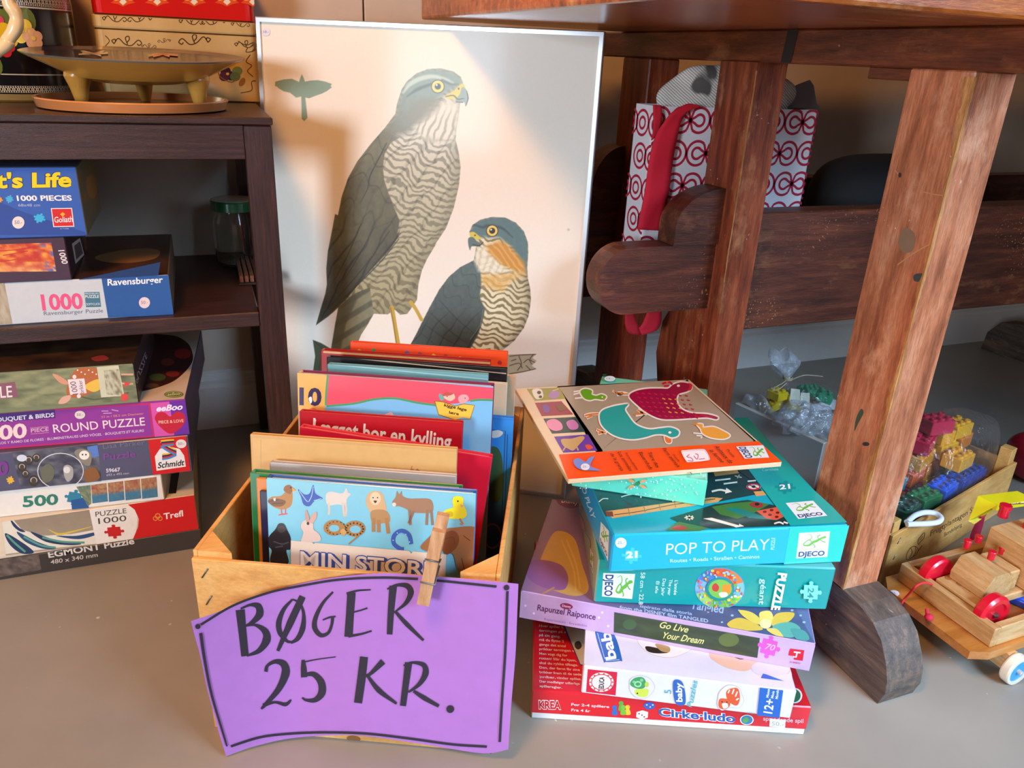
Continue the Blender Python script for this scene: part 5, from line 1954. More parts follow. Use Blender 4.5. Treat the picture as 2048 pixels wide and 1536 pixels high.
peg([(0, .0015), (0, .0075), (.34, .0125), (.42, .0118), (.52, .0118), (.56, .0135), (1, .0075), (1, .0015), (.6, 0), (.3, 0)], 1, 'prong')
peg([(.02, .0345), (.36, .0262), (.42, .0272), (.52, .0272), (.56, .0258), (1, .0305), (1, .0365), (.6, .0382), (.02, .0400)], -1, 'prong')
mb = MB()
c0 = pb + pz_ * .47 * L_ + CR.ey * .0195
co = []
for k in range(60):
    a = k / 60 * 2 * math.pi * 4
    co.append(c0 + px_ * (-.0068 + .0136 * k / 60) + (pz_ * math.cos(a) + CR.ey * math.sin(a)) * .0058)
mb.tube(co, .0007, 6)
for zf, dx in ((.33, 1), (.64, 1)):
    mb.tube([c0 + px_ * .0074 + pz_ * .004 * (1 if zf > .5 else -1), pb + pz_ * zf * L_ + px_ * .0074 + CR.ey * -.0008, pb + pz_ * zf * L_ - px_ * .0074 + CR.ey * -.0008], .0008, 6)
mb.build('spring', M['staple'], PEG)

# ---------------------------------------------------------------- pile of children's puzzles beside the crate
PP = "children's puzzle and game boxes piled in front of the workbench leg"


def rad(a):
    return math.radians(a)


# red ludo box, lid over a white base
K0 = Crate((.297, .627, .0003), rad(-22.99), .3226, .302, .030)
KB = Crate(K0.pt(.0, .0, .0) + K0.ez * .0085, rad(-22.99), .3226, .302, .0353)
T = thing('game_box', 'red board game box with white base at the bottom of the pile', 'game box', K0.pt(.16, .15, 0), PP)
mb = MB()
mb.box(K0.pt(.0012, .0012, 0), K0.ex, K0.ey, K0.ez, .3226 - .0024, .302 - .0024, .040, 'e8e4de', .0008)
mb.build('base', M['card'], T)
mb = MB()
KB.mesh(mb, {'all': 'cf1a26', 'front': 'd81c2a', 'top': 'c81a26'}, .0014)
f = KB.face(mb, 'front', zB)
f.text('KREA', (168, 1103), (300, 1106), (166, 1054), 'f2e8e4', .075)
f.text('KREA', (170, 1102), (298, 1105), (168, 1056), 'c01424', .035)
f.text('For 2-4 spillere', (358, 1085), (580, 1099), (359, 1070), 'f0d8d4', .02)
f.text('Fra 4 år', (358, 1117), (470, 1124), (359, 1102), 'f0d8d4', .02)
for x, y, c in ((612, 1110, '2e6ab8'), (650, 1085, '58a83a'), (688, 1108, 'e8c030'), (662, 1108, '78b83c')):
    f.blob([(x - 15, y + 28), (x - 9, y - 4), (x + 9, y - 4), (x + 17, y + 28)], c)
    f.ell((x, y - 14), 14, 13, c)
f.poly([(740, 1122), (775, 1112), (808, 1122), (806, 1155), (770, 1167), (738, 1152)], 'ece6e0')
for p in ((755, 1132), (772, 1140), (785, 1150)):
    f.ell(p, 5, 4, '6a2a30')
f.ell((815, 1085), 34, 22, '3a5ab0')
for p in ((800, 1080), (820, 1092), (835, 1080)):
    f.ell(p, 5, 4, 'd8e0f0')
f.text('Cirke·ludo', (868, 1142), (1318, 1182), (866, 1096), 'f4ecea', .075)
f.text('Cirke·ludo', (868, 1142), (1318, 1182), (866, 1096), '1f5aa0', .028)
f.ell((1385, 1167), 40, 30, 'e8ece8')
f.ell((1385, 1167), 34, 26, '2f7aa8')
f.blob([(1365, 1160), (1385, 1150), (1395, 1170), (1375, 1185), (1360, 1175)], '58a050')
f.text('spændende spil', (1480, 1170), (1715, 1185), (1481, 1145), 'e8b0b4', .02)
f.poly([(1520, 1160), (1612, 1168), (1608, 1215), (1516, 1205)], 'e8e0dc')
f.text('50.-', (1530, 1198), (1600, 1204), (1532, 1175), 'a09aa0')
f = KB.face(mb, 'top', zB)
lines = ['Hver spiller kaster', 'terningen på skift,', 'på sin gang.', 'må du flytte 2', 'gange det antal', 'prikker terningen viser.', 'Men vogt dig for', 'rotten! Slår du hjem,', 'skal du rykke tilbage.', 'Den, der først får sine', 'brikker frem til de søde', 'jordbær, vinder spillet.', 'Der medfølger udførlige', 'spilleregler.']
for i, t in enumerate(lines):
    y = 625 + i * 27.2
    f.text(t, (170 + i * .3, y), (170 + 10.4 * len(t), y + 5.0 + len(t) * .42), (171, y - 14), 'e8c8c8', .012)
f.poly([(310, 620), (440, 640), (440, 860), (410, 850), (345, 700)], '2e3a78')
f.poly([(322, 622), (440, 648), (432, 850), (412, 845), (352, 700)], 'b8b4a0')
f.blob([(380, 720), (405, 710), (420, 740), (400, 760), (380, 745)], '3a3a3a')
f.ell((1665, 1030), 45, 45, 'd8e0dc')
f.ell((1662, 1030), 38, 38, '2e6a48')
mb.build('lid', M['gloss'], T)

# white baby puzzle box
K1 = Crate((.349, .605, .0442), rad(-27.76), .236, .236, .0405)


def art_baby(B, mb, T):
    f = B.face(mb, 'front', zB)
    f.poly([(455, 872), (628, 890), (618, 1026), (445, 1006)], 'd21a3c')
    f.ell((535, 948), 72, 57, 'f0e8e4')
    f.ring((535, 948), 58, 5, 'd21a3c', 45)
    for k in range(14):
        a = 2 * math.pi * k / 14
        f.jigsaw((535 + 66 * math.cos(a), 948 + 51 * math.sin(a)), 7, 'd24a30', a, .8)
    f.text('EDUCA', (548, 986), (552, 918), (518, 984), '4a3a40', .03)
    f.blob([(700, 965), (705, 930), (750, 910), (790, 915), (820, 930), (845, 970), (830, 1010), (790, 1040), (740, 1035), (705, 1000)], 'dcd6d8', 'b8b4bc', 4)
    f.blob([(735, 920), (775, 918), (795, 945), (785, 980), (745, 985), (705, 965), (708, 940)], '3c9a5a')
    f.ring((748, 958), 18, 9, '9ad0a0', 14)
    f.ell((770, 935), 10, 9, '7ac48a')
    f.ell((725, 945), 9, 8, '7ac48a')
    f.blob([(735, 990), (775, 985), (810, 990), (800, 1030), (755, 1030), (730, 1010)], 'c8d850')
    f.ell((745, 1012), 5, 5, '2a3a2a')
    f.ell((800, 960), 12, 16, 'b8cc50')
    f.text('5', (942, 1015), (944, 992), (900, 1012), '4aa8a4')
    f.blob([(955, 942), (1010, 950), (1026, 1070), (968, 1068)], '2a62b0')
    f.text('baby', (1008, 1062), (1003, 950), (972, 1060), 'f0ecf0', .03)
    f.text('Puzzles', (1065, 1098), (1098, 938), (1032, 1090), '58b0b0', .01, None, .03, .2)
    f.blob([(1218, 1040), (1230, 1000), (1275, 965), (1330, 975), (1350, 1010), (1365, 1060), (1330, 1095), (1290, 1090), (1240, 1110), (1215, 1080)], 'e8dcdc', 'c0b0b4', 4)
    f.blob([(1225, 1045), (1245, 1040), (1285, 1050), (1285, 1085), (1255, 1105), (1225, 1095), (1218, 1070)], 'd85a34')
    f.blob([(1265, 1000), (1300, 980), (1335, 985), (1345, 1040), (1330, 1080), (1300, 1075), (1270, 1045)], 'd8562e')
    f.strokes([[(1285, 990), (1275, 1010)], [(1310, 985), (1300, 1015)], [(1330, 1000), (1318, 1030)], [(1338, 1040), (1322, 1050)]], 8, 'f0d8d0', False)
    f.blob([(1240, 1072), (1268, 1068), (1275, 1090), (1250, 1100)], 'f0e4dc')
    f.ell((1240, 1060), 4, 4, '2a1410')
    f.ell((1268, 1062), 4, 4, '2a1410')
    f.text('14431', (1388, 1128), (1430, 1132), (1389, 1118), '8a8490')
    f.poly([(1467, 926), (1604, 944), (1575, 1158), (1444, 1142)], '1c62b8')
    f.text('12+', (1532, 1130), (1546, 1048), (1480, 1122), 'eef0f4', .02)
    f.text('Meses', (1512, 1036), (1519, 985), (1496, 1033), 'd8e4f4', .02)
    f.text('Mois', (1540, 1040), (1547, 998), (1524, 1037), 'd8e4f4', .02)
    f.text('Months', (1566, 1044), (1573, 985), (1550, 1041), 'd8e4f4', .02)
    f = B.face(mb, 'top', zB)
    f.grid([(430, 560), (1640, 780), (1655, 985), (430, 840)], 20, 10, lambda s, t: lerp((222, 216, 226), (208, 202, 220), fnoise(s, t, 401, 4)))
    f.blob([(498, 640), (602, 660), (655, 812), (640, 826), (560, 832), (545, 820)], '2462ae')
    f.strokes([[(512, 662), (555, 815)], [(560, 824), (640, 818)]], 3, 'c8d8ec', False)
    f.text('baby', (622, 812), (570, 600), (560, 822), 'f0f0f4', .03)
    f.blob([(745, 700), (770, 640), (930, 640), (1060, 740), (1010, 785), (930, 805), (840, 790), (780, 755)], 'e4dcdc', 'a89a98', 3)
    f.blob([(795, 740), (860, 750), (925, 775), (880, 782), (830, 778), (800, 765)], '2a1c18')
    f.blob([(850, 725), (930, 742), (930, 775), (880, 765)], 'b08a5a')
    f.blob([(1165, 785), (1200, 700), (1500, 740), (1640, 800), (1630, 900), (1540, 880), (1450, 850), (1380, 885), (1280, 870), (1200, 830)], 'e2b49c')
    f.blob([(1420, 850), (1540, 800), (1630, 830), (1620, 900), (1500, 915), (1430, 895)], 'd0c8d4')
    f.strokes([[(1310, 800), (1350, 815), (1390, 805)]], 6, '6a4a40')
    f.poly([(1467, 926), (1480, 900), (1500, 905), (1604, 944)], '1c62b8')


box_thing(K1, 'white baby puzzle box with a blue end, second from the bottom of the pile', {'front': 'dcdae6', 'top': 'd8d2de', 'left': 'e0dce4', 'right': '1c5aa8', 'all': 'dcd8e2'}, art_baby, PP, mat='gloss')

# lilac fairy-tale puzzle box (the printed film characters are left out)
K2 = Crate((.309, .704, .0854), rad(-33.64), .340, .219, .0400)


def art_lilac(B, mb, T):
    f = B.face(mb, 'front', zB)
    f.grid([(55, 415), (1795, 735), (1760, 890), (50, 575)], 40, 6, lambda s, t: lerp((196, 160, 208), (200, 168, 222), s))
    f.text('Rapunzel Raiponce', (158, 527), (500, 584), (160, 492), '52205a', .02, None, .03, .1)
    f.ell((330, 504), 38, 18, '8a1a5a', .15)
    f.text('Disney', (305, 507), (356, 514), (306, 493), 'f0dce8', .01)
    f.text('Raperonzolo · Enredados', (200, 585), (450, 624), (201, 572), '8a5a9a')
    for x, y in ((520, 570), (575, 620), (470, 480), (140, 545), (90, 500), (540, 540)):
        f.ell((x, y), 7, 7, 'e8d8f0')
    f.grid([(610, 538), (1462, 690), (1447, 806), (607, 656)], 50, 10, lambda s, t: lerp((40, 48, 40), (74, 92, 52), fnoise(s, t, 411, 7)))
    f.text('Go Live', (875, 628), (1042, 658), (880, 590), 'e0dc84', .01, None, .03, .35)
    f.text('Your Dream', (895, 690), (1132, 725), (902, 652), 'e0dc84', .01, None, .03, .35)
    f.ell((700, 610), 40, 30, '3c5a34')
    f.ell((1280, 700), 60, 40, '5a6a34')
    f.jigsaw((1515, 742), 70, 'd455b8', .25)
    f.text('70', (1490, 752), (1546, 764), (1500, 718), 'f0b8e4', .01, None, .03, .2)
    f.poly([(1632, 768), (1640, 750), (1690, 757), (1722, 760), (1712, 822), (1660, 815), (1660, 795), (1628, 790)], 'd01c34')
    f.strokes([[(1660, 770), (1700, 775)], [(1680, 772), (1674, 800), (1655, 798)]], 9, 'f0d8dc', False)
    f.text('JUMBO', (1635, 832), (1698, 842), (1637, 822), 'c8607c', .02)
    f = B.face(mb, 'top', zB)
    f.grid([(250, -200), (1500, 200), (1785, 725), (60, 410)], 60, 40, lambda s, t: lerp(lerp((112, 96, 160), (150, 110, 150), t * .8 + .3 * fnoise(s, t, 421, 4)), (62, 78, 122), np.clip((s - .18) * 3.4, 0, 1) * (.62 + .55 * fnoise(s, t, 422, 10))))
    f.z = zA
    f.ell((345, 880), 78, 46, '6a1a5a', .2)
    f.text('Disney', (300, 893), (400, 902), (305, 862), 'f0dcea', .01, None, .03, .2)
    f.blob([(235, 1100), (300, 1060), (380, 1110), (420, 1250), (460, 1400), (380, 1440), (240, 1400), (150, 1330)], 'c09a58')
    f.blob([(120, 1240), (200, 1230), (300, 1260), (340, 1330), (320, 1400), (230, 1400), (150, 1370), (100, 1320)], '8a5a98')
    f.strokes([[(330, 1110), (385, 1250), (410, 1400)], [(300, 1110), (370, 1280), (385, 1410)]], 10, 'cda968')
    f.strokes([[(150, 1450), (260, 1390)]], 10, 'b08a6a')
    f.z = zB
    f.text('from the DISNEY film TANGLED', (640, 520), (1160, 602), (642, 500), 'b8c0e0', .02)
    f.text('ispirato dalla storia', (760, 512), (1065, 558), (763, 494), 'aab4d8', .02)
    f.text('Tangled', (1060, 520), (1255, 548), (1062, 470), '9ab0d8', .02, None, .03, .2)
    for x, y, r in ((1300, 560, 9), (1340, 530, 7), (1400, 545, 8), (1700, 560, 8), (1650, 530, 9), (1240, 600, 7), (1720, 600, 9)):
        f.ell((x, y), r, r * .7, '9ab8d8')
    for pts, c in (([(1270, 610), (1330, 575), (1400, 590), (1480, 640), (1400, 650), (1310, 640)], 'd8b840'), ([(1340, 530), (1420, 545), (1490, 610), (1440, 610), (1370, 570)], 'e0c850'), ([(1460, 545), (1520, 535), (1540, 580), (1510, 625), (1470, 600)], 'e8d468'), ([(1560, 550), (1660, 545), (1640, 590), (1560, 625), (1530, 610)], 'd8b838'), ([(1540, 620), (1640, 600), (1700, 640), (1650, 690), (1560, 670)], '5aa898'), ([(1500, 640), (1560, 640), (1600, 690), (1540, 672)], 'e0c860'), ([(1640, 640), (1720, 650), (1750, 700), (1690, 712)], '4a9490')):
        f.blob(pts, c)
    f.ell((1495, 610), 34, 28, 'f4e8a0')
    f = B.face(mb, 'right', zB)


box_thing(K2, 'lilac fairy-tale puzzle box turned askew in the middle of the pile', {'front': 'c4a4d8', 'top': '5a6a98', 'left': 'a888b8', 'all': 'b090c8'}, art_lilac, PP, mat='card')

# green-teal giant puzzle box
K3 = Crate((.383, .656, .1258), rad(-20.6), .279, .215, .0605)


def logo(f, quad, tr=False):
    f.poly(quad, 'e8ecea')
    q = [np.array(p, float) for p in quad]

    def m(s, t):
        return tuple((1 - s) * (1 - t) * q[0] + s * (1 - t) * q[1] + s * t * q[2] + (1 - s) * t * q[3])
    if tr:
        f.gecko([m(.4, .08), m(.95, .08), m(.95, .95), m(.4, .95)])
        f.text('DJECO', m(.08, .06), m(.08, .97), m(.33, .06), '2a4a7a', .035)
    else:
        f.gecko([m(.1, .06), m(.95, .06), m(.95, .62), m(.1, .62)])
        f.text('DJECO', m(.06, .93), m(.9, .93), m(.06, .74), '2a4a7a', .035)


def art_geant(B, mb, T):
    f = B.face(mb, 'front', zB)
    logo(f, [(546, 310), (732, 315), (714, 462), (538, 446)], True)
    f.text('58 cm - 22.8"', (766, 305), (752, 505), (792, 306), 'd8f0ec', .005)
    f.text("L'année", (964, 352), (958, 437), (984, 353), 'd0f0ec', .01)
    f.text('The year', (932, 346), (922, 440), (951, 347), 'd0f0ec', .01)
    f.text('Das Jahr', (894, 342), (884, 442), (913, 343), 'd0f0ec', .01)
    f.text('El año', (856, 357), (848, 427), (875, 358), 'd0f0ec', .01)
    C = (1227, 398)
    f.ell(C, 147, 121, '5a9ad0')
    pal = ('d84a30', 'e88a3a', 'c8d8d8', '6ab04a', '4a8ac8', 'e8c84a', 'd06a9a', '8ac0d8')
    for k in range(8):
        a0, a1 = k * math.pi / 4 - .3, (k + 1) * math.pi / 4 - .3
        P = [(C[0] + 143 * math.cos(a), C[1] + 117 * math.sin(a)) for a in np.linspace(a0, a1, 6)] + [(C[0] + 84 * math.cos(a), C[1] + 70 * math.sin(a)) for a in np.linspace(a1, a0, 6)]
        f.poly(P, ('7ab8d0', '88c050', '6ab04a', 'a8c858', '7ab0e0', '4a7ac8', 'e05a34', 'e87a3a')[k])
    r = random.Random(4)
    for k in range(80):
        a = r.random() * 6.283
        q = 88 + r.random() * 50
        f.ell((C[0] + q * math.cos(a), C[1] + q * .82 * math.sin(a)), 4 + 7 * r.random(), 4 + 6 * r.random(), r.choice(pal), n=8)
    f.ell(C, 82, 68, '138a86')
    f.ell((C[0], C[1] - 2), 68, 55, '7ab84a')
    f.poly([(1240, 372), (1292, 366), (1285, 425), (1238, 418)], 'e08a2a')
    f.blob([(1180, 380), (1200, 362), (1220, 385), (1210, 410), (1185, 405)], 'c83a3a')
    f.blob([(1220, 420), (1260, 415), (1270, 435), (1235, 445)], 'f0e4d8')
    f.text('PUZZLE', (1568, 300), (1524, 522), (1618, 306), 'e8f2f0', .05)
    f.text('géant', (1466, 336), (1452, 486), (1500, 338), 'b8e4e0', .01)
    f.jigsaw((1756, 414), 66, '7ad0c0', .05)
    f.text('24', (1740, 388), (1736, 446), (1775, 392), '2a8a86', .02)
    f = B.face(mb, 'left', zA)
    logo(f, [(470, 1160), (486, 1190), (488, 1310), (470, 1270)])
    f.blob([(405, 960), (430, 1000), (440, 1060), (415, 1030)], 'c88a9a')
    f.blob([(440, 1070), (470, 1120), (465, 1160), (440, 1120)], '7ab0a0')


box_thing(K3, 'dark teal giant puzzle box with a round picture, below the bright cyan box', {'front': '069894', 'top': '0e8a88', 'left': '7aa098', 'right': '0c7a78', 'all': '10908e'}, art_geant, PP, .0018, mat='gloss')

# cyan road puzzle box
K4 = Crate((.384, .631, .1868), rad(-13.2), .281, .288, .0500)


def art_pop(B, mb, T):
    f = B.face(mb, 'top', zA)
    f.poly([(480, 830), (560, 975), (1240, 885), (1480, 838), (1400, 690), (1000, 680), (560, 770)], '1e3f42')
    f.poly([(556, 945), (600, 985), (1215, 890), (1245, 868), (1180, 862)], 'd8a060')
    f.poly([(556, 945), (600, 945), (606, 975), (568, 975)], '7a3a30')
    f.strokes([[(610, 965), (760, 945), (960, 905), (1200, 872)]], 4, '3a2a20')
    for x in (700, 790, 880, 970, 1060, 1140):
        f.strokes([[(x, 965 - (x - 700) * .16), (x - 8, 925 - (x - 700) * .13)]], 4, '9a6a3a', False)
    f.poly([(1190, 715), (1330, 705), (1340, 722), (1200, 740)], 'd8a060')
    f.poly([(1425, 830), (1480, 826), (1500, 850), (1440, 858)], 'd8a060')
    f.strokes([[(520, 890), (545, 872), (575, 872)], [(650, 862), (690, 850), (740, 846)]], 6, 'e8e4d4')
    f.strokes([[(1200, 765), (1290, 755)], [(1250, 785), (1330, 775)], [(1390, 770), (1440, 765)]], 9, 'e8e4d4', False)
    f.stroke([(1180, 830), (1230, 820), (1275, 830)], 11, 'e8e4d4')
    f.poly([(1265, 808), (1300, 832), (1258, 842)], 'e8e4d4')
    f.strokes([[(1315, 738), (1355, 748)], [(1330, 752), (1342, 732)]], 6, 'c8c8b0', False)
    f.ell((1425, 802), 42, 20, 'e8e4e0')
    f.ring((1425, 802), 36, 8, 'c03038', 17)
    f.strokes([[(1400, 792), (1450, 812)]], 6, 'c03038', False)
    f.ell((1425, 802), 12, 8, '2a2a2a')
    f.poly([(1330, 705), (1400, 690), (1440, 760), (1400, 755)], '1e3f42')
    f.poly([(935, 985), (1200, 905), (1390, 880), (1640, 930), (1640, 1030), (1180, 1048), (985, 1008)], '1c3a38')
    f.poly([(1180, 920), (1290, 900), (1420, 888), (1520, 905), (1400, 970), (1330, 990), (1230, 965)], '3f7a38')
    f.poly([(1250, 930), (1330, 925), (1560, 1000), (1400, 985)], '0a7c78')
    f.blob([(1400, 905), (1440, 890), (1480, 905), (1470, 925), (1430, 925)], '9a3030')
    f.ell((1445, 905), 14, 9, '201818')
    f.poly([(1440, 945), (1560, 922), (1615, 972), (1560, 998), (1500, 990)], 'd85a40')
    for x, y in ((1490, 950), (1530, 940), (1520, 968), (1565, 955), (1560, 980)):
        f.ell((x, y), 11, 7, '6a1c1c')
    f.poly([(1130, 990), (1180, 985), (1340, 1030), (1340, 1020), (1370, 1035), (1320, 1042), (1310, 1037)], 'ece8d8')
    f.strokes([[(1020, 985), (1075, 985)], [(1048, 970), (1050, 1000)], [(1028, 975), (1070, 995)], [(1030, 995), (1070, 975)]], 7, 'e4e0c8', False)
    f.strokes([[(1545, 1020), (1575, 1012), (1600, 1022)], [(1600, 1010), (1625, 1018)]], 9, 'e8e4e0')
    f.poly([(910, 1060), (985, 1008), (1160, 1045), (1100, 1068)], '4a7a3a')
    f.blob([(945, 1048), (985, 1030), (1040, 1045), (1000, 1058)], 'b03a38')
    f.poly([(1385, 690), (1420, 560), (1300, 380), (1380, 385), (1720, 770), (1985, 1012), (1640, 1032)], '16aaa2')
    f.text('Straßen', (1462, 697), (1545, 690), (1460, 680), 'a0d8d0', .0)
    f.text('Caminos', (1475, 713), (1570, 707), (1473, 697), 'a0d8d0', .0)
    f.jigsaw((1610, 808), 66, '0d8f8e', .1, .62)
    f.text('21', (1578, 820), (1640, 814), (1574, 793), 'e0f4f2', .03)
    logo(f, [(1612, 900), (1772, 886), (1856, 974), (1686, 993)])
    # cards sticking out along the right rim of the picture
    f = B.face(mb, 'front', zA)
    f.poly([(1640, 1030), (1990, 1005), (1930, 1245), (1600, 1262)], '14c2b0')
    f.text('POP TO PLAY', (912, 1198), (1512, 1168), (916, 1130), 'ecf8f8', -.005)
    f.text('PUZZLE', (1545, 1168), (1551, 1098), (1524, 1167), 'b8e8f0', .01)
    f.text('Routes • Roads • Straßen • Caminos', (938, 1243), (1460, 1217), (936, 1222), 'c8f0f4', .005)
    f.jigsaw((712, 1203), 62, '3cc4cc', .1, .8)
    f.text('21', (678, 1217), (746, 1212), (678, 1180), 'eef8f8', .05)
    logo(f, [(1692, 1070), (1872, 1060), (1856, 1210), (1673, 1219)])
    sticker(f, T, (649, 1128), 33, '25.-', 31, '5a6a8a', 'dce8ec')
    f = B.face(mb, 'left', zA)
    f.text('TO PLAY', (408, 775), (478, 985), (430, 768), 'e0f4f8', .01)
    logo(f, [(532, 1005), (580, 1060), (574, 1235), (524, 1120)])


box_thing(K4, 'bright cyan puzzle box with road pictures, upper part of the pile', {'front': '02aedc', 'top': '0aa4bc', 'left': '049cd0', 'right': '14a89c', 'all': '0a9cb8'}, art_pop, PP, .002, mat='gloss')

# mint box
K5 = Crate((.384, .741, .2371), rad(-34.0), .159, .286, .0345)


def art_mint(B, mb, T):
    r = random.Random(9)
    f = B.face(mb, 'front', zA)
    for k in range(110):
        f.ell((360 + 830 * r.random(), 740 + 180 * r.random()), 4.5, 4.5, 'c8ece0', n=8)
    f.ell((745, 777), 13, 12, '1f8a58')
    for a in (.5, 2.6, 3.7, 5.8):
        f.blob([(745 + 18 * math.cos(a), 777 + 16 * math.sin(a)), (745 + 40 * math.cos(a - .25), 777 + 34 * math.sin(a - .25)), (745 + 62 * math.cos(a), 777 + 52 * math.sin(a)), (745 + 40 * math.cos(a + .25), 777 + 34 * math.sin(a + .25))], 'e8a06a')
    f = B.face(mb, 'top', zA)
    for k in range(150):
        f.ell((340 + 860 * r.random(), 130 + 640 * r.random()), 4.5, 4, 'c8ece0', n=8)
    f.blob([(960, 700), (1010, 690), (1050, 715), (1060, 738), (1020, 725), (980, 715)], 'd8a848')
    f.strokes([[(1040, 715), (1062, 742)]], 5, '6a5030')
    f.ell((553, 158), 12, 6, '1f5a3a')
    sticker(f, T, (584, 168), 32, '15.-', 16, '6a7a9a', 'd4e4ea')


box_thing(K5, 'small mint green dotted box under the wooden farm puzzle', {'front': '66d8b8', 'top': '6cd0b2', 'left': '68bca2', 'all': '70c4aa'}, art_mint, PP, mat='gloss')

# wooden farm puzzle board
K6 = Crate((.3545, .6925, .2720), rad(-7.8), .272, .263, .0062)


def farm(B):
    T = thing('peg_puzzle', 'wooden farm puzzle board with hen and duck on top of the pile', 'puzzle', B.pt(.13, .13, 0), PP)
    mb = MB()
    B.mesh(mb, {'top': 'e8cfa8', 'all': 'd8b488'}, .0006)
    f = B.face(mb, 'top', zA)
    f.blob([(290, 222), (320, 216), (1020, 178), (1050, 190), (1410, 515), (1415, 530), (1390, 538), (570, 592), (540, 585), (300, 240)], 'a8977e')
    f.poly([(285, 612), (1470, 533), (1600, 655), (340, 762)], 'fa5206')
    for q, c in (([(98, 228), (288, 221), (325, 285), (146, 298)], '9a9a30'), ([(146, 310), (300, 300), (370, 378), (186, 388)], '9a2440'), ([(195, 402), (386, 392), (440, 480), (246, 490)], '2a4644'), ([(258, 508), (456, 495), (512, 590), (312, 602)], '6a3aa0')):
        f.poly(q, c)
    f.blob([(130, 235), (180, 230), (195, 265), (185, 285), (150, 285)], 'efe8d8')
    f.ell((170, 250), 12, 10, '2a2420')
    f.ell((178, 275), 10, 8, '2a2420')
    f.blob([(225, 270), (250, 235), (290, 250), (280, 280), (245, 285)], 'b088b8')
    f.strokes([[(250, 240), (285, 228)]], 5, 'd8d07a')
    f.blob([(190, 330), (215, 320), (235, 350), (220, 370), (200, 362)], '7a4a9a')
    f.blob([(265, 325), (310, 320), (325, 350), (290, 360), (280, 345)], '7a4a2a')
    f.blob([(215, 420), (260, 405), (300, 430), (305, 465), (260, 475), (225, 455)], 'e890b0')
    f.blob([(330, 425), (370, 410), (400, 440), (390, 465), (350, 465)], 'c878b0')
    f.blob([(300, 525), (360, 520), (420, 505), (435, 520), (400, 560), (370, 590), (340, 580), (310, 560)], 'c8a468')
    f.strokes([[(330, 560), (310, 592)], [(385, 560), (400, 590)]], 9, 'c8a468', False)
    f.blob([(440, 560), (465, 555), (485, 575), (455, 585)], 'e05040')
    WO = 'efe6da'
    # small green duck
    f.strokes([[(372, 262), (415, 250)], [(372, 246), (412, 240)], [(380, 285), (430, 280)]], 9, WO)
    f.blob([(412, 245), (440, 230), (478, 240), (478, 262), (505, 270), (535, 262), (562, 275), (545, 293), (500, 288), (465, 295), (432, 282)], '6aa824', WO, 16)
    f.ell((540, 278), 5, 4, 'f0f0e0')
    f.strokes([[(545, 285), (552, 296)]], 7, 'e07a30', False)
    # hen
    f.strokes([[(600, 240), (640, 262), (700, 262)], [(612, 255), (660, 250), (700, 262)], [(625, 268), (665, 258)]], 12, WO)
    f.strokes([[(604, 242), (645, 258), (695, 260)], [(618, 258), (660, 250)]], 7, 'd87a2a')
    f.strokes([[(745, 350), (775, 375), (735, 385)], [(760, 365), (800, 378)]], 16, WO)
    f.strokes([[(745, 352), (775, 373), (722, 380)], [(760, 365), (795, 376)]], 9, 'd87a2a')
    f.blob([(698, 275), (730, 245), (800, 230), (880, 228), (925, 228), (955, 205), (1000, 192), (1045, 200), (1060, 225), (1035, 245), (985, 262), (975, 300), (1000, 345), (1060, 372), (1150, 378), (1212, 395), (1205, 408), (1150, 398), (1060, 402), (960, 408), (880, 405), (810, 375), (750, 330)], '9c1040', WO, 18)
    f.strokes([[(890, 200), (930, 190), (950, 205)], [(900, 215), (930, 212)]], 12, 'c81848')
    f.blob([(1040, 195), (1065, 205), (1060, 235), (1040, 240), (1050, 215)], 'd02838')
    f.ell((985, 212), 9, 7, 'f0e8e0')
    f.poly([(905, 185), (930, 182), (920, 198)], 'e07a30')
    r = random.Random(3)
    red, yel = [], []
    for i in range(9):
        for j in range(6):
            x, y = 735 + i * 36 + j * 12, 252 + j * 26 + i * 2
            if (x > 930 and y < 262) or (y > 380 and x < 850):
                continue
            (yel if 4 <= i <= 6 and j >= 1 and j <= 4 else red).append([(x, y), (x + 17, y + 6)])
    f.strokes(red, 6, 'd02048', False)
    f.strokes(yel, 6, 'e8a040', False)
    f.strokes([[(1110, 385), (1150, 382)], [(1140, 392), (1185, 398)], [(1080, 388), (1110, 396)]], 5, 'd02048', False)
    # teal duck
    f.strokes([[(435, 388), (470, 378), (525, 376)], [(448, 402), (480, 388)]], 17, WO)
    f.strokes([[(438, 388), (470, 380), (520, 376)], [(450, 400), (480, 390)]], 10, 'd87a2a')
    f.strokes([[(505, 470), (530, 480), (565, 490)], [(515, 495), (545, 485)]], 17, WO)
    f.strokes([[(507, 470), (530, 480), (560, 488)], [(517, 493), (545, 485)]], 10, 'd87a2a')
    f.blob([(905, 508), (938, 510), (942, 545), (915, 545)], 'e07830', WO, 12)
    f.blob([(525, 385), (545, 355), (600, 335), (650, 325), (690, 322), (672, 350), (690, 385), (735, 440), (810, 468), (880, 462), (940, 458), (985, 478), (980, 505), (945, 515), (905, 500), (850, 498), (790, 515), (720, 526), (650, 518), (585, 490), (535, 440)], '25a29a', WO, 18)
    f.ell((935, 487), 9, 7, 'f0f0e8')
    # chick
    f.strokes([[(1072, 490), (1125, 495)], [(1090, 505), (1135, 508)], [(1115, 520), (1140, 500)]], 8, WO)
    f.blob([(1095, 440), (1125, 440), (1130, 458), (1190, 455), (1245, 478), (1285, 505), (1250, 524), (1180, 518), (1130, 495), (1115, 465)], 'eba32e', WO, 15)
    f.poly([(1062, 440), (1095, 432), (1108, 446)], 'e8902a')
    logo(f, [(1322, 570), (1480, 562), (1516, 634), (1372, 641)], True)
    K = '3a1c10'
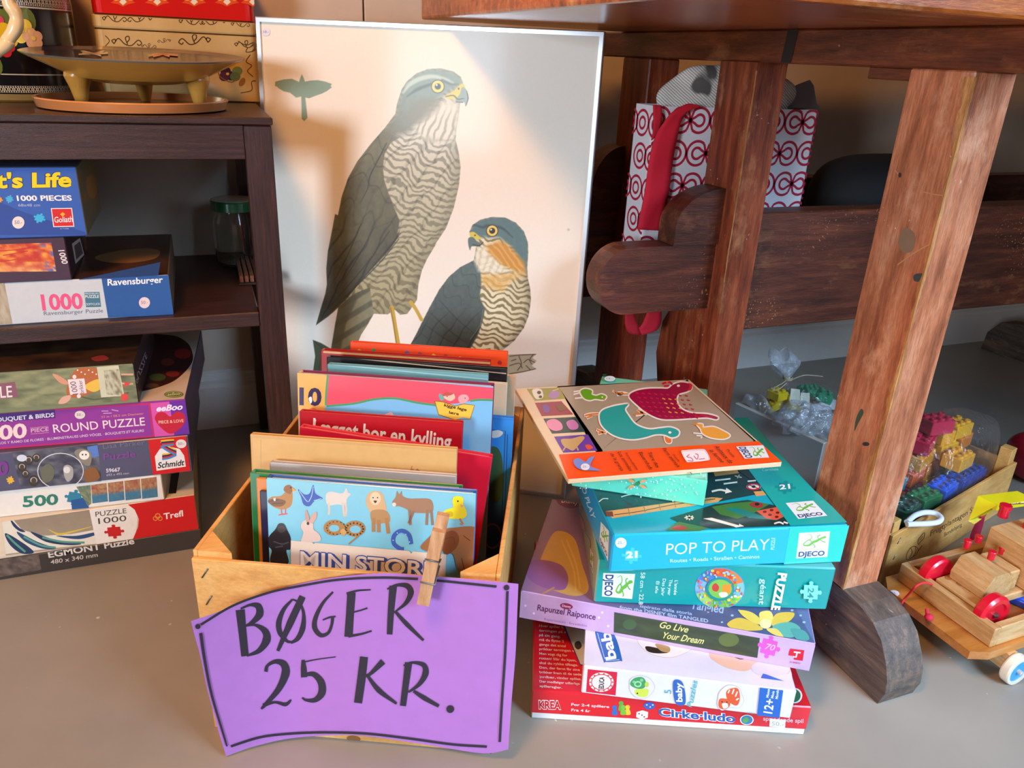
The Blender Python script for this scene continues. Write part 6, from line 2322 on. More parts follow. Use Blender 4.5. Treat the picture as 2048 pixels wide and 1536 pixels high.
    for s, a, b, t in (('Animaux de', (1192, 568), (1282, 668), (1222, 566)), ('la ferme', (1163, 592), (1236, 664), (1190, 590)), ('Puzzle', (1265, 588), (1305, 634), (1280, 587)), ('Farm animals', (890, 582), (978, 692), (912, 580)), ('Puzzle', (950, 618), (985, 660), (962, 617)), ('Tiere des', (803, 604), (856, 694), (826, 602)), ('Bauernhofs', (752, 605), (816, 706), (775, 603)), ('Los animales', (628, 604), (700, 714), (650, 602)), ('de la granja', (585, 612), (650, 714), (606, 610)), ('Rompecabezas', (672, 608), (740, 708), (686, 607))):
        f.text(s, a, b, t, K)
    f.blob([(370, 655), (400, 640), (440, 660), (460, 640), (492, 628), (480, 655), (470, 685), (500, 700), (528, 712), (480, 712), (420, 708), (385, 690)], '7a92d8')
    f.blob([(1000, 600), (1030, 592), (1120, 586), (1145, 595), (1168, 640), (1155, 652), (1050, 662), (1028, 655)], 'ead8dc')
    mb.build('board', M['gloss'], T)
    sticker(f, T, (440, 684), 26, '25.-', 20, '5a6a9a', 'e4e2ea')
    g = Face(MB(), f.O, f.eu, f.ev, f.W, f.H, zA)
    mb = MB()
    g = Face(mb, f.O + f.n * (f.k * f.STEP + 1e-4), f.eu, f.ev, f.W, f.H, zA)
    g.blob([(1006, 602), (1032, 595), (1118, 589), (1142, 598), (1162, 638), (1150, 648), (1052, 657), (1032, 650)], 'f0e6e6')
    g.strokes([[(1050, 612), (1035, 625), (1060, 632), (1070, 650), (1040, 648)], [(1075, 620), (1095, 640), (1100, 615), (1085, 608)], [(1105, 640), (1140, 636)]], 5, 'c85a78')
    o = mb.build('price_label', M['matte'], T)
    o['label'] = 'white rounded price label with pink handwriting'


farm(K6)

# ---------------------------------------------------------------- things on and under the workbench
def lump(mb, c, r, e1=1.0, e2=1.0, amp=.0, seed=0, nu=40, nv=24, freq=3.0, col='ffffff', mat=0, fn=None):
    """superellipsoid with soft dents"""
    rr = np.random.default_rng(seed)
    K = rr.normal(size=(7, 3)) * freq
    ph = rr.random(7) * 6.28

    def sp(v, e):
        return np.sign(v) * np.abs(v) ** e
    P = []
    for j in range(nv + 1):
        b = -math.pi / 2 + math.pi * j / nv
        row = []
        for i in range(nu + 1):
            a = 2 * math.pi * i / nu
            d = np.array([sp(math.cos(b), e1) * sp(math.cos(a), e2), sp(math.cos(b), e1) * sp(math.sin(a), e2), sp(math.sin(b), e1)])
            n = float(np.sum(np.sin(K @ d + ph)) / 7)
            p = np.asarray(c) + d * np.asarray(r) * (1 + amp * n)
            row.append(fn(p, d) if fn else p)
        row[-1] = row[0]
        P.append(row)
    P = np.array(P)
    vs = P[:, :-1].reshape(-1, 3)
    fs = [[j * nu + i, j * nu + (i + 1) % nu, (j + 1) * nu + (i + 1) % nu, (j + 1) * nu + i] for j in range(nv) for i in range(nu)]
    mb.add(vs, fs, lin(col), mat, True)


# red and white bag standing on the tray board
BY = 1.055
bx0, bz = at_y(1310, 215, BY)[0], at_y(1470, 216, BY)[2]
bx1 = at_y(1638, 222, BY)[0]
BG = thing('gift_bag', 'white bag with red looped rings and red handles under the workbench', 'bag', ((bx0 + bx1) / 2, BY + .03, .3895))
mb = MB()
rings = []
for z, ins in ((.390, .004), (.392, .0), (.52, .0), (bz, .0)):
    rings.append([(x, y, z) for x, y in rrect(bx0 + ins, BY + ins, bx1 - ins, BY + .06 - ins, .006, 4)])
n = len(rings[0])
for i in range(3):
    mb.add(rings[i] + rings[i + 1], [[k, (k + 1) % n, n + (k + 1) % n, n + k] for k in range(n)], lin('e6e2e6'))
mb.add(rings[0], [list(range(n))[::-1]], lin('e6e2e6'))
inn = [(x, y, bz) for x, y in rrect(bx0 + .002, BY + .002, bx1 - .002, BY + .058, .005, 4)]
inl = [(x, y, .40) for x, y in rrect(bx0 + .002, BY + .002, bx1 - .002, BY + .058, .005, 4)]
mb.add(rings[3] + inn, [[k, (k + 1) % n, n + (k + 1) % n, n + k] for k in range(n)], lin('e6e2e6'))
mb.add(inn + inl, [[k, (k + 1) % n, n + (k + 1) % n, n + k] for k in range(n)], lin('d6d2d6'))
f = Face(mb, (bx0, BY, .392), (1, 0, 0), (0, 0, 1), bx1 - bx0, bz - .392, zR)


def bulge(P):
    return P


RED = 'b81a3c'


def uvline(pts, w):
    out = []
    P = [np.array(p, float) for p in pts]
    m = len(P)
    L, R_ = [], []
    for i in range(m):
        t = P[min(i + 1, m - 1)] - P[max(i - 1, 0)]
        t /= np.linalg.norm(t) + 1e-12
        nn = np.array([-t[1], t[0]]) * w / 2
        L.append(P[i] + nn)
        R_.append(P[i] - nn)
    return [[L[i], L[i + 1], R_[i + 1], R_[i]] for i in range(m - 1)]


u_ref, v_ref = f.uv((905, 985))
polys = []
for row in range(-1, 8):
    for k in range(-5, 8):
        cx = u_ref + .0700 * (k + .5 * (row % 2))
        cv = v_ref - .0482 * row
        for sg in (-1, 1):
            o = cx + sg * .0163
            for R0, gap in ((.0180, 50), (.0083, 42)):
                ang = [math.radians(gap + (360 - 2 * gap) * q / 22) for q in range(23)]
                arcp = [(o - sg * R0 * math.cos(a), cv + R0 * math.sin(a)) for a in ang]
                polys += uvline(arcp, .0040)
        for R0, gap in ((.0180, 50), (.0083, 42)):
            g = math.radians(gap)
            dx, dy = .0163 - R0 * math.cos(g), R0 * math.sin(g)
            polys += uvline([(cx - dx, cv + dy), (cx + dx, cv - dy)], .0038)
            polys += uvline([(cx - dx, cv - dy), (cx + dx, cv + dy)], .0038)
f.put(polys, RED)
# the same loops wrapped round the side
for side, xx in (('right', bx1), ('left', bx0)):
    g = Face(mb, (xx, BY + (.0 if side == 'right' else .06), .392), (0, 1 if side == 'right' else -1, 0), (0, 0, 1), .06, bz - .392, zR)
    polys = []
    for row in range(0, 6):
        for k in range(0, 4):
            cx, cv = .012 + .0700 * (k + .5 * (row % 2)), bz - .392 - .026 - .0482 * row
            for o in (cx - .0163, cx + .0163):
                for R0 in (.0180, .0083):
                    polys += uvline([(o + R0 * math.cos(a), cv + R0 * math.sin(a)) for a in np.linspace(0, 6.283, 23)], .004)
    g.put(polys, RED)
mb.build('bag_body', M['fabric'], BG)


def ribbon(mb, L, R_, zm, y, col, wob=.0):
    a, b = smooth_open(L, 5), smooth_open(R_, 5)
    P = []
    for i, (p, q) in enumerate(zip(a, b)):
        row = []
        for k in range(5):
            s = k / 4
            pt = zm(p[0] * (1 - s) + q[0] * s, p[1] * (1 - s) + q[1] * s)
            row.append(at_y(pt[0], pt[1], y + wob * math.sin(i * .4 + s * 3)))
        P.append(row)
    mb.sheet(P, col)


mb = MB()
ribbon(mb, [(985, 868), (880, 850), (760, 915), (690, 1000), (630, 1090), (590, 1200), (562, 1350), (540, 1500), (525, 1600), (500, 1730), (470, 1880)],
       [(985, 876), (900, 905), (850, 955), (820, 1020), (800, 1110), (775, 1230), (752, 1380), (733, 1530), (715, 1640), (690, 1770), (665, 1890)], zR, BY - .010, 'd0102c', .0015)
ribbon(mb, [(600, 858), (600, 960), (600, 1060), (585, 1150)], [(668, 862), (668, 960), (655, 1040), (640, 1100)], zR, BY - .0075, 'c00e28', .001)
mb.build('handle', M['fabric'], BG, solid=.0016)
mb = MB()
ribbon(mb, [(340, 850), (330, 960), (330, 1060), (362, 1122), (450, 1135)], [(395, 850), (392, 960), (415, 1040), (440, 1075), (470, 1080)], zQ, BY - .006, 'b00c22', .001)
ribbon(mb, [(520, 850), (492, 960), (462, 1040), (440, 1075), (430, 1080)], [(600, 850), (596, 960), (590, 1050), (550, 1105), (450, 1135)], zQ, BY - .011, 'c00e28', .001)
mb.build('handle', M['fabric'], BG, solid=.0016)

# newspaper bundle and dark paper in the bag
M['news'], nt, b = new_mat('newsprint')
oc = obj_coord(nt)
wv = node(nt, 'ShaderNodeTexWave')
wv.inputs['Scale'].default_value = 95
wv.inputs['Distortion'].default_value = 2.0
wv.inputs['Detail'].default_value = 2
mp = node(nt, 'ShaderNodeMapping')
mp.inputs['Rotation'].default_value = (.3, .9, .5)
nt.links.new(oc, mp.inputs[0])
nt.links.new(mp.outputs[0], wv.inputs['Vector'])
r = ramp(nt, [(.25, lin('9a958e')), (.5, lin('ded7cc'))])
nt.links.new(wv.outputs[0], r.inputs[0])
nb = noise(nt, 14, 2, .5, oc)
rb = ramp(nt, [(.60, (0, 0, 0)), (.64, (1, 1, 1))])
nt.links.new(nb.outputs[0], rb.inputs[0])
nt.links.new(mix(nt, rb.outputs[0], r.outputs[0], lin('57524e')), b.inputs['Base Color'])
b.inputs['Roughness'].default_value = .8
a_ = at_y(1330, 180, 1.085)
b_ = at_y(1590, 170, 1.085)
zt = at_y(1400, 128, 1.085)[2]
mb = MB()
lump(mb, ((a_[0] + b_[0]) / 2, 1.0855, zt - .058), ((b_[0] - a_[0]) / 2, .026, .058), .85, .8, .20, 12, 64, 40, 4.6)
tag(mb.build('newspaper_bundle', M['news']), 'crumpled newspaper-wrapped bundle sticking out of the red and white bag', 'bundle')
mb = MB()
pts = [at_y(*zR(x, y), 1.1125) for x, y in ((1640, 960), (1690, 745), (1790, 690), (1885, 655), (1915, 700), (1940, 850), (1975, 890), (1960, 960))]
mb.prism(pts, (0, .0012, 0), '6e5a58')
tag(mb.build('tissue_paper', M['card']), 'dark mauve tissue paper at the right end of the red and white bag', 'paper')

# black soft bag behind the stretcher
x0, x1 = at_y(1640, 400, 1.14)[0], at_y(1900, 400, 1.14)[0]
zt = at_y(1790, 312, 1.14)[2]
mb = MB()
lump(mb, ((x0 + x1) / 2, 1.145, (.3895 + zt) / 2), ((x1 - x0) / 2, .085, (zt - .3895) / 2), .62, .7, .05, 5, 48, 30, 2.5)
tag(mb.build('soft_bag', plain_mat('black_cloth', (20, 18, 18), .85, 0, .2, 120)), 'black soft bag lying behind the front stretcher', 'bag')

# ---------------------------------------------------------------- clear film
def film_mat(name, tint=(1, 1, 1), gloss=.16, bumps=.7, scale=26):
    m = bpy.data.materials.new(name)
    m.use_nodes = True
    nt = m.node_tree
    nt.nodes.clear()
    out = node(nt, 'ShaderNodeOutputMaterial')
    tr = node(nt, 'ShaderNodeBsdfTransparent')
    tr.inputs[0].default_value = (*tint, 1)
    gl = node(nt, 'ShaderNodeBsdfGlossy')
    gl.inputs['Roughness'].default_value = .14
    df = node(nt, 'ShaderNodeBsdfDiffuse')
    df.inputs[0].default_value = (.85, .88, .92, 1)
    tc = node(nt, 'ShaderNodeTexCoord')
    n1 = node(nt, 'ShaderNodeTexNoise')
    n1.inputs['Scale'].default_value = scale
    n1.inputs['Detail'].default_value = 4
    n1.inputs['Distortion'].default_value = 1.5
    nt.links.new(tc.outputs['Object'], n1.inputs['Vector'])
    bp = node(nt, 'ShaderNodeBump')
    bp.inputs['Strength'].default_value = bumps
    bp.inputs['Distance'].default_value = .02
    nt.links.new(n1.outputs[0], bp.inputs['Height'])
    nt.links.new(bp.outputs[0], gl.inputs['Normal'])
    lw = node(nt, 'ShaderNodeLayerWeight')
    lw.inputs[0].default_value = .25
    nt.links.new(bp.outputs[0], lw.inputs['Normal'])
    ma = node(nt, 'ShaderNodeMath', operation='MULTIPLY_ADD')
    nt.links.new(lw.outputs['Facing'], ma.inputs[0])
    ma.inputs[1].default_value = .35
    ma.inputs[2].default_value = gloss
    mx0 = node(nt, 'ShaderNodeMixShader')
    mx0.inputs[0].default_value = .12 if gloss < .1 else .45
    nt.links.new(gl.outputs[0], mx0.inputs[1])
    nt.links.new(df.outputs[0], mx0.inputs[2])
    mx = node(nt, 'ShaderNodeMixShader')
    nt.links.new(ma.outputs[0], mx.inputs[0])
    nt.links.new(tr.outputs[0], mx.inputs[1])
    nt.links.new(mx0.outputs[0], mx.inputs[2])
    nt.links.new(mx.outputs[0], out.inputs[0])
    return m


M['film'] = film_mat('clear_plastic_film', (.985, .99, 1), .045)
M['film2'] = film_mat('crinkled_plastic_film', (.96, .975, 1), .28, 1.0, 40)

# ---------------------------------------------------------------- building bricks
def brick(x, y, z, yaw, col, nx, ny, label, group, tilt=(0, 0), h=.019):
    """toy brick with studs; x, y, z = centre of its underside; 16 mm per stud"""
    p = .0165
    R = Matrix.Rotation(math.radians(yaw), 3, 'Z') @ Matrix.Rotation(math.radians(tilt[0]), 3, 'X') @ Matrix.Rotation(math.radians(tilt[1]), 3, 'Y')
    ex, ey, ez = (np.array(R @ Vector(v)) for v in ((1, 0, 0), (0, 1, 0), (0, 0, 1)))
    c = np.array([x, y, z])
    mb = MB()
    w, d = nx * p - .0004, ny * p - .0004
    mb.box(c - ex * w / 2 - ey * d / 2, ex, ey, ez, w, d, h, col, .001)
    for i in range(nx):
        for j in range(ny):
            o = c + ex * (i - (nx - 1) / 2) * p + ey * (j - (ny - 1) / 2) * p + ez * (h - .0003)
            mb.lathe([(.0050, 0), (.0050, .0040), (.0046, .0045), (.0032, .0045), (.0030, .003)], o, 14, col, ez)
    return tag(mb.build('building_brick', M['plastic']), label, 'toy brick', group)


def at_pz(px, py, z):
    return at_z(px, py, z)


# bricks in the tied bag behind the leg
G1 = 'building bricks in the tied clear bag'
for px, py, z, yaw, col, nx, ny, lab, tl in (
        (1545, 815, .012, 20, 'e8c81c', 4, 2, 'yellow building brick lowest at the left of the tied bag', (0, 0)),
        (1553, 797, .040, 12, 'f0d020', 2, 2, 'yellow building brick on the other yellow one in the tied bag', (0, 0)),
        (1585, 812, .024, -30, 'ecca1c', 2, 2, 'small tilted yellow building brick in the middle of the tied bag', (18, 10)),
        (1618, 790, .020, 10, '2a9a6a', 4, 2, 'green building brick at the back of the tied bag', (0, 8)),
        (1645, 800, .044, 50, '36a878', 2, 2, 'green building brick high on the right in the tied bag', (14, 0)),
        (1640, 815, .006, -10, 'e0e0e4', 4, 2, 'white building brick at the foot of the tied bag', (0, 0))):
    p = at_z(px, py, z)
    brick(p[0], p[1], max(z, .003), yaw, col, nx, ny, lab, G1, tl)
c1 = at_z(1598, 815, .05)
k1 = at_z(1575, 758, .125)
T = thing('plastic_bag', 'clear plastic bag of yellow and green bricks tied with string', 'bag', (c1[0], c1[1], .001))
mb = MB()


def neck(p, d):
    t = max(0.0, d[2])
    q = p.copy()
    k = t ** 3
    q[0] = p[0] * (1 - k) + k1[0] * k
    q[1] = p[1] * (1 - k) + k1[1] * k
    return q


lump(mb, (c1[0], c1[1], .0625), (.088, .075, .0615), .8, .85, .10, 21, 56, 36, 4.0, fn=neck)
mb.build('bag_film', M['film'], T)
mb = MB()
tp = at_z(1560, 705, .175)
P = []
for j in range(13):
    t = j / 12
    c = k1 * (1 - t) + (tp + np.array([.0, 0, 0])) * t
    rr_ = .007 + .030 * math.sin(min(1, t * 1.25) * math.pi / 2) * (1 - .45 * max(0, t - .6) / .4)
    row = [c + np.array([rr_ * (1 + .25 * math.sin(3 * a + t * 5)) * math.cos(a), rr_ * .6 * math.sin(a), .014 * t * math.sin(2 * a + 1)]) for a in np.linspace(0, 2 * math.pi, 25)]
    P.append(row)
mb.sheet(P)
mb.build('bag_neck', M['film2'], T)
mb = MB()
for q in range(3):
    mb.tube([k1 + np.array([.009 * math.cos(a), .009 * math.sin(a), .002 * q]) for a in np.linspace(0, 6.283, 20)], .0012, 6, 'b8a888')
a1 = [k1 + np.array(v) for v in ((-.008, -.005, .0), (-.022, -.012, -.002), (-.040, -.014, -.008), (-.044, -.012, -.015), (-.030, -.014, -.014), (-.010, -.010, -.004))]
mb.tube(smooth_open(a1, 6), .0011, 6, 'c0b090')
a1 = [k1 + np.array(v) for v in ((.006, -.008, .002), (.03, -.012, .010), (.06, -.012, .006), (.085, -.008, .000))]
mb.tube(smooth_open(a1, 6), .0011, 6, 'c0b090')
mb.build('string', M['matte'], T)
mb = MB()
for sx, dz in ((-.006, 0), (.022, .012)):
    p0 = k1 + np.array([sx, -.022, -.012 - dz])
    mb.prism([p0, p0 + np.array([-.008, -.012, -.026]), p0 + np.array([.018, -.014, -.030]), p0 + np.array([.022, -.002, -.004])], (0, .0006, .0004), 'cfc8b4')
mb.build('paper_tag', M['matte'], T)

# grey slab wrapped in film, standing on edge behind the pile
TL_, TR_ = at_z(1470, 806, .115), at_z(1648, 887, .115)
dv = TR_ - TL_
dv[2] = 0
Lb = float(np.linalg.norm(dv))
dv /= Lb
nv_ = np.array([-dv[1], dv[0], 0])
T = thing('wrapped_board', 'flat grey board game box in clear film standing on edge behind the puzzle pile', 'box', (TL_ + TR_) / 2 * np.array([1, 1, 0]))
mb = MB()
mb.box((TL_[0], TL_[1], .0006), dv, nv_, (0, 0, 1), Lb, .011, .1145, {'all': 'a09a92', 'front': 'bcc4c4', 'top': 'd0c0b0', 'right': 'b89a8a'}, .0012)
mb.build('board', M['gloss'], T)
mb = MB()
rr_ = np.random.default_rng(5)
P = []
for j in range(22):
    t = j / 21
    row = []
    for i in range(44):
        s = i / 43
        base = np.array([TL_[0], TL_[1], .1165]) + dv * (Lb * (.05 + .97 * s)) + nv_ * .005
        w = .05 * t
        row.append(base + nv_ * (w * (.55 + .4 * math.sin(5 * s + 1))) + np.array([0, 0, .026 * math.sin(math.pi * min(1, t * 1.1)) * (.55 + .45 * math.sin(7 * s + 2 * t)) - .024 * t ** 2 + .004 * math.sin(23 * s + 9 * t)]))
    P.append(row)
mb.sheet(P)
fc = at_z(1612, 838, .128)
lump(mb, fc, (.050, .040, .024), .9, .9, .55, 17, 44, 28, 5.5)
mb.build('film', M['film2'], T)

# ---------------------------------------------------------------- second wooden crate with bags of bricks
C2L, C2R = at_z(1787, 1073, .10), at_z(2035, 925, .10)
ang2 = math.atan2(C2R[1] - C2L[1], C2R[0] - C2L[0])
w2 = float(np.hypot(C2R[0] - C2L[0], C2R[1] - C2L[1]))
CC = Crate((C2L[0], C2L[1], .0), ang2, w2, .130, .10)
T2 = thing('wooden_crate', 'low wooden fruit crate holding bags of coloured bricks, right of the leg', 'crate', CC.pt(w2 / 2, .055, 0))


def c2(x0, y0, z0, x1, y1, z1, name):
    m_ = MB()
    m_.box(CC.pt(x0, y0, z0), CC.ex, CC.ey, CC.ez, x1 - x0, y1 - y0, z1 - z0, 'ffffff', .0008)
    return m_.build(name, M['crate'], T2)


m_ = MB()
m_.box(CC.pt(0, 0, .0005), CC.ex, CC.ey, CC.ez, w2, .005, .0995, 'ffffff', .0008)
f = Face(m_, CC.O, CC.ex, CC.ez, w2, .1, zW, 1)
f.text('Frugtplantagen Strøget', (800, 750), (1560, 310), (790, 680), '4a3a26', .0, None, .03, .25)
f.text('Bondebjerg', (985, 755), (1225, 610), (978, 700), '5a4a30', .0, None, .03, .25)
f.strokes([[(480, 1050), (490, 980), (540, 900), (600, 880), (640, 920), (620, 980), (560, 1030), (500, 1060), (480, 1050)], [(540, 900), (560, 960), (520, 1040)], [(600, 880), (610, 950), (570, 1020)], [(640, 860), (640, 800), (680, 740), (720, 700), (720, 760), (680, 810), (640, 860)], [(660, 800), (700, 750)], [(640, 940), (680, 890), (690, 870)]], 8, '4a3a26')
m_.build('front_panel', [M['crate'], M['card']], T2)
c2(0, .125, .0005, w2, .130, .10, 'back_panel')
c2(0, .0052, .0005, .005, .1248, .10, 'side_panel')
c2(w2 - .005, .0052, .0005, w2, .1248, .10, 'side_panel')
c2(.0052, .0052, .002, w2 - .0052, .1248, .006, 'bottom_board')
for x, y in ((.0052, .0052), (w2 - .0252, .0052), (.0052, .1048), (w2 - .0252, .1048)):
    c2(x, y, .0065, x + .02, y + .02, .128 if x > .1 else .118, 'corner_post')
for a, b in (((365, 850), (410, 770)), ((308, 1058), (345, 985))):
    mb = MB()
    p, q = (on_plane(*zW(*t), CC.pt(0, -.0006, 0), CC.ey) for t in (a, b))
    mb.tube([p + CC.ey * .002, p, q, q + CC.ey * .002], .0007, 6)
    mb.build('staple', M['staple'], T2)
mb = MB()
hp = [at_z(*zW(x, y), .112) for x, y in ((490, 560), (600, 470), (740, 430), (880, 450), (945, 510), (900, 560), (760, 580), (600, 585), (490, 590))]
mb.tube(smooth_open(hp, 6), .0042, 10, 'e2e0e4')
mb.build('rope_handle', M['fabric'], T2)

G2 = 'building bricks in the clear bag inside the low crate'
C2A = math.degrees(ang2)
for lx, ly, z, yaw, col, nx, ny, h, lab in (
        (.080, .034, .0065, 0, '2c4a9a', 3, 2, .066, 'indigo tall brick nearest the leg at the front of the low crate'),
        (.135, .034, .0065, 0, '24489a', 3, 2, .066, 'navy tall brick low at the front of the crate bag'),
        (.190, .034, .0065, 0, '1f8a4e', 3, 2, .066, 'green tall brick low at the front of the crate bag'),
        (.245, .034, .0065, 0, '1a6ad8', 3, 2, .066, 'blue tall brick low at the front of the crate bag'),
        (.300, .034, .0065, 0, '24489a', 3, 2, .066, 'navy tall brick low at the right front of the crate bag'),
        (.355, .034, .0065, 0, 'f08a28', 3, 2, .066, 'orange tall brick low at the right end of the crate bag'),
        (.110, .094, .0065, 0, '2a8aa8', 3, 2, .066, 'teal tall brick at the back beside the leg in the crate'),
        (.170, .094, .0065, 0, 'f06a1c', 3, 2, .066, 'deep orange tall brick at the back of the crate bag'),
        (.230, .094, .0065, 0, 'c22444', 3, 2, .066, 'crimson tall brick at the back of the crate bag'),
        (.290, .094, .0065, 0, 'f2a41a', 3, 2, .066, 'amber tall brick at the back of the crate bag'),
        (.350, .094, .0065, 0, '9ac44a', 3, 2, .066, 'lime tall brick at the back right of the crate bag'),
        (.100, .036, .0778, 6, '2a5a4a', 3, 2, .024, 'dark bottle-green brick by the leg in the crate bag'),
        (.162, .036, .0778, -5, '14884c', 3, 2, .024, 'dark green brick at the front of the crate bag'),
        (.222, .036, .0778, 4, '1464e0', 3, 2, .024, 'bright blue brick at the front of the crate bag'),
        (.300, .034, .0778, 0, '1e44a0', 5, 2, .024, 'long navy blue brick along the crate front'),
        (.165, .096, .0778, -4, '2a8aa8', 3, 2, .024, 'teal brick at the left edge of the crate bag'),
        (.228, .094, .0778, 3, 'f4601a', 3, 2, .024, 'deep orange brick at the left of the crate bag'),
        (.290, .096, .0778, -3, 'f58a24', 3, 2, .024, 'orange brick in the middle of the crate bag'),
        (.352, .094, .0778, 5, '9ac832', 3, 2, .024, 'lime green brick at the right of the crate bag'),
        (.240, .092, .1071, 8, 'f8a010', 4, 2, .024, 'long amber brick across the middle of the crate bag'),
        (.315, .090, .1071, -7, 'fcb81a', 3, 2, .024, 'yellow-orange brick high on the right of the crate bag'),
        (.292, .050, .1071, 0, 'fbb018', 3, 2, .024, 'yellow-orange brick above the long navy brick'),
        (.236, .090, .1364, 14, 'd42046', 3, 2, .024, 'crimson brick at the upper left of the crate bag'),
        (.298, .090, .1364, -10, 'fcae1c', 2, 2, .024, 'small light orange brick near the top of the crate bag'),
        (.375, .090, .1071, 3, 'f58a24', 3, 2, .024, 'orange brick above the lime green one in the crate bag'),
        (.350, .088, .1364, -6, 'fcb81a', 3, 2, .024, 'yellow-orange brick at the upper right of the crate bag'),
        (.262, .088, .1657, -18, 'd82a4c', 3, 2, .024, 'crimson brick uppermost in the crate bag')):
    p = CC.pt(lx, ly, 0)
    brick(p[0], p[1], z, C2A + yaw, col, nx, ny, lab.replace('brick', 'building brick', 1), G2, (0, 0), h)
pc = CC.pt(.235, .065, 0)
T = thing('plastic_bag', 'clear plastic bag of many coloured bricks inside the low wooden crate', 'bag', (pc[0], pc[1], .007))
mb = MB()
a2 = np.array([CC.ex, CC.ey, CC.ez])


def turn(p, d):
    v = p - np.array([pc[0], pc[1], .107])
    return np.array([pc[0], pc[1], .107]) + CC.ex * v[0] + CC.ey * v[1] + CC.ez * v[2]


lump(mb, (pc[0], pc[1], .107), (.176, .058, .100), .75, .75, .08, 31, 60, 36, 3.6, fn=turn)
mb.build('bag_film', M['film'], T)

# scrap toys glimpsed behind the leg and at the frame edge
p = at_z(1772, 1150, .03)
mb = MB()
mb.box((p[0] - .012, p[1] + .004, .001), CC.ex, CC.ey, CC.ez, .020, .02, .035, 'd8b020', .002)
tag(mb.build('toy_block', M['paint']), 'yellow toy block half hidden behind the workbench leg', 'toy block')
mb = MB()
mb.box((p[0] - .012, p[1] + .004, .0363), CC.ex, CC.ey, CC.ez, .020, .02, .045, 'b81a28', .002)
tag(mb.build('toy_block', M['paint']), 'red toy block on the yellow one behind the workbench leg', 'toy block')

# ---------------------------------------------------------------- wooden pull-along wagon
M['beech'] = wood_mat('beech_toy_wood', (196, 146, 90), (218, 170, 112), (232, 190, 138), 'x', 16, 9, .4, .16, bmp=.12, coat=.2)
M['beech_y'] = wood_mat('beech_toy_wood_cross', (190, 140, 84), (216, 168, 110), (232, 190, 138), 'y', 16, 9, .4, .16, bmp=.12, coat=.2)
M['deck'] = wood_mat('varnished_ply', (170, 96, 34), (198, 122, 50), (214, 142, 70), 'x', 9, 8, .3, .12, bmp=.1, coat=.4)
WZ = .0405
wl = at_z(1775, 1178, WZ + .012)
wr = at_z(1940, 1303, WZ + .012)
wey = wl - wr
wey[2] = 0
wey /= np.linalg.norm(wey)
wex = np.array([wey[1], -wey[0], 0])
WW = float(np.dot(wl - wr, wey)) + .012
WO_ = np.array([wr[0], wr[1], 0])
LW = .40


def wp(x, y, z):
    return WO_ + wex * x + wey * y + np.array([0, 0, z])


WG = thing('toy_wagon', 'wooden pull-along toy wagon with blue-hubbed wheels at the right edge', 'toy wagon', wp(.15, WW / 2, 0))
mb = MB()
ch = .028
out = [(0, 0), (.024, -.010), (LW, -.010), (LW, WW + .010), (.020, WW + .010), (0, WW - .012)]
mb.prism([wp(x, y, WZ) for x, y in out][::-1], (0, 0, .012))
mb.build('deck', M['deck'], WG)
rx0 = .030
for (x0, y0, x1, y1, mat) in ((rx0, -.004, rx0 + .011, WW, 'beech_y'), (rx0 + .0112, -.004, LW - .01, .007, 'beech'), (rx0 + .0112, WW - .011, LW - .01, WW, 'beech')):
    mb = MB()
    mb.box(wp(x0, y0, WZ + .0122), wex, wey, (0, 0, 1), x1 - x0, y1 - y0, .029, 'ffffff', .0012)
    mb.build('rim', M[mat], WG)
wq = at_z(2019, 1309, .0215) - WO_
WX0, WY0 = .068, -.021
print('WHEEL', WX0, WY0, WW)
for wx in (WX0, LW - .07):
    for wy, sg in ((WY0, -1), (WW - .012 - WY0, 1)):
        mb = MB()
        c = wp(wx, wy, .0215)
        ax_ = wey * sg
        mb.lathe([(.0, -.006), (.0205, -.006), (.0213, -.004), (.0213, .004), (.0205, .006), (.0165, .0062), (.0158, .0045), (.0, .0045)], c, 40, ['d8d0c0', 'e6ddca', 'e6ddca', 'e6ddca', 'd8ceb8', 'c8bca4', '2a94d8'], ax_)
        mb.lathe([(.0032, .0045), (.0032, .009), (.0, .010)], c, 14, 'b8b4ac', ax_)
        mb.build('wheel', M['paint'], WG)
for wx in (WX0, LW - .07):
    mb = MB()
    mb.box(wp(wx - .008, WY0 + .007, .0135), wex, wey, (0, 0, 1), .016, WW - .026 - 2 * WY0, .0268, 'ffffff', .001)
    mb.build('axle_block', M['beech_y'], WG)
mb = MB()
rp = [at_z(*zV(x, y), z) for x, y, z in ((860, 370, WZ + .03), (800, 315, WZ + .044), (700, 305, WZ + .045), (610, 350, WZ + .044), (540, 430, WZ + .030), (450, 530, WZ + .0142), (420, 585, WZ + .0142))]
mb.tube(smooth_open(rp, 6), .0016, 8, 'd02a34')
kn = at_z(*zV(775, 780), WZ + .016)
lump(mb, kn + np.array([0, 0, .002]), (.0055, .0055, .005), 1, 1, .2, 3, 14, 10, 3, 'c81e3c')
mb.tube([kn, kn + np.array([.004, .009, .008])], [.0035, .0022], 8, 'c81e3c')
mb.build('pull_string', M['fabric'], WG)
mb = MB()
f = Face(mb, wp(0, 0, WZ + .0121), wex, wey, LW, WW, zV)
f.ell((325, 442), 66, 40, 'e4dce4', .2)
f.text('25.-', (285, 450), (365, 462), (288, 425), '6a5a9a')
o = mb.build('price_sticker', M['matte'], WG)
o['label'] = 'round white price sticker'

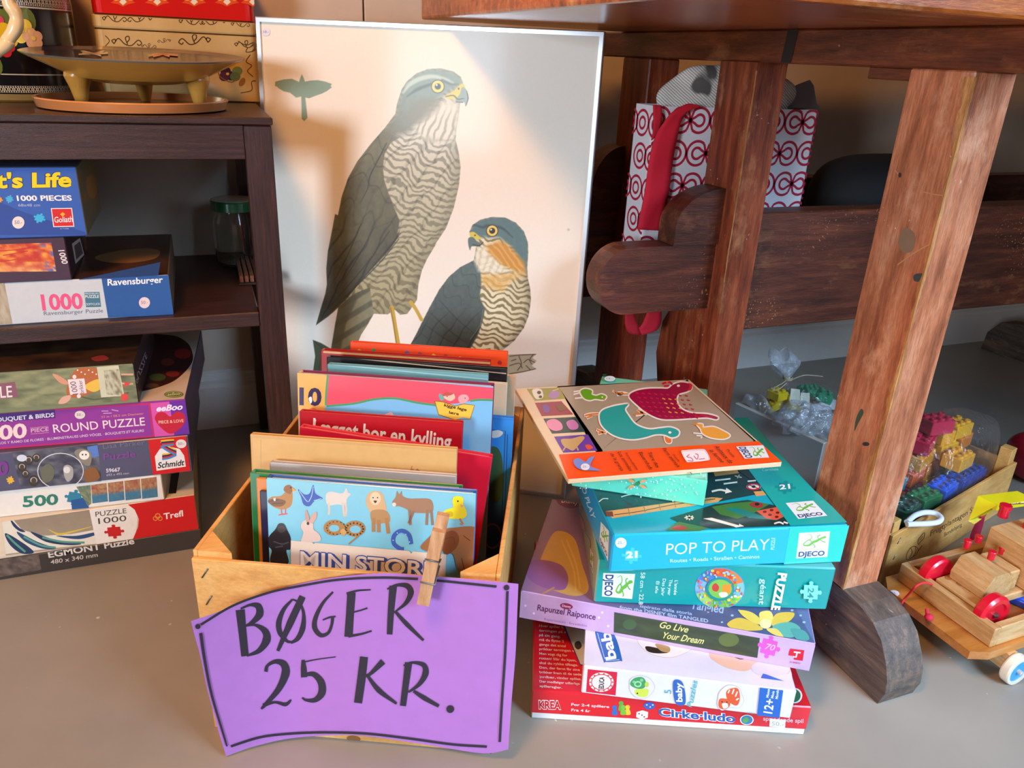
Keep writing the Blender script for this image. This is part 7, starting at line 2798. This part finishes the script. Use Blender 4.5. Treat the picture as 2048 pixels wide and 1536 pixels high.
# toy truck of beech blocks with red wheels and pegs
WT = WZ + .0123
TK = thing('toy_truck', 'beech wood toy truck with red wheels and red pegs on the wagon', 'toy truck', wp(.10, WW / 2, WT))
g0 = at_z(1862, 1160, WT + .030)
q = g0 - WO_
tx, ty = float(np.dot(q, wex)), float(np.dot(q, wey))
g1 = at_z(1955, 1213, WT + .030)
q1 = g1 - WO_
ty1 = float(np.dot(q1, wey))
tx = max(tx, rx0 + .014)
tw = ty - ty1


def tbox(x0, y0, z0, x1, y1, z1, name, par=TK, bev=.0016, mat='beech'):
    mb = MB()
    mb.box(wp(x0, y0, z0), wex, wey, (0, 0, 1), x1 - x0, y1 - y0, z1 - z0, 'ffffff', bev)
    return mb.build(name, M[mat], par)


cz = WT + .012
mb = MB()
mb.box(wp(tx, ty1, cz), wex, wey, (0, 0, 1), .034, tw, .020, 'ffffff', .0016)
f = Face(mb, wp(tx, ty1, cz + .020), wex, wey, .034, tw, zV, 1)
for c in ((1040, 235), (1195, 310), (1350, 395)):
    f.ell(c, 52, 30, '8a5c30', .25)
    f.ell((c[0] + 4, c[1] + 5), 44, 22, 'a8763f', .25)
mb.build('front_axle_block', [M['beech_y'], M['card']], TK)
tbox(tx + .0342, ty1 + .004, cz + .004, tx + .19, ty1 + tw - .004, cz + .016, 'chassis')
# bonnet block, its front edges cut on the slant
hx, hz = tx + .019, cz + .0205
mb = MB()
prof = [(hx, hz), (hx - .002, hz + .012), (hx + .010, hz + .034), (hx + .036, hz + .034), (hx + .050, hz + .020), (hx + .050, hz)]
mb.prism([wp(x, ty1 + .006, z) for x, z in prof], wey * (tw - .012))
mb.build('bonnet_block', M['beech_y'], TK)
tbox(hx + .052, ty1 + .012, hz - .004, hx + .072, ty1 + tw - .004, hz + .026, 'middle_block', mat='beech_y')
tbox(hx + .078, ty1 - .010, hz - .004, hx + .150, ty1 + tw + .010, hz + .056, 'cab_block', mat='beech_y')
for wy, sg in ((ty1 - .0112, -1), (ty1 + tw + .0112, 1)):
    mb = MB()
    c = wp(tx + .014, wy, WT + .0272)
    mb.lathe([(.0, -.0075), (.024, -.0075), (.0268, -.005), (.0268, .005), (.024, .0085), (.018, .0085), (.016, .006), (.0, .006)], c, 40, 'd4142c', wey * sg)
    mb.build('wheel', M['paint'], TK)
    mb = MB()
    mb.lathe([(.0036, .006), (.0036, .0095), (.0, .0112)], c, 14, 'b0aca4', wey * sg)
    o = mb.build('axle_cap', M['staple'], TK)
    o.parent = TK.children[-1] if False else TK


def peg_(px, py, zt, r, h, cap=True):
    p = at_z(px, py, zt)
    mb = MB()
    mb.lathe([(r * .85, 0), (r * .85, h * .7), (r, h * .72), (r, h), (r * .9, h + .0006), (.0, h + .0006)] if cap else [(r, 0), (r, h), (0, h)], (p[0], p[1], zt), 18, 'd0142c')
    mb.build('peg', M['paint'], TK)


for px, py, zt, r, h in ((1932, 1095, hz + .0342, .0052, .012), (1981, 1118, hz + .0342, .0052, .012), (1955, 1084, hz + .0262, .0055, .010), (2003, 1107, hz + .0262, .0052, .009)):
    peg_(px, py, zt, r, h)
for px, py in ((2005, 1033), (2056, 1056)):
    peg_(px, py, hz + .0562, .0082, .019)

# blue plastic piece on the wagon
p0, p1 = at_z(*zV(1830, 470), WT + .010), at_z(*zV(2150, 620), WT + .010)
d = p1 - p0
Lz = float(np.linalg.norm(d))
d /= Lz
mb = MB()
mb.box((p0[0], p0[1], WT + .0003), d, np.array([-d[1], d[0], 0]), (0, 0, 1), Lz, .014, .010, '1c4ec0', .001)
mb.box(p0 * np.array([1, 1, 0]) + d * .002 + np.array([-d[1], d[0], 0]) * .004 + np.array([0, 0, WT + .0098]), d, np.array([-d[1], d[0], 0]), (0, 0, 1), Lz - .004, .006, .002, '3a6ad8', .0005)
tag(mb.build('toy_rail', M['plastic']), 'blue plastic toy rail lying on the wagon beside the red wheel', 'toy part')

# yellow gift tag box with ribbon, behind the truck
YB = at_z(1990, 1030, .110)
ty_ = np.array([.0, 1.0, 0])
T = thing('yellow_box', 'bright yellow cardboard box with a bordered white label behind the toy truck', 'box', (YB[0], YB[1], .06))
Q = [at_z(*zW(x, y), z) for x, y, z in ((1440, 210, .150), (1960, 145, .152), (2200, 260, .152), (1690, 335, .150), (1310, 545, .112), (1390, 590, .108))]
mb = MB()
mb.add(Q, [[0, 3, 2, 1]], lin('e8dc1c'))
mb.add([Q[0], Q[4], Q[5], at_z(*zW(1560, 460), .118), Q[3]], [[0, 1, 2, 3, 4]], lin('f2ea1e'))
dn = [q - np.array([0, 0, .009]) for q in Q[:4]]
mb.add([Q[0], Q[1]] + [dn[1], dn[0]], [[0, 1, 2, 3]], lin('d8cc18'))
mb.add([Q[1], Q[2]] + [dn[2], dn[1]], [[0, 1, 2, 3]], lin('d8cc18'))
mb.add([Q[2], Q[3]] + [dn[3], dn[2]], [[0, 1, 2, 3]], lin('d8cc18'))
mb.add([Q[3], Q[0]] + [dn[0], dn[3]], [[0, 1, 2, 3]], lin('d8cc18'))
mb.add(dn, [[0, 1, 2, 3]], lin('d8cc18'))
f = Face(mb, Q[0] - np.array([.1, .1, 0]), (1, 0, 0), (0, 1, 0), .6, .6, zW)
f.poly([(1715, 222), (2000, 190), (2250, 300), (1850, 330)], '8a1c3a')
f.poly([(1760, 232), (1990, 205), (2200, 296), (1880, 318)], 'e8e0e4')
f.text('9.7.', (1880, 300), (2040, 320), (1890, 268), '3a3a4a', .02)
mb.build('carton', M['card'], T)
mb = MB()
rc = at_z(*zW(1485, 440), .122)
mb.tube([rc + np.array([.0065 * math.cos(a), -.002, .0065 * math.sin(a)]) for a in np.linspace(.4, 6.2, 22)], .0017, 8, 'b01830')
P = []
for i, (l, r_) in enumerate((((1430, 500), (1530, 480)), ((1400, 570), (1520, 540)), ((1360, 660), (1500, 620)), ((1330, 740), (1470, 720)), ((1320, 800), (1450, 800)))):
    z = .112 - .012 * i
    P.append([at_z(*zW(l[0] + (r_[0] - l[0]) * s, l[1] + (r_[1] - l[1]) * s), z) for s in (0, .33, .66, 1)])
mb.sheet(P, 'a81438')
mb.build('ribbon', M['fabric'], T)

# dark red toy at the frame edge beyond the low crate
p = at_z(2046, 912, .06)
mb = MB()
p = p + np.array([RT[0], RT[1], 0]) * .062
lump(mb, (p[0], p[1] + .03, .045), (.052, .05, .044), .6, .6, .03, 8, 30, 20, 2, '9a1428')
tag(mb.build('toy_block', M['paint']), 'dark red rounded toy at the right edge beyond the low crate', 'toy')
